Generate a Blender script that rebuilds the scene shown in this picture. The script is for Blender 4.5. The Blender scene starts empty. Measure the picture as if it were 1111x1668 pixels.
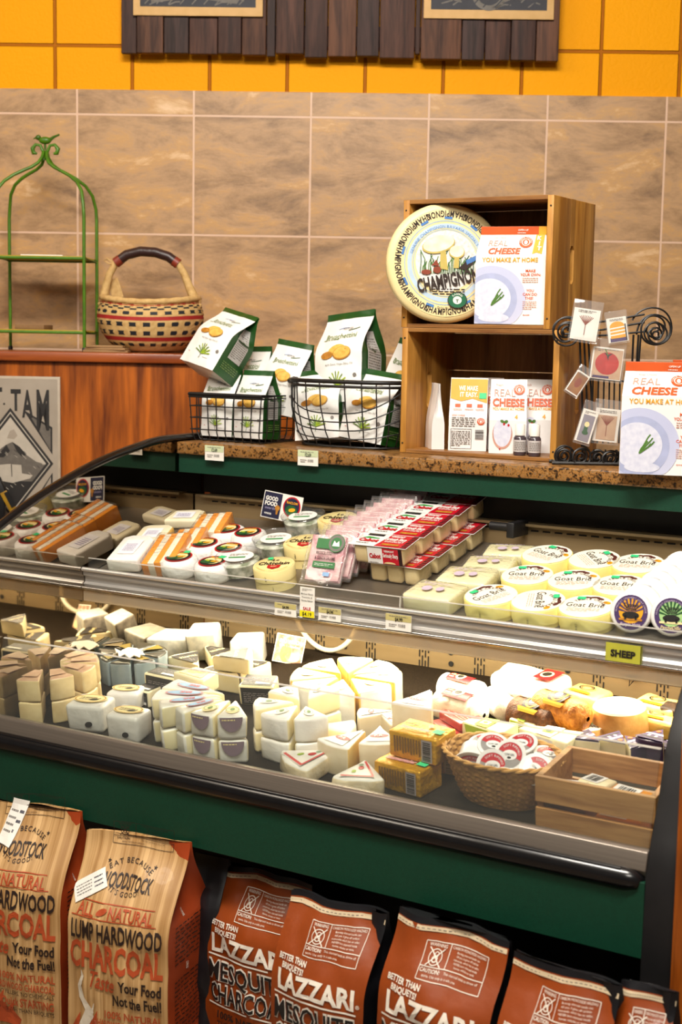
import bpy, bmesh, math, random
from mathutils import Matrix, Vector, noise
S = bpy.context.scene
COL = S.collection
R = math.radians
PI = math.pi
rng = random.Random(7)

# ------------------------------------------------------------ camera, world, lights, exposure
IW, IH, FPX = 1111.0, 1668.0, 2317.0
YAW, PITCH, ROLL = R(31.2187), R(7.0124), 0.018
CAM = Vector((0, 0, 1.26))
_fh = Vector((-math.sin(YAW), math.cos(YAW), 0)); _rt = Vector((math.cos(YAW), math.sin(YAW), 0)); _up = Vector((0, 0, 1))
_f = _fh*math.cos(PITCH) - _up*math.sin(PITCH); _u = _up*math.cos(PITCH) + _fh*math.sin(PITCH)
CR = _rt*math.cos(ROLL) + _u*math.sin(ROLL); CU = _u*math.cos(ROLL) - _rt*math.sin(ROLL)
cam = bpy.data.cameras.new('camera'); camo = bpy.data.objects.new('camera', cam); COL.objects.link(camo)
cam.sensor_fit = 'VERTICAL'; cam.sensor_height = 36; cam.lens = 36*FPX/IH
m = Matrix.Identity(4)
for i in range(3):
    m[i][0], m[i][1], m[i][2], m[i][3] = CR[i], CU[i], -_f[i], CAM[i]
camo.matrix_world = m
cam.clip_start = .05
cam.dof.use_dof = True; cam.dof.focus_distance = 2.72; cam.dof.aperture_fstop = 5.0
S.camera = camo

w = bpy.data.worlds.new('store_light'); S.world = w; w.use_nodes = True
w.node_tree.nodes['Background'].inputs[0].default_value = (1.0, .86, .70, 1)
w.node_tree.nodes['Background'].inputs[1].default_value = .07

def area(name, loc, target, sx, sy, power, col):
    l = bpy.data.lights.new(name, 'AREA'); l.shape = 'RECTANGLE'; l.size = sx; l.size_y = sy; l.energy = power; l.color = col
    o = bpy.data.objects.new(name, l); COL.objects.link(o); o.location = loc
    o.rotation_euler = (Vector(target)-Vector(loc)).to_track_quat('-Z', 'Y').to_euler()
    return o
WARM = (1.0, .88, .73)
# rows of ceiling fixtures of the shop
area('ceiling_fixture_light', (-.8, 1.0, 2.95), (-1.2, 2.1, .8), 1.2, .5, 88, (1.0, .94, .85))
area('ceiling_fixture_light', (.5, -.5, 2.95), (-1.2, 2.2, .7), 1.2, .6, 48, (1.0, .94, .85))
area('ceiling_fixture_light', (-2.6, .5, 2.95), (-1.9, 2.4, .9), 1.2, .5, 26, WARM)
# warm strip under the shelf of the case (its tube)
area('shelf_strip_light', (-1.29, 2.40, .755), (-1.29, 2.385, .5), 1.24, .03, 9, (1.0, .87, .63))
S.view_settings.view_transform = 'Standard'; S.view_settings.look = 'None'
S.view_settings.gamma = 1; S.view_settings.use_curve_mapping = False
S.view_settings.exposure = 0.5
S.cycles.max_bounces = 10; S.cycles.transparent_max_bounces = 24
S.cycles.sample_clamp_indirect = 6

# ------------------------------------------------------------ helpers: points on the planes of the place
def ray(x, y): return _f + CR*((x-IW/2)/FPX) + CU*((IH/2-y)/FPX)
def hit(x, y, p0, n):
    d = ray(x, y); return CAM + d*((Vector(p0)-CAM).dot(n)/d.dot(n))
def at_z(x, y, z): return hit(x, y, (0, 0, z), Vector((0, 0, 1)))
def at_y(x, y, Y): return hit(x, y, (0, Y, 0), Vector((0, 1, 0)))

# ------------------------------------------------------------ materials
def lin(h):
    h = h.lstrip('#'); c = [int(h[i:i+2], 16)/255 for i in (0, 2, 4)]
    return tuple(x/12.92 if x <= .04045 else ((x+.055)/1.055)**2.4 for x in c) + (1,)
def nt(name):
    ma = bpy.data.materials.new(name); ma.use_nodes = True; t = ma.node_tree
    return ma, t, t.nodes, t.links, t.nodes['Principled BSDF']
def mat(name, col, rough=.5, metal=0, col2=None, scale=40, amt=.5, bump=0, bscale=None, stretch=(1, 1, 1), coat=0, emit=0, sss=0, detail=4, spec=None):
    ma, t, N, L, b = nt(name)
    tc = N.new('ShaderNodeTexCoord'); mp = N.new('ShaderNodeMapping'); mp.inputs['Scale'].default_value = stretch
    L.new(tc.outputs['Object'], mp.inputs['Vector'])
    nz = N.new('ShaderNodeTexNoise'); nz.inputs['Scale'].default_value = scale; nz.inputs['Detail'].default_value = detail
    L.new(mp.outputs[0], nz.inputs['Vector'])
    rp = N.new('ShaderNodeValToRGB'); c1 = lin(col)
    c2 = lin(col2) if col2 else tuple(x*.82 for x in c1[:3]) + (1,)
    rp.color_ramp.elements[0].position = .5-.5*(1-amt)-.02; rp.color_ramp.elements[1].position = .5+.5*(1-amt)
    rp.color_ramp.elements[0].color = c2; rp.color_ramp.elements[1].color = c1
    L.new(nz.outputs['Fac'], rp.inputs[0]); L.new(rp.outputs[0], b.inputs['Base Color'])
    b.inputs['Roughness'].default_value = rough; b.inputs['Metallic'].default_value = metal
    if spec is not None: b.inputs['Specular IOR Level'].default_value = spec
    if coat: b.inputs['Coat Weight'].default_value = coat; b.inputs['Coat Roughness'].default_value = .12
    if sss:
        b.inputs['Subsurface Weight'].default_value = sss; b.inputs['Subsurface Scale'].default_value = .01
    if emit:
        L.new(rp.outputs[0], b.inputs['Emission Color']); b.inputs['Emission Strength'].default_value = emit
    if bump:
        n2 = N.new('ShaderNodeTexNoise'); n2.inputs['Scale'].default_value = bscale or scale; n2.inputs['Detail'].default_value = 5
        L.new(mp.outputs[0], n2.inputs['Vector'])
        bp = N.new('ShaderNodeBump'); bp.inputs['Strength'].default_value = 1; bp.inputs['Distance'].default_value = bump
        L.new(n2.outputs['Fac'], bp.inputs['Height']); L.new(bp.outputs[0], b.inputs['Normal'])
    return ma
def film(name, clear=.8, tint='#ffffff', rough=.12, bump=.002, bscale=60, fres=1.45):
    # thin clear plastic or glass: transparent sheet with a gloss that grows toward grazing view and a little milky body
    ma, t, N, L, b = nt(name); N.remove(b); out = N['Material Output']
    tr = N.new('ShaderNodeBsdfTransparent'); tr.inputs[0].default_value = lin(tint)
    gl = N.new('ShaderNodeBsdfGlossy'); gl.inputs['Roughness'].default_value = rough
    df = N.new('ShaderNodeBsdfDiffuse'); df.inputs[0].default_value = lin(tint)
    m1 = N.new('ShaderNodeMixShader'); m2 = N.new('ShaderNodeMixShader'); lw = N.new('ShaderNodeLayerWeight'); lw.inputs[0].default_value = .5; pw = N.new('ShaderNodeMath'); pw.operation = 'POWER'; pw.inputs[1].default_value = 4; L.new(lw.outputs['Facing'], pw.inputs[0])
    fr = N.new('ShaderNodeMath'); fr.operation = 'MULTIPLY_ADD'; fr.inputs[1].default_value = .75; fr.inputs[2].default_value = .045; L.new(pw.outputs[0], fr.inputs[0])
    m1.inputs[0].default_value = 1-clear
    L.new(tr.outputs[0], m1.inputs[1]); L.new(df.outputs[0], m1.inputs[2])
    L.new(fr.outputs[0], m2.inputs[0]); L.new(m1.outputs[0], m2.inputs[1]); L.new(gl.outputs[0], m2.inputs[2]); L.new(m2.outputs[0], out.inputs[0])
    if bump:
        tc = N.new('ShaderNodeTexCoord'); nz = N.new('ShaderNodeTexNoise'); nz.inputs['Scale'].default_value = bscale
        L.new(tc.outputs['Object'], nz.inputs['Vector'])
        bp = N.new('ShaderNodeBump'); bp.inputs['Distance'].default_value = bump; L.new(nz.outputs['Fac'], bp.inputs['Height'])
        L.new(bp.outputs[0], gl.inputs['Normal']); L.new(bp.outputs[0], lw.inputs['Normal'])
    return ma
def wood(name, c1, c2, scale=6, axis=2, rough=.45, coat=.2, bump=.0004, along=.5, dist=.6, depth=None):
    # grain running along one axis: noise stretched along it, two ring frequencies
    ma, t, N, L, b = nt(name)
    tc = N.new('ShaderNodeTexCoord'); mp = N.new('ShaderNodeMapping'); s = [scale*6]*3; s[axis] = scale*along; s[1] = s[1] if depth is None else depth; mp.inputs['Scale'].default_value = s
    L.new(tc.outputs['Object'], mp.inputs['Vector'])
    n1 = N.new('ShaderNodeTexNoise'); n1.inputs['Scale'].default_value = 1; n1.inputs['Detail'].default_value = 6; n1.inputs['Distortion'].default_value = dist
    n2 = N.new('ShaderNodeTexNoise'); n2.inputs['Scale'].default_value = 5; n2.inputs['Detail'].default_value = 3
    L.new(mp.outputs[0], n1.inputs['Vector']); L.new(mp.outputs[0], n2.inputs['Vector'])
    mx = N.new('ShaderNodeMath'); mx.operation = 'MULTIPLY_ADD'; mx.inputs[1].default_value = .35
    L.new(n2.outputs['Fac'], mx.inputs[0]); L.new(n1.outputs['Fac'], mx.inputs[2])
    rp = N.new('ShaderNodeValToRGB'); rp.color_ramp.elements[0].position = .5; rp.color_ramp.elements[1].position = .85
    rp.color_ramp.elements[0].color = lin(c2); rp.color_ramp.elements[1].color = lin(c1)
    L.new(mx.outputs[0], rp.inputs[0]); L.new(rp.outputs[0], b.inputs['Base Color'])
    b.inputs['Roughness'].default_value = rough; b.inputs['Coat Weight'].default_value = coat
    bp = N.new('ShaderNodeBump'); bp.inputs['Distance'].default_value = bump; L.new(mx.outputs[0], bp.inputs['Height']); L.new(bp.outputs[0], b.inputs['Normal'])
    return ma

# ------------------------------------------------------------ mesh building
_tc = {}
def text_geo(s, bold=0, shear=0):
    k = (s, bold, shear)
    if k not in _tc:
        cu = bpy.data.curves.new('lettering', 'FONT'); cu.body = s; cu.size = 1; cu.offset = bold; cu.shear = shear; cu.resolution_u = 2; cu.fill_mode = 'FRONT'
        ob = bpy.data.objects.new('lettering', cu); me = ob.to_mesh()
        v = [(p.co.x, p.co.y) for p in me.vertices]; f = [tuple(p.vertices) for p in me.polygons]
        ob.to_mesh_clear(); bpy.data.objects.remove(ob); bpy.data.curves.remove(cu)
        if not v: v = [(0, 0), (1, 0), (0, 1)]; f = []
        x0 = min(a for a, b in v); x1 = max(a for a, b in v)
        _tc[k] = ([(a-(x0+x1)/2, b-.35) for a, b in v], f, x1-x0)
    return _tc[k]

class MB:
    def __init__(s): s.v = []; s.f = []; s.mi = []; s.sm = []; s.mats = []; s.M = Matrix.Identity(4)
    def _m(s, m):
        if m not in s.mats: s.mats.append(m)
        return s.mats.index(m)
    def add(s, vs, fs, m, smooth=False, M=None):
        T = s.M if M is None else s.M @ M
        o = len(s.v); s.v += [T @ Vector(p) for p in vs]; i = s._m(m)
        for f in fs: s.f.append([a+o for a in f]); s.mi.append(i); s.sm.append(smooth)
        return s
    def bm(s, b, m, smooth=False, M=None):
        b.verts.index_update(); s.add([v.co.copy() for v in b.verts], [[v.index for v in f.verts] for f in b.faces], m, smooth, M); b.free(); return s
    def box(s, lo, hi, m, bev=0, M=None, seg=2, smooth=None):
        b = bmesh.new(); bmesh.ops.create_cube(b, size=1)
        lo, hi = Vector(lo), Vector(hi); c = (lo+hi)/2; d = hi-lo
        for v in b.verts: v.co = Vector((v.co.x*d.x, v.co.y*d.y, v.co.z*d.z)) + c
        if bev: bmesh.ops.bevel(b, geom=b.edges[:], offset=bev, segments=seg, affect='EDGES', profile=.5)
        return s.bm(b, m, bool(bev) if smooth is None else smooth, M)
    def prism(s, poly, z0, z1, m, bev=0, M=None, seg=2, warp=None, sub=0, top=None, smooth=True):
        # polygon (x, y) raised from z0 to z1, rounded, optionally roughened by a warp(co)->co
        b = bmesh.new(); lo = [b.verts.new((x, y, z0)) for x, y in poly]; hi = [b.verts.new((x, y, z1)) for x, y in poly]
        n = len(poly); b.faces.new(lo[::-1]); b.faces.new(hi)
        for i in range(n): b.faces.new((lo[i], lo[(i+1) % n], hi[(i+1) % n], hi[i]))
        bmesh.ops.recalc_face_normals(b, faces=b.faces)
        if bev:
            es = [e for e in b.edges if e.calc_face_angle(0) > .5]
            bmesh.ops.bevel(b, geom=es, offset=bev, segments=seg, affect='EDGES', profile=.5)
        if sub:
            bmesh.ops.triangulate(b, faces=[f for f in b.faces if len(f.verts) > 4])
            bmesh.ops.subdivide_edges(b, edges=b.edges[:], cuts=sub, use_grid_fill=True)
        if warp:
            for v in b.verts: v.co = Vector(warp(v.co))
        if top is None: return s.bm(b, m, smooth, M)
        b.faces.index_update(); b.normal_update(); b.verts.index_update()
        T = M; vs = [v.co.copy() for v in b.verts]
        fa = [[v.index for v in f.verts] for f in b.faces if f.normal.z > .7]; fb = [[v.index for v in f.verts] for f in b.faces if f.normal.z <= .7]
        s.add(vs, fa, top, smooth, T); s.add(vs, fb, m, smooth, T); b.free(); return s
    def solid(s, poly, z0, z1, mf, bev=.003, M=None, seg=2, warp=None, sub=0):
        # prism whose faces take their material from mf(normal, centre)
        b = bmesh.new(); lo = [b.verts.new((x, y, z0)) for x, y in poly]; hi = [b.verts.new((x, y, z1)) for x, y in poly]
        n = len(poly); b.faces.new(lo[::-1]); b.faces.new(hi)
        for i in range(n): b.faces.new((lo[i], lo[(i+1) % n], hi[(i+1) % n], hi[i]))
        bmesh.ops.recalc_face_normals(b, faces=b.faces)
        if bev: bmesh.ops.bevel(b, geom=[e for e in b.edges if e.calc_face_angle(0) > .5], offset=bev, segments=seg, affect='EDGES', profile=.5)
        if sub:
            bmesh.ops.triangulate(b, faces=[f for f in b.faces if len(f.verts) > 4]); bmesh.ops.subdivide_edges(b, edges=b.edges[:], cuts=sub, use_grid_fill=True)
        b.normal_update(); b.verts.index_update(); vs = [v.co.copy() for v in b.verts]; fa = {}
        for f in b.faces: fa.setdefault(mf(f.normal, f.calc_center_median()), []).append([v.index for v in f.verts])
        if warp: vs = [Vector((q.x, q.y, max(q.z, z0+.0003))) for q in (Vector(warp(v)) for v in vs)]
        T_ = s.M if M is None else s.M @ M; o = len(s.v); s.v += [T_ @ v for v in vs]; b.free()
        for m, fs in fa.items():
            i = s._m(m)
            for f in fs: s.f.append([a+o for a in f]); s.mi.append(i); s.sm.append(True)
        return s
    def tube(s, pts, r, m, n=8, closed=False, M=None, caps=True, rr=None):
        pts = [Vector(p) for p in pts]; k = len(pts); vs = []; fs = []; prev = None
        for i, p in enumerate(pts):
            a = pts[(i-1) % k] if (closed or i > 0) else p; c = pts[(i+1) % k] if (closed or i < k-1) else p
            t = (c-a).normalized() if (c-a).length > 1e-9 else Vector((0, 0, 1))
            if prev is None:
                q = Vector((0, 0, 1)) if abs(t.z) < .9 else Vector((1, 0, 0)); x = t.cross(q).normalized()
            else:
                x = prev - t*prev.dot(t); x = x.normalized() if x.length > 1e-6 else t.orthogonal().normalized()
            prev = x; y = t.cross(x); ri = rr[i] if rr else r
            vs += [p + (x*math.cos(2*PI*j/n) + y*math.sin(2*PI*j/n))*ri for j in range(n)]
        for i in range(k if closed else k-1):
            for j in range(n):
                a = i*n+j; b = i*n+(j+1) % n; c = ((i+1) % k)*n+(j+1) % n; d = ((i+1) % k)*n+j; fs.append((a, b, c, d))
        if caps and not closed: fs += [tuple(range(n))[::-1], tuple((k-1)*n+j for j in range(n))]
        return s.add(vs, fs, m, True, M)
    def lathe(s, prof, m, n=40, M=None, smooth=True, ky=1.0, cap=True):
        vs = []; fs = []
        for r, z in prof: vs += [(r*math.cos(2*PI*j/n), r*ky*math.sin(2*PI*j/n), z) for j in range(n)]
        for i in range(len(prof)-1):
            for j in range(n): fs.append((i*n+j, i*n+(j+1) % n, (i+1)*n+(j+1) % n, (i+1)*n+j))
        if cap:
            if prof[0][0] > 1e-6: fs.append(tuple(range(n))[::-1])
            if prof[-1][0] > 1e-6: fs.append(tuple((len(prof)-1)*n+j for j in range(n)))
        return s.add(vs, fs, m, smooth, M)
    def grid(s, fn, nu, nv, m, smooth=True, wrap=False, M=None, mf=None):
        vs = [fn(i/nu, j/nv) for j in range(nv+1) for i in range(nu if wrap else nu+1)]; w = nu if wrap else nu+1
        fs = [((j*w+i), (j*w+(i+1) % w), ((j+1)*w+(i+1) % w), ((j+1)*w+i)) for j in range(nv) for i in range(nu)]
        if not mf: return s.add(vs, fs, m, smooth, M)
        s.add(vs, [], m, smooth, M); o = len(s.v)-len(vs)
        for j in range(nv):
            for i in range(nu):
                s.f.append([a+o for a in fs[j*nu+i]]); s.mi.append(s._m(mf(i, j))); s.sm.append(smooth)
        return s
    def ball(s, c, r, m, M=None, sc=(1, 1, 1), n=12):
        b = bmesh.new(); bmesh.ops.create_uvsphere(b, u_segments=n, v_segments=max(6, n//2), radius=r)
        for v in b.verts: v.co = Vector((v.co.x*sc[0], v.co.y*sc[1], v.co.z*sc[2])) + Vector(c)
        return s.bm(b, m, True, M)
    def build(s, name, parent=None, M=None, world=False):
        me = bpy.data.meshes.new(name); vs = s.v
        if world and parent is not None:
            I = parent.matrix_basis.inverted(); vs = [I @ p for p in vs]
        me.from_pydata([tuple(p) for p in vs], [], s.f)
        for ma in s.mats: me.materials.append(ma)
        me.polygons.foreach_set('material_index', s.mi); me.polygons.foreach_set('use_smooth', s.sm); me.update()
        if any(s.sm): me.set_sharp_from_angle(angle=R(50))
        o = bpy.data.objects.new(name, me); COL.objects.link(o)
        if parent is not None: o.parent = parent
        if M is not None: o.matrix_basis = M
        return o

class Dec:
    """printing laid on a surface: fn(x, y, layer) gives the point; sub is the longest edge before bending over the surface"""
    def __init__(s, mb, fn, sub=None): s.mb = mb; s.fn = fn; s.sub = sub
    def _put(s, vs, fs, m, z):
        if s.sub:
            b = bmesh.new(); bv = [b.verts.new((x, y, 0)) for x, y in vs]
            for f in fs:
                try: b.faces.new([bv[i] for i in f])
                except ValueError: pass
            bmesh.ops.triangulate(b, faces=b.faces[:])
            for _ in range(3):
                es = [e for e in b.edges if e.calc_length() > s.sub]
                if not es: break
                bmesh.ops.subdivide_edges(b, edges=es, cuts=1); bmesh.ops.triangulate(b, faces=[f for f in b.faces if len(f.verts) > 3])
            b.verts.index_update(); vs = [(v.co.x, v.co.y) for v in b.verts]; fs = [[v.index for v in f.verts] for f in b.faces]; b.free()
        s.mb.add([s.fn(x, y, z) for x, y in vs], fs, m, False)
    def poly(s, pts, m, z=1): s._put(pts, [tuple(range(len(pts)))], m, z)
    def rect(s, x0, y0, x1, y1, m, z=1): s.poly([(x0, y0), (x1, y0), (x1, y1), (x0, y1)], m, z)
    def ell(s, cx, cy, rx, ry, m, z=1, n=28, rot=0, a0=0, a1=360):
        c, d = math.cos(R(rot)), math.sin(R(rot)); full = abs(a1-a0) >= 359; pts = []
        for i in range(n if full else n+1):
            a = R(a0+(a1-a0)*i/n); x = rx*math.cos(a); y = ry*math.sin(a); pts.append((cx+x*c-y*d, cy+x*d+y*c))
        s.poly(pts, m, z)
    def ring(s, cx, cy, r0, r1, m, z=1, n=40, ky=1.0):
        vs = [(cx+r*math.cos(2*PI*i/n), cy+ky*r*math.sin(2*PI*i/n)) for r in (r0, r1) for i in range(n)]
        s._put(vs, [(i, (i+1) % n, n+(i+1) % n, n+i) for i in range(n)], m, z)
    def line(s, pts, wd, m, z=1):
        for (x0, y0), (x1, y1) in zip(pts[:-1], pts[1:]):
            d = math.hypot(x1-x0, y1-y0) or 1; nx, ny = -(y1-y0)/d*wd/2, (x1-x0)/d*wd/2
            s.poly([(x0-nx, y0-ny), (x1-nx, y1-ny), (x1+nx, y1+ny), (x0+nx, y0+ny)], m, z)
    def frame(s, x0, y0, x1, y1, wd, m, z=1): s.line([(x0, y0), (x1, y0), (x1, y1), (x0, y1), (x0, y0)], wd, m, z)
    def text(s, t, cx, cy, h, m, w=None, rot=0, bold=.012, shear=0, z=2, al='c'):
        v, f, wd = text_geo(t, bold, shear); k = h/.7; kx = min(k, w/wd) if w else k
        if w and w < 0: kx = -w/wd
        c, d = math.cos(R(rot)), math.sin(R(rot)); ox = {'c': 0, 'l': wd/2*kx, 'r': -wd/2*kx}[al]
        s._put([(cx+(a*kx+ox)*c-b*k*d, cy+(a*kx+ox)*d+b*k*c) for a, b in v], f, m, z)
    def arc(s, t, cx, cy, r, mid, h, m, bold=.012, sp=1.0, z=2, inward=False, sq=1.0):
        # letters round a circle, centred on the angle mid
        ws = [text_geo(ch, bold, 0)[2]*h/.7*sq + h*.22*sp if ch != ' ' else h*.5 for ch in t]; tot = sum(ws); p = -tot/2
        for ch, wd in zip(t, ws):
            if ch != ' ':
                a = R(mid) + (-(p+wd/2)/r if not inward else (p+wd/2)/r)
                s.text(ch, cx+r*math.cos(a), cy+r*math.sin(a), h, m, w=text_geo(ch, bold, 0)[2]*h/.7*sq, rot=math.degrees(a)+(-90 if not inward else 90), bold=bold, z=z)
            p += wd
    def tiny(s, x0, y0, x1, y1, n, m, z=2, seed=1, thick=.42):
        # lines of print too small to read
        r = random.Random(seed); dy = (y1-y0)/n
        for i in range(n):
            y = y1-(i+.5)*dy; x = x0
            while x < x1:
                L = min(r.uniform(.06, .22)*(x1-x0), x1-x); 
                if L > .01*(x1-x0): s.rect(x, y-dy*thick/2, x+L*.88, y+dy*thick/2, m, z)
                x += L+.02*(x1-x0)
                if r.random() < .12 and i == n-1: break
    def bars(s, x0, y0, x1, y1, m, z=2, n=16, seed=3, horiz=False):
        r = random.Random(seed); ws = [r.uniform(.3, 1) for _ in range(2*n)]; t = sum(ws); p = 0
        for i, q in enumerate(ws):
            a, b = p/t, (p+q)/t; p += q
            if i % 2 == 0:
                if horiz: s.rect(x0, y0+(y1-y0)*a, x1, y0+(y1-y0)*b, m, z)
                else: s.rect(x0+(x1-x0)*a, y0, x0+(x1-x0)*b, y1, m, z)
LAY = .0005
def flat(P): return lambda x, y, z: P @ Vector((x, y, z*LAY))
def frame(o, x, n):
    """matrix with x to the right, z along the outward normal n"""
    x = Vector(x).normalized(); n = Vector(n).normalized(); y = n.cross(x).normalized(); x = y.cross(n); m = Matrix.Identity(4)
    for i in range(3): m[i][0], m[i][1], m[i][2], m[i][3] = x[i], y[i], n[i], o[i]
    return m
def T(x, y, z): return Matrix.Translation((x, y, z))
def RZ(d): return Matrix.Rotation(R(d), 4, 'Z')
def RX(d): return Matrix.Rotation(R(d), 4, 'X')
def RY(d): return Matrix.Rotation(R(d), 4, 'Y')

def fit(M, pts, ymin, slope):
    # keep a thing behind the glass: slide it back along its sloping bed
    lo = min((M @ Vector(p)).y for p in pts); d = max(0, ymin-lo)
    return T(0, d, d*slope) @ M
def rect4(w, l, h=0): return [(sx*w/2, sy*l/2, z) for sx in (-1, 1) for sy in (-1, 1) for z in (0, h)]
def disc8(r, h=0): return [(r*math.cos(k*PI/6), r*math.sin(k*PI/6), z) for k in range(12) for z in (0, h)]
def tag(o, label=None, cat=None, group=None, kind=None):
    if label: o['label'] = label
    if cat: o['category'] = cat
    if group: o['group'] = group
    if kind: o['kind'] = kind
    return o
def thing(name, label, cat, M=None, group=None):
    o = bpy.data.objects.new(name, None); COL.objects.link(o); o.empty_display_size = .02
    if M is not None: o.matrix_basis = M
    return tag(o, label, cat, group)
def dup(o, M=None, label=None, parent=None):
    c = o.copy(); COL.objects.link(c)
    if parent is not None: c.parent = parent
    if M is not None: c.matrix_basis = M
    if label: c['label'] = label
    for ch in list(o.children): dup(ch, None, None, c)
    return c

# ------------------------------------------------------------ palette
WHITE = mat('white_print', '#f2efe8', .5, col2='#e8e4da', scale=20)
BLACK = mat('black_print', '#161312', .5, col2='#241f1c')
GREYP = mat('grey_print', '#77716b', .5); BROWNP = mat('dark_brown_print', '#2b1a10', .5)
RED = mat('red_print', '#c0141c', .45, col2='#a81018'); ORANGE = mat('orange_print', '#d9581c', .45, col2='#cf4f16')
YELLOW = mat('yellow_print', '#eaa821', .45, col2='#e09a18'); GREEN = mat('green_print', '#1d5a2c', .45, col2='#174a24')
LGREEN = mat('bright_green_sticker', '#3ccf86', .5, col2='#35c07a'); BLUE = mat('pale_blue_print', '#8fb6dc', .5); NAVY = mat('navy_print', '#20203c', .45)
PURPLE = mat('purple_print', '#51406f', .45, col2='#43345f'); LIME = mat('lime_print', '#9ab52a', .5); BLUE2 = mat('mid_blue_print', '#4a7fc0', .5)
CREAMP = mat('cream_print', '#f1dfa6', .5, col2='#ead496'); GOLDP = mat('golden_brown_print', '#c68a2c', .55, col2='#9a5f18', scale=120); TOAST = mat('toast_print', '#e7bd5a', .6, col2='#cf9c3c', scale=140)
PAPER = mat('white_card', '#eeeae2', .6, col2='#e4dfd4', scale=15)
STEEL = mat('brushed_steel', '#dedbd6', .3, .6, col2='#c4c0ba', scale=12, stretch=(.3, 20, 20))
CHROME = mat('chrome', '#d8d6d4', .16, 1)
GREENP = mat('green_laminate', '#083c29', .45, col2='#063322', scale=220, bump=.0003, bscale=700)
BLACKV = mat('black_vinyl', '#121113', .25, col2='#0c0b0c', coat=.3)
BLACKM = mat('black_metal', '#0d0c0d', .5, col2='#151314')
CLEAR = film('clear_plastic', .975, bump=.0008, rough=.08)
WRAP = film('plastic_wrap', .965, bump=.004, bscale=90, rough=.12)
GLASS = film('glass', .985, '#f6f8f5', rough=.01, bump=0)
# ------------------------------------------------------------ the setting
WA = R(29.5); WT = Vector((math.cos(WA), math.sin(WA), 0)); WN = Vector((math.sin(WA), -math.cos(WA), 0)); WD = 3.7776
def wallM(d): # frame of a plane parallel to the back wall: x along it, y into it, z up, d = distance from the camera
    m = Matrix.Identity(4); o = -WN*d
    for i in range(3): m[i][0], m[i][1], m[i][2], m[i][3] = WT[i], -WN[i], (0, 0, 1)[i], o[i]
    return m
def on_wall(x, y, d):
    p = hit(x, y, -WN*d, WN); return wallM(d).inverted() @ p     # (along, 0, height)

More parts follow.
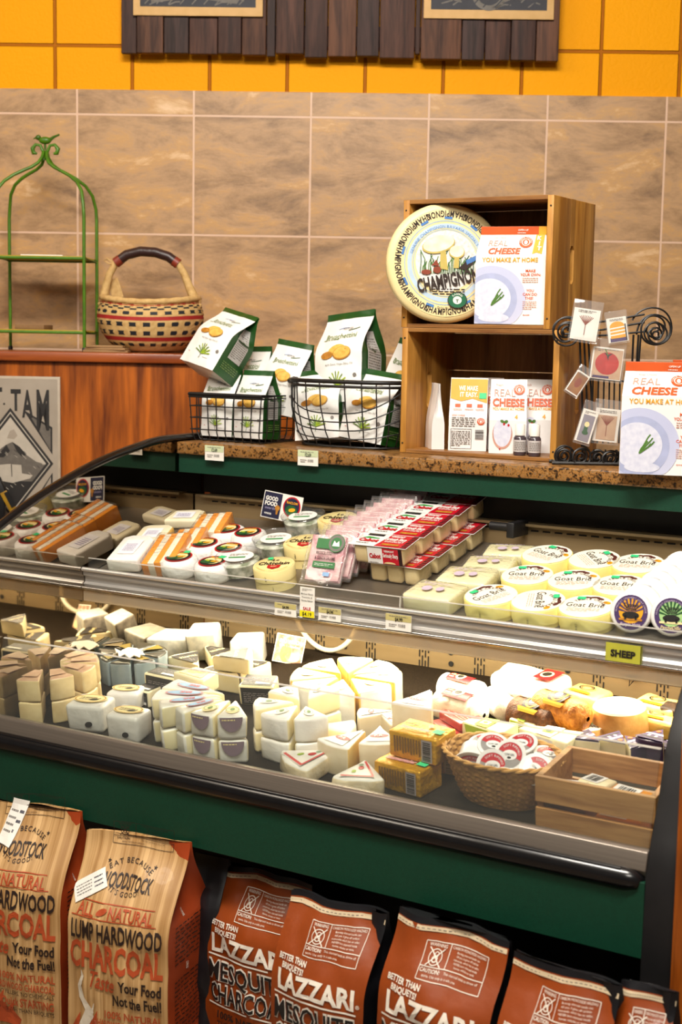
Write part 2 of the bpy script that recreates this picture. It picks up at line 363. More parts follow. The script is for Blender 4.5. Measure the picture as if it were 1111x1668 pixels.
def tiled(name, kind):
    ma, t, N, L, b = nt(name)
    tc = N.new('ShaderNodeTexCoord'); sp = N.new('ShaderNodeSeparateXYZ'); cb = N.new('ShaderNodeCombineXYZ')
    L.new(tc.outputs['Object'], sp.inputs[0]); L.new(sp.outputs[0], cb.inputs[0]); L.new(sp.outputs[2], cb.inputs[1])
    mp = N.new('ShaderNodeMapping'); L.new(cb.outputs[0], mp.inputs['Vector'])
    br = N.new('ShaderNodeTexBrick'); L.new(mp.outputs[0], br.inputs['Vector']); br.offset = 0; br.inputs['Scale'].default_value = 1
    if kind == 'tile':
        mp.inputs['Location'].default_value = (.8190+.3048*20, -1.8236+.3048*20, 0)
        br.inputs['Brick Width'].default_value = .3048; br.inputs['Row Height'].default_value = .3048; br.inputs['Mortar Size'].default_value = .0028
        br.inputs['Color1'].default_value = (0, 0, 0, 1); br.inputs['Color2'].default_value = (1, 1, 1, 1)
        mp2 = N.new('ShaderNodeMapping'); mp2.inputs['Scale'].default_value = (5, 12, 1); mp2.inputs['Rotation'].default_value = (0, 0, -.35)
        mx = N.new('ShaderNodeVectorMath'); mx.operation = 'MULTIPLY_ADD'; mx.inputs[1].default_value = (7, 5, 9)
        L.new(br.outputs['Color'], mx.inputs[0]); L.new(mp.outputs[0], mx.inputs[2]); L.new(mx.outputs[0], mp2.inputs['Vector'])
        n1 = N.new('ShaderNodeTexNoise'); n1.inputs['Scale'].default_value = 1.0; n1.inputs['Detail'].default_value = 12; n1.inputs['Roughness'].default_value = .72; n1.inputs['Distortion'].default_value = .3
        L.new(mp2.outputs[0], n1.inputs['Vector'])
        rp = N.new('ShaderNodeValToRGB'); e = rp.color_ramp.elements
        e[0].position = .30; e[0].color = lin('#6c5037'); e[1].position = .72; e[1].color = lin('#deba90')
        q = e.new(.43); q.color = lin('#9a7751'); q = e.new(.52); q.color = lin('#b18b62'); q = e.new(.59); q.color = lin('#bd9057')
        L.new(n1.outputs['Fac'], rp.inputs[0])
        mo = N.new('ShaderNodeMix'); mo.data_type = 'RGBA'; mo.inputs['B'].default_value = lin('#d8b498')
        L.new(br.outputs['Fac'], mo.inputs['Factor']); L.new(rp.outputs[0], mo.inputs['A']); L.new(mo.outputs['Result'], b.inputs['Base Color'])
        b.inputs['Roughness'].default_value = .45
        bp = N.new('ShaderNodeBump'); bp.inputs['Distance'].default_value = .0015; h = N.new('ShaderNodeMath'); h.operation = 'MULTIPLY_ADD'; h.inputs[1].default_value = -1.0
        L.new(br.outputs['Fac'], h.inputs[0]); L.new(n1.outputs['Fac'], h.inputs[2]); L.new(h.outputs[0], bp.inputs['Height']); L.new(bp.outputs[0], b.inputs['Normal'])
    else:
        mp.inputs['Location'].default_value = (.677+.2018*20, -1.919+.2018*20, 0)
        br.inputs['Brick Width'].default_value = .2018; br.inputs['Row Height'].default_value = .196; br.inputs['Mortar Size'].default_value = .005; br.inputs['Mortar Smooth'].default_value = .35
        br.inputs['Color1'].default_value = lin('#efa000'); br.inputs['Color2'].default_value = lin('#ea9a00'); br.inputs['Mortar'].default_value = lin('#a86004')
        L.new(br.outputs['Color'], b.inputs['Base Color']); b.inputs['Roughness'].default_value = .6; b.inputs['Specular IOR Level'].default_value = .12
        n1 = N.new('ShaderNodeTexNoise'); n1.inputs['Scale'].default_value = 130; n1.inputs['Detail'].default_value = 4; L.new(tc.outputs['Object'], n1.inputs['Vector'])
        bp = N.new('ShaderNodeBump'); bp.inputs['Distance'].default_value = .006; h = N.new('ShaderNodeMath'); h.operation = 'MULTIPLY_ADD'; h.inputs[1].default_value = -1.4
        nn = N.new('ShaderNodeMath'); nn.operation = 'MULTIPLY'; nn.inputs[1].default_value = .22; L.new(n1.outputs['Fac'], nn.inputs[0])
        L.new(br.outputs['Fac'], h.inputs[0]); L.new(nn.outputs[0], h.inputs[2]); L.new(h.outputs[0], bp.inputs['Height']); L.new(bp.outputs[0], b.inputs['Normal'])
    return ma
BLOCK = tiled('yellow_painted_block', 'block'); TILE = tiled('travertine_look_tile', 'tile')
mb = MB(); mb.box((-3.2, .012, 0), (2.2, .2, 3.0), BLOCK); tag(mb.build('wall_back', M=wallM(WD)), kind='structure')
mb = MB(); mb.box((-3.2, 0, 0), (2.2, .0118, 1.887), TILE, bev=.0015, smooth=False); tag(mb.build('trim_1', M=wallM(WD)), kind='structure')
FLOOR = mat('floor_vinyl', '#6f5f4e', .35, col2='#5c4e40', scale=3)
mb = MB(); mb.box((-6, -3, -.1), (4, 6, 0), FLOOR); tag(mb.build('floor'), kind='structure')
CEIL = mat('ceiling_board', '#d8d0c2', .8, bump=.001, bscale=200)
mb = MB(); mb.box((-6, -3, 3.0), (4, 6, 3.1), CEIL); tag(mb.build('ceiling'), kind='structure')

# oak half wall behind the left end of the case
OAK = wood('oak_veneer', '#bf6418', '#5a2405', 3.6, 2, .38, .2)
OAKH = wood('oak_edge', '#a4521e', '#7a340f', 4.2, 0, .38, .25)
OD = 3.47; LED = on_wall(150, 574, OD-.012).z
t = thing('oak_half_wall', 'glossy oak half wall with a flat ledge, behind the left end of the cheese case', 'half wall', wallM(OD))
mb = MB(); mb.box((-2.2, 0, 0), (-.215, .24, LED-.024), OAK); mb.build('panel', t)
mb = MB(); mb.box((-2.2, -.014, LED-.024), (-.205, .27, LED), OAKH, bev=.003); mb.build('ledge', t)
# oak panel to the right of the case
t = thing('oak_cabinet', 'oak cabinet side standing right against the black end of the cheese case', 'cabinet')
mb = MB(); mb.box((-.585, 1.90, 0), (-.1, 2.75, .84), OAK, bev=.002, smooth=False); mb.build('carcass', t)
mb = MB(); mb.box((-.585, 1.885, .08), (-.11, 1.9, .80), OAK, bev=.002, smooth=False); mb.build('door', t)
mb = MB(); mb.box((-.588, 1.88, .84), (-.1, 2.75, .865), OAKH, bev=.003); mb.build('top', t)
# ------------------------------------------------------------ refrigerated case
XL, XR = -1.94, -.635
DA = math.atan2(.075, .63); DN = Vector((0, -math.sin(DA), math.cos(DA))); D0 = Vector((0, 1.97, .50))       # deck plane
SA = math.atan2(.092, .36); SN = Vector((0, -math.sin(SA), math.cos(SA))); S0 = Vector((0, 2.21, .768))      # shelf plane
def _pl(px, py, h, rot, p0, n):
    p = hit(px, py, p0+n*h, n); b = p-n*(h-.0004)
    return frame(b, Vector((1, 0, 0)), n) @ RZ(rot)
def deck(px, py, h=0, rot=0): return _pl(px, py, h, rot, D0, DN)
def shelf(px, py, h=0, rot=0): return _pl(px, py, h, rot, S0, SN)

TAN = mat('tan_steel_panel', '#a08a66', .42, .55, col2='#8f7a58', scale=9, stretch=(.4, 6, 6))
MIRROR = mat('dusty_mirror', '#b9b0a4', .03, 1, col2='#aaa195', scale=5)
DECKM = mat('dark_deck_mat', '#261e15', .9, spec=.08, col2='#15100b', scale=260, bump=.001, bscale=420)
STEELD = mat('dull_steel_rail', '#8f8478', .34, .6, col2='#7c7167', scale=10, stretch=(.3, 30, 30))
CREAMT = mat('cream_enamel', '#e9dfc6', .4)
case = thing('refrigerated_display_case', 'long green and black refrigerated cheese case with glass front and one inner shelf', 'display case', T(-1.28, 2.3, 0))
def part(mb, name, parent=None): return mb.build(name, parent or case, world=(parent is None))
# base, front panel, bumper
mb = MB(); mb.box((XL, 2.09, .0), (XR, 2.80, .40), BLACKM); mb.box((XL, 1.93, .385), (XR, 2.09, .40), BLACKM); part(mb, 'base')
mb = MB(); mb.box((XL-.03, 1.903, .378), (XR+.001, 1.925, .492), GREENP, bev=.001, smooth=False); part(mb, 'front_panel')
mb = MB(); pts = [(XL-.05, 1.908, .492), (XR-.03, 1.908, .492), (XR-.012, 1.909, .492), (XR-.004, 1.913, .492)]
mb.tube([(XL-.05, 1.911, .4915), (-1.5, 1.911, .4915), (-1.0, 1.911, .4915), (XR-.03, 1.911, .4915), (XR-.014, 1.913, .4915), (XR-.006, 1.918, .4915)], .0185, BLACKV, 16, rr=[.0185]*4+[.016, .008])
mb.tube([(XL-.05, 1.904, .5045), (XR-.035, 1.904, .5045)], .0055, BLACKV, 10); part(mb, 'bumper')
mb = MB(); P = [(1.906, .508), (1.913, .5335), (1.918, .536), (1.93, .5345), (1.963, .514), (1.963, .49), (1.92, .49)]
def yz(mb, P, x0, x1, m, bev=0): # profile (y, z) run along x
    M4 = Matrix(((0, 0, 1, 0), (1, 0, 0, 0), (0, 1, 0, 0), (0, 0, 0, 1))); mb.prism(P, x0, x1, m, bev=bev, M=M4, smooth=bool(bev))
yz(mb, P, XL, XR, STEELD, .001); part(mb, 'front_rail')
# deck, rear panel with its slots and holes
mb = MB(); yz(mb, [(1.963, .40), (1.963, .4992), (2.602, .5752), (2.602, .40)], XL, XR, DECKM); part(mb, 'deck')
mb = MB(); mb.box((XL, 2.602, .40), (XR, 2.62, .80), TAN)
HOLE = mat('dark_slot', '#0a0807', .8)
xs = [at_y(x, y, 2.602).x for x, y in ((366, 1015), (1079, 1125))]; pit = (xs[1]-xs[0])/8
for k in range(-2, 12):
    x0 = xs[0]+pit*k
    if not XL+.02 < x0 < XR-.02: continue
    for i, off in enumerate((-.0105, -.0035, .0035, .0105)):
        for j in range(3):
            z1 = .648-j*.030+(.010 if i % 2 else 0); mb.box((x0+off-.0011, 2.6005, z1-.023), (x0+off+.0011, 2.603, z1), HOLE)
for px, py in ((735, 1063), (735, 1081), (925, 1092), (257, 1006), (558, 1038), (562, 1053)):
    p = at_y(px, py, 2.602); mb.lathe([(.0055, 0), (.0055, .003)], HOLE, 16, M=T(p.x, 2.6025, p.z) @ RX(90))
rear = part(mb, 'rear_panel')
# white drain hose looped on the rear panel, and a probe clip
mb = MB(); c = at_y(532, 1010, 2.585)
mb.tube([(c.x+.077*math.cos(a), 2.583+.01*math.sin(2*a), c.z+.066*math.sin(a)) for a in [R(170+i*10) for i in range(21)]], .0055, CREAMT, 10); part(mb, 'drain_hose')
mb = MB(); p = at_y(1028, 1103, 2.59)
mb.box((p.x-.009, 2.588, p.z-.002), (p.x+.009, 2.602, p.z+.002), BLACKM); mb.tube([(p.x-.003, 2.592, p.z), (p.x-.003, 2.59, p.z-.018), (p.x+.007, 2.59, p.z-.004), (p.x+.006, 2.592, p.z)], .0012, BLACKM, 6); part(mb, 'wire_clip')
# shelf
SHELFM = mat('shelf_steel', '#8c8274', .4, .7, col2='#756b5e', scale=8)
sh = MB(); y1, z1 = 2.575, .768+.092*(2.575-2.21)/.36
yz(sh, [(2.205, .758), (2.205, .7668), (y1, z1), (y1, z1-.012), (2.25, .758)], XL+.002, XR-.002, SHELFM); shelf_o = part(sh, 'shelf')
mb = MB(); yz(mb, [(2.186, .774), (2.19, .778), (2.2, .778), (2.206, .774), (2.206, .738), (2.193, .7345), (2.187, .738), (2.190, .744), (2.186, .749), (2.192, .753), (2.192, .763), (2.186, .767)], XL, XR, STEEL, .0008)
def sub(mb, name, par): o = mb.build(name, par); o.data.transform(case.matrix_basis.inverted()); return o
sub(mb, 'price_rail', shelf_o)
mb = MB(); mb.tube([(XL, 2.185, .7795), (XR, 2.185, .7795)], .0045, STEEL, 12); mb.tube([(XL, 2.1845, .7415), (XR, 2.1845, .7415)], .003, CHROME, 10); sub(mb, 'trim_bead', shelf_o)
mb = MB(); mb.box((XL, 2.187, .7145), (XR, 2.193, .7345), film('hanging_lip_plastic', .62, '#cfc0a4', rough=.06, bump=0)); sub(mb, 'lower_lip', shelf_o)
mb = MB(); mb.tube([(XL, 2.19, .7145), (XR, 2.19, .7145)], .0019, CREAMT, 8); sub(mb, 'lip_bead', shelf_o)
segs = [XL+.003, at_y(655, 985, 2.2).x, XR-.003]
EDGE = film('acrylic_edge', .45, '#f4efe6', rough=.1, bump=0)
for a, b_ in zip(segs[:-1], segs[1:]):
    mb = MB(); mb.box((a+.002, 2.1965, .778), (b_-.002, 2.1995, .8018), GLASS); mb.box((a+.002, 2.1963, .8005), (b_-.002, 2.1997, .8022), EDGE); mb.box((b_-.0035, 2.196, .778), (b_-.0018, 2.2002, .8022), EDGE); sub(mb, 'clear_fence', shelf_o)
mb = MB(); mb.box((XL+.002, 2.5605, z1-.01), (XR-.002, 2.575, .902), TAN); yz(mb, [(2.545, .899), (2.575, .899), (2.575, .904), (2.545, .904)], XL+.03, XR-.002, TAN)
for k in range(52):
    x0 = XL+.05+k*.025
    if x0 < XR-.03: mb.box((x0, 2.5598, .888), (x0+.016, 2.562, .891), HOLE)
sub(mb, 'rear_lip', shelf_o)
mb = MB(); p = at_y(822, 858, 2.50); mb.tube([(p.x-.03, 2.5, p.z), (p.x+.012, 2.5, p.z)], .0085, BLACKM, 12); mb.box((p.x+.008, 2.49, p.z-.02), (p.x+.024, 2.56, p.z+.01), BLACKM, bev=.002); sub(mb, 'shelf_bracket', shelf_o)
LAMP = mat('warm_tube', '#ffe0a0', .5, emit=2.2)
mb = MB(); mb.tube([(XL+.05, 2.42, .7685), (XR-.05, 2.42, .7685)], .008, LAMP, 12); lamp_o = part(mb, 'light_tube')
# fascia, inner top, left mirrored end, right end
mb = MB(); mb.box((XL+.004, 2.4975, .957), (XR+.02, 2.512, .998), GREENP, bev=.0008, smooth=False); part(mb, 'fascia')
mb = MB(); mb.box((XL+.004, 2.512, .957), (XR+.02, 2.80, .965), BLACKM); mb.box((XL+.004, 2.59, .905), (XR+.02, 2.6, .957), BLACKM); mb.box((XL, 2.62, .40), (XR+.03, 2.80, .957), BLACKM); part(mb, 'inner_top')
LP = [(2.60, 1.032), (2.52, 1.031), (2.435, 1.029), (2.33, 1.013), (2.225, .99), (2.118, .957), (2.037, .927), (1.97, .897), (1.925, .872), (1.912, .84), (1.908, .52), (1.905, .30), (2.60, .30)]
def smooth_line(P, k=5):
    out = []
    for i in range(len(P)-1):
        a, b, c, d = P[max(0, i-1)], P[i], P[i+1], P[min(len(P)-1, i+2)]
        for j in range(k): q = j/k; out.append(tuple(.5*(2*b[m]+(c[m]-a[m])*q+(2*a[m]-5*b[m]+4*c[m]-d[m])*q*q+(3*b[m]-a[m]-3*c[m]+d[m])*q**3) for m in (0, 1)))
    return out+[P[-1]]
LP = smooth_line(LP[:10])+LP[10:]; nLP = len(LP)-3
mb = MB(); yz(mb, LP, XL-.012, XL-.001, MIRROR); lend = part(mb, 'left_end_panel')
mb = MB(); mb.tube([(XL-.006, y, z) for y, z in [(2.70, 1.034)]+LP[:nLP]], .0092, BLACKV, 10); sub(mb, 'edge_trim', lend)
RP = [(2.80, 0), (1.99, 0), (1.9, .05), (1.902, .378), (1.905, .50), (1.922, .551), (1.949, .607), (1.968, .671), (2.0, .721), (2.08, .80), (2.2, .86), (2.35, .92), (2.51, .955), (2.80, .955)]
mb = MB(); yz(mb, RP, XR, XR+.047, BLACKM, .002); part(mb, 'right_end_panel')
# front glass: leans back from the rail
mb = MB(); yz(mb, [(1.920, .533), (1.9245, .533), (1.9605, .676), (1.956, .676)], XL+.003, XR-.002, GLASS); fg = part(mb, 'front_glass')
mb = MB(); yz(mb, [(1.9558, .6752), (1.9607, .6752), (1.961, .677), (1.9561, .677)], XL+.003, XR-.002, EDGE); sub(mb, 'glass_edge', fg)

# granite worktop: a separate slab
def granite():
    ma, t, N, L, b = nt('brown_granite'); tc = N.new('ShaderNodeTexCoord')
    n1 = N.new('ShaderNodeTexNoise'); n1.inputs['Scale'].default_value = 110; n1.inputs['Detail'].default_value = 6; n1.inputs['Roughness'].default_value = .75
    v = N.new('ShaderNodeTexVoronoi'); v.inputs['Scale'].default_value = 210
    L.new(tc.outputs['Object'], n1.inputs['Vector']); L.new(tc.outputs['Object'], v.inputs['Vector'])
    rp = N.new('ShaderNodeValToRGB'); e = rp.color_ramp.elements; e[0].position = .40; e[0].color = lin('#150e09'); e[1].position = .74; e[1].color = lin('#b88d58')
    for p, c in ((.47, '#3e2a18'), (.53, '#80582c'), (.60, '#a3743c'), (.66, '#5e5040')): q = e.new(p); q.color = lin(c)
    mx = N.new('ShaderNodeMath'); mx.operation = 'MULTIPLY_ADD'; mx.inputs[1].default_value = .10; L.new(v.outputs['Distance'], mx.inputs[0]); L.new(n1.outputs['Fac'], mx.inputs[2])
    L.new(mx.outputs[0], rp.inputs[0]); L.new(rp.outputs[0], b.inputs['Base Color']); b.inputs['Roughness'].default_value = .3
    return ma
GRANITE = granite()
mb = MB(); mb.box((XL+.006, 2.487, .9985), (-.55, 2.83, 1.025), GRANITE, bev=.003)
tag(mb.build('granite_worktop'), 'brown speckled granite slab lying along the top of the cheese case', 'worktop')
CZ = 1.025

# price tickets
def ticket(px, py, w, h, plane_y, label, price, kind='shelf', name='price_tag'):
    p = at_y(px, py, plane_y); M = frame(p, (1, 0, 0), (0, -1, 0)); t = MB(); t.box((-w/2, -h/2, 0), (w/2, h/2, .0012), PAPER if kind != 'sheep' else OLIVE); d = Dec(t, flat(T(0, 0, .0012)))
    if kind == 'sheep':
        d.text('SHEEP', 0, -h*.03, h*.36, BLACK, w=w*.74, bold=.045); t.box((w/2-.001, -h/2, -.006), (w/2, h/2, .0012), OLIVE)
    elif kind == 'sale':
        d.rect(-w/2, -h*.5, w/2, -h*.28, YELLOW2); d.rect(-w/2, -h*.28, w/2, -h*.14, WHITE); d.text('SALE', 0, -h*.21, h*.10, RED, w=w*.86, bold=.03)
        d.text('$4.19', 0, -h*.39, h*.12, BLACK, w=w*.62); d.text('Molinari Ranch', 0, h*.28, h*.055, BLACK, w=w*.86, bold=.004); d.text('Prosciutto &', 0, h*.17, h*.055, BLACK, w=w*.7, bold=.004); d.text('Genoa Salame', 0, h*.06, h*.055, BLACK, w=w*.8, bold=.004); d.tiny(-w*.35, h*.38, w*.35, h*.46, 2, GREYP)
    else:
        d.rect(-w/2, h*.08, w/2, h/2, {'shelf': KHAKI, 'counter': PALEGR}[kind]); d.tiny(-w*.36, h*.32, w*.36, h*.42, 1, GREYP, seed=int(px)); d.text(price, .02*w, h*.19, h*.22, BLACK, w=w*.3, bold=.03)
        d.tiny(-w*.36, -h*.32, -w*.05, -h*.08, 2, GREYP, seed=2); d.bars(0, -h*.26, w*.3, -h*.08, GREYP, n=9)
    return tag(t.build(name, M=M), label, 'price tag')
OLIVE = mat('olive_card', '#b9b63c', .5); KHAKI = mat('khaki_card', '#c5b878', .5); PALEGR = mat('pale_green_card', '#cfdab0', .5); YELLOW2 = mat('lemon_card', '#f0e21c', .5)
ticket(349.5, 738, .050, .0325, 2.4845, 'price ticket hanging on the granite edge below the rectangular wire basket', '12.69', 'counter')
ticket(502, 746, .050, .0325, 2.4845, 'price ticket hanging on the granite edge below the rounded wire basket', '12.69', 'counter')
ticket(465.5, 993, .048, .024, 2.181, 'price ticket on the shelf rail just left of the yellow sale ticket', '$4.99')
ticket(537.5, 1001, .048, .024, 2.181, 'price ticket on the shelf rail just right of the yellow sale ticket', '$4.99')
ticket(649.5, 1014, .052, .029, 2.181, 'price ticket on the shelf rail where two clear fences meet, below the red cheese packs', '$4.99')
ticket(501, 981, .032, .056, 2.179, 'tall white and yellow SALE ticket reading $4.19 on the shelf rail', '', 'sale')
ticket(1015.5, 1064, .060, .030, 2.180, 'olive shelf tag reading SHEEP on the shelf rail at right', '', 'sheep', 'shelf_tag')
# ------------------------------------------------------------ on the wall and on the oak ledge
PLANK = [wood('dark_weathered_plank_%d' % i, a, b, 9, 2, .7, 0, .0015) for i, (a, b) in enumerate((('#4a2f26', '#2a1813'), ('#5a3a2e', '#321d16'), ('#44302c', '#261916'), ('#67432f', '#3a2218')))]
pd = WD-.028; t = thing('plank_plaque', 'dark weathered plank board hanging high on the yellow block wall', 'wall board', wallM(pd))
ex = [197, 223, 267, 308, 355, 394, 434, 449, 496, 534, 581, 618, 676, 685, 752, 790, 832, 873, 911]
bot = [87, 87, 87, 88, 88, 90, 92, 88, 94, 92, 92, 95, 88, 97, 98, 98, 99, 100]
for i in range(len(ex)-1):
    a = on_wall(ex[i], 60, pd).x+.0012; b_ = on_wall(ex[i+1], 60, pd).x-.0012; z = on_wall((ex[i]+ex[i+1])/2, bot[i], pd).z
    mb = MB(); dz = .006*((i*7) % 3-1)/2; mb.box((a, -.002-.003*((i*5) % 3), z), (b_, .0165, 2.50+.02*((i*3) % 4)), PLANK[(i*3) % 4], bev=.002); mb.build('plank', t)
mb = MB(); mb.box((-.66, .0165, 2.0), (.38, .027, 2.05), PLANK[1]); mb.box((-.66, .0165, 2.4), (.38, .027, 2.45), PLANK[1]); mb.build('batten', t)
TANMAT = mat('tan_mount', '#d8b076', .6, col2='#cda468'); INK = mat('dark_ink', '#20202c', .6, col2='#181822'); INKG = mat('grey_ink', '#6b6660', .6, col2='#565048', scale=60)
def framed(x0, x1, y0, label, seed):
    d = pd-.012; a = on_wall(x0, y0, d); b_ = on_wall(x1, y0, d); w = b_.x-a.x; h = w*1.25
    M = wallM(d) @ T((a.x+b_.x)/2, 0, a.z+h/2); t = thing('framed_print', label, 'picture', M)
    mb = MB(); mb.box((-w/2, -.002, -h/2), (w/2, .0030, h/2), TANMAT, bev=.0012); mb.build('mount', t)
    mb = MB(); D = Dec(mb, lambda x, y, z: Vector((x, -.0021-z*LAY, y)))
    D.rect(-w/2+.018, -h/2+.022, w/2-.018, h/2-.02, INK); r = random.Random(seed)
    for i in range(26):
        x = r.uniform(-w*.4, w*.34); y = -h/2+.026+r.random()**2*h*.8; L = r.uniform(.02, .05)
        if x+L < w/2-.02 and y+.02 < h/2-.024: D.line([(x, y), (x+L*.6, y+.006+.01*r.random()), (x+L, y+.008)], .0035, INKG, 2)
    D.poly([(-w*.36, -h/2+.03), (-w*.05, -h/2+.045), (w*.3, -h/2+.03), (w*.36, -h/2+.06), (0, -h/2+.075), (-w*.36, -h/2+.06)], INKG, 1.5) if seed == 2 else D.ring(0, -h/2+.065, .032, .045, INKG, 2)
    for i in range(9):
        x = -w/2+.03+i*(w-.06)/9; D.line([(x, -h/2+.028), (x+.02, -h/2+.05)], .003, INKG if seed == 2 else INK, 2.5)
    mb.build('print', t)
framed(217, 428, 25, 'left framed print with tan mount on the dark plank board', 2)
framed(690, 902, 30, 'right framed print with tan mount on the dark plank board', 5)

# green wire stand
GRN = mat('chipped_green_paint', '#4f7d0c', .4, col2='#3c620c', scale=60); OLV = mat('yellowed_slat', '#b99a1e', .5, col2='#a5861a', scale=30); DKG = mat('dark_green_paint', '#3f6210', .45)
D0s = 3.53; g = on_wall(64, 574, D0s); gx = g.x
t = thing('green_wire_stand', 'tall green wire stand with a bird finial and two slatted tiers, on the oak ledge', 'display stand', wallM(D0s) @ T(gx, 0, LED))
hw = on_wall(134, 450, D0s).x-on_wall(60, 450, D0s).x
arch = [(1, 0), (1, .22), (1, .355), (.985, .385), (.93, .42), (.80, .445), (.62, .462), (.42, .475), (.25, .485), (.12, .497), (.05, .513), (.035, .53)]
mb = MB()
for dy in (0, .155):
    for sx in (-1, 1):
        pts = []
        for i, (x, z) in enumerate(arch):
            k = max(0, (z-.40)/.13); yy = dy+(.0775-dy)*min(1, k); pts.append((sx*x*hw, yy, z*.93+.002))
        mb.tube(pts, .0042, GRN, 8)
mb.build('frame', t)
zt = .53*.93
for sx in (-1, 1):
    mb = MB(); mb.tube([(sx*.004, .0775, zt-.02), (sx*.005, .0775, zt), (sx*.012, .0775, zt+.016), (sx*.024, .0775, zt+.018), (sx*.032, .0775, zt+.008), (sx*.029, .0775, zt-.003), (sx*.021, .0775, zt-.004)], .004, GRN, 8, rr=[.004, .004, .004, .004, .006, .0055, .003]); mb.build('scroll', t)
mb = MB(); zb = zt+.028; mb.ball((0, .0775, zb), .012, GRN, sc=(1.35, .8, .8)); mb.ball((-.017, .0775, zb+.007), .007, DKG); mb.tube([(-.022, .0775, zb+.007), (-.030, .0775, zb+.003)], .002, DKG, 6, rr=[.003, .0006])
mb.tube([(.012, .0775, zb+.002), (.022, .0775, zb+.009), (.036, .0775, zb+.015)], .003, DKG, 6, rr=[.005, .0035, .0025]); mb.tube([(0, .0775, zt+.005), (0, .0775, zb-.006)], .003, DKG, 6); mb.build('bird_finial', t)
for i, py in enumerate((420, 541)):
    z = on_wall(68, py, D0s).z-LED; mb = MB()
    mb.tube([(-hw, 0, z), (hw, 0, z), (hw, .155, z), (-hw, .155, z)], .0036, GRN, 8, closed=True)
    for k in range(6): mb.box((-hw+.003, .008+k*.025, z+.001), (hw-.003, .026+k*.025, z+.006), OLV, bev=.001)
    tier = mb.build('tier', t)
for i in (-1, 1):
    for yy in (0, .155): mb = MB(); mb.lathe([(.006, .0004), (.006, .008), (.0045, .010)], BLACKM, 10, M=T(i*hw, yy, 0)); mb.build('foot_cap', t)
z = on_wall(68, 420, D0s).z+.0065
mb = MB(); mb.box((-.055, .0, 0), (.05, .09, .004), PAPER, M=RZ(2)); tag(mb.build('paper_sheet', M=wallM(D0s) @ T(gx-.002, .05, z)), 'white paper lying on the upper tier of the green wire stand', 'paper')
z = on_wall(68, 541, D0s).z+.0065; CARDB = mat('brown_cardboard', '#8d6b45', .8, col2='#7a5a38')
mb = MB(); mb.box((-.075, .0, 0), (.0, .08, .012), CARDB, bev=.001, M=RZ(-3)); tag(mb.build('cardboard_pad', M=wallM(D0s) @ T(gx-.0, .05, z)), 'flat brown cardboard pad on the lower tier of the green wire stand', 'cardboard')

# little boards
RAW = wood('raw_pine', '#b08a5a', '#7c5c38', 8, 0, .7, 0)
c = on_wall(172, 575, 3.49)
for i in range(3):
    mb = MB(); mb.box((-.055+.004*i, 0, 0), (.055-.006*i, .07, .0055), RAW, bev=.0008, M=RZ((2, -3, 1)[i])); tag(mb.build('thin_board', M=wallM(3.485) @ T(c.x, 0, LED+.0058*i)), ('bottom', 'middle', 'top')[i]+' thin wooden board of the small stack left of the striped basket', 'board', 'thin boards on the oak ledge')

# striped woven basket
STRAW = mat('straw', '#d9b77a', .75, col2='#b98f52', scale=90, bump=.0008); STR2 = mat('dark_straw', '#191a22', .7); STR3 = mat('red_straw', '#b3241f', .7, col2='#8f1a17'); LEATH = mat('dark_brown_leather', '#3a2320', .38, col2='#2a1816', bump=.0006, bscale=160); LEA2 = mat('red_brown_leather', '#8a3420', .45, bump=.0006)
bd = 3.60; c = on_wall(245, 570, bd); rb = .126
t = thing('striped_basket', 'round straw basket with red and black stripes and leather-gripped handle on the oak ledge', 'basket', wallM(bd) @ T(c.x, 0, LED))
prof = [(.045, .001), (.076, .006), (.10, .024), (.117, .048), (.1255, .075), (.124, .098), (.116, .118), (.110, .128)]
def pr(v):
    f = v*(len(prof)-1); i = min(int(f), len(prof)-2); f -= i; return prof[i][0]*(1-f)+prof[i+1][0]*f, prof[i][1]*(1-f)+prof[i+1][1]*f
NU, NV = 88, 34
def sag(a): return -.012*abs(math.cos(a))**2*-1
def bf(u, v):
    a = 2*PI*u; r, z = pr(v); i = int(round(u*NU)); j = int(round(v*NV)); r += .0016*(1 if (i//2+j) % 2 else -1); k = 1+.10*math.cos(a)**2*v
    return (r*math.cos(a)*k, r*.9*math.sin(a), z+.012*v*(math.cos(a)**2-.5))
def bmf(i, j):
    if j in (11, 12, 21, 22, 30): return STR3
    if j in (8, 9, 14, 15, 18, 19, 24, 25, 27, 28) and (i//2 + (j//2)) % 2 == 0: return STR2
    if j < 3: return STR3 if j == 2 else STRAW
    return STRAW
mb = MB(); mb.grid(bf, NU, NV, STRAW, wrap=True, mf=bmf); mb.grid(lambda u, v: (lambda p: (p[0]*.94, p[1]*.94, p[2]+.002))(bf(u, v)), NU, NV, STRAW, wrap=True); mb.build('body', t)
mb = MB(); rim = [(.110*math.cos(a)*1.10, .110*.9*math.sin(a), .131+.012*(math.cos(a)**2-.5)) for a in [2*PI*i/60 for i in range(60)]]
mb.tube(rim, .0075, STRAW, 10, closed=True, rr=[.0075+.0008*math.sin(i*2.1) for i in range(60)]); mb.build('rim', t)
hp = [(-.118, 0, .13), (-.112, 0, .165), (-.103, 0, .195), (-.088, 0, .222), (-.060, 0, .243), (-.025, 0, .252), (.012, 0, .250), (.045, 0, .240), (.070, 0, .222), (.085, 0, .198), (.098, 0, .165), (.112, 0, .135)]
mb = MB(); mb.tube(hp, .009, STRAW, 10, rr=[.012, .0105, .0095, .009]+[.009]*4+[.009, .0095, .011, .013])
for sx in (-1, 1): mb.ball((sx*.118, 0, .131), .0125, STRAW, sc=(.9, 1.3, 1)); mb.tube([(sx*.118, -.005, .128), (sx*.128, -.012, .12), (sx*.122, -.016, .112)], .004, STRAW, 6)
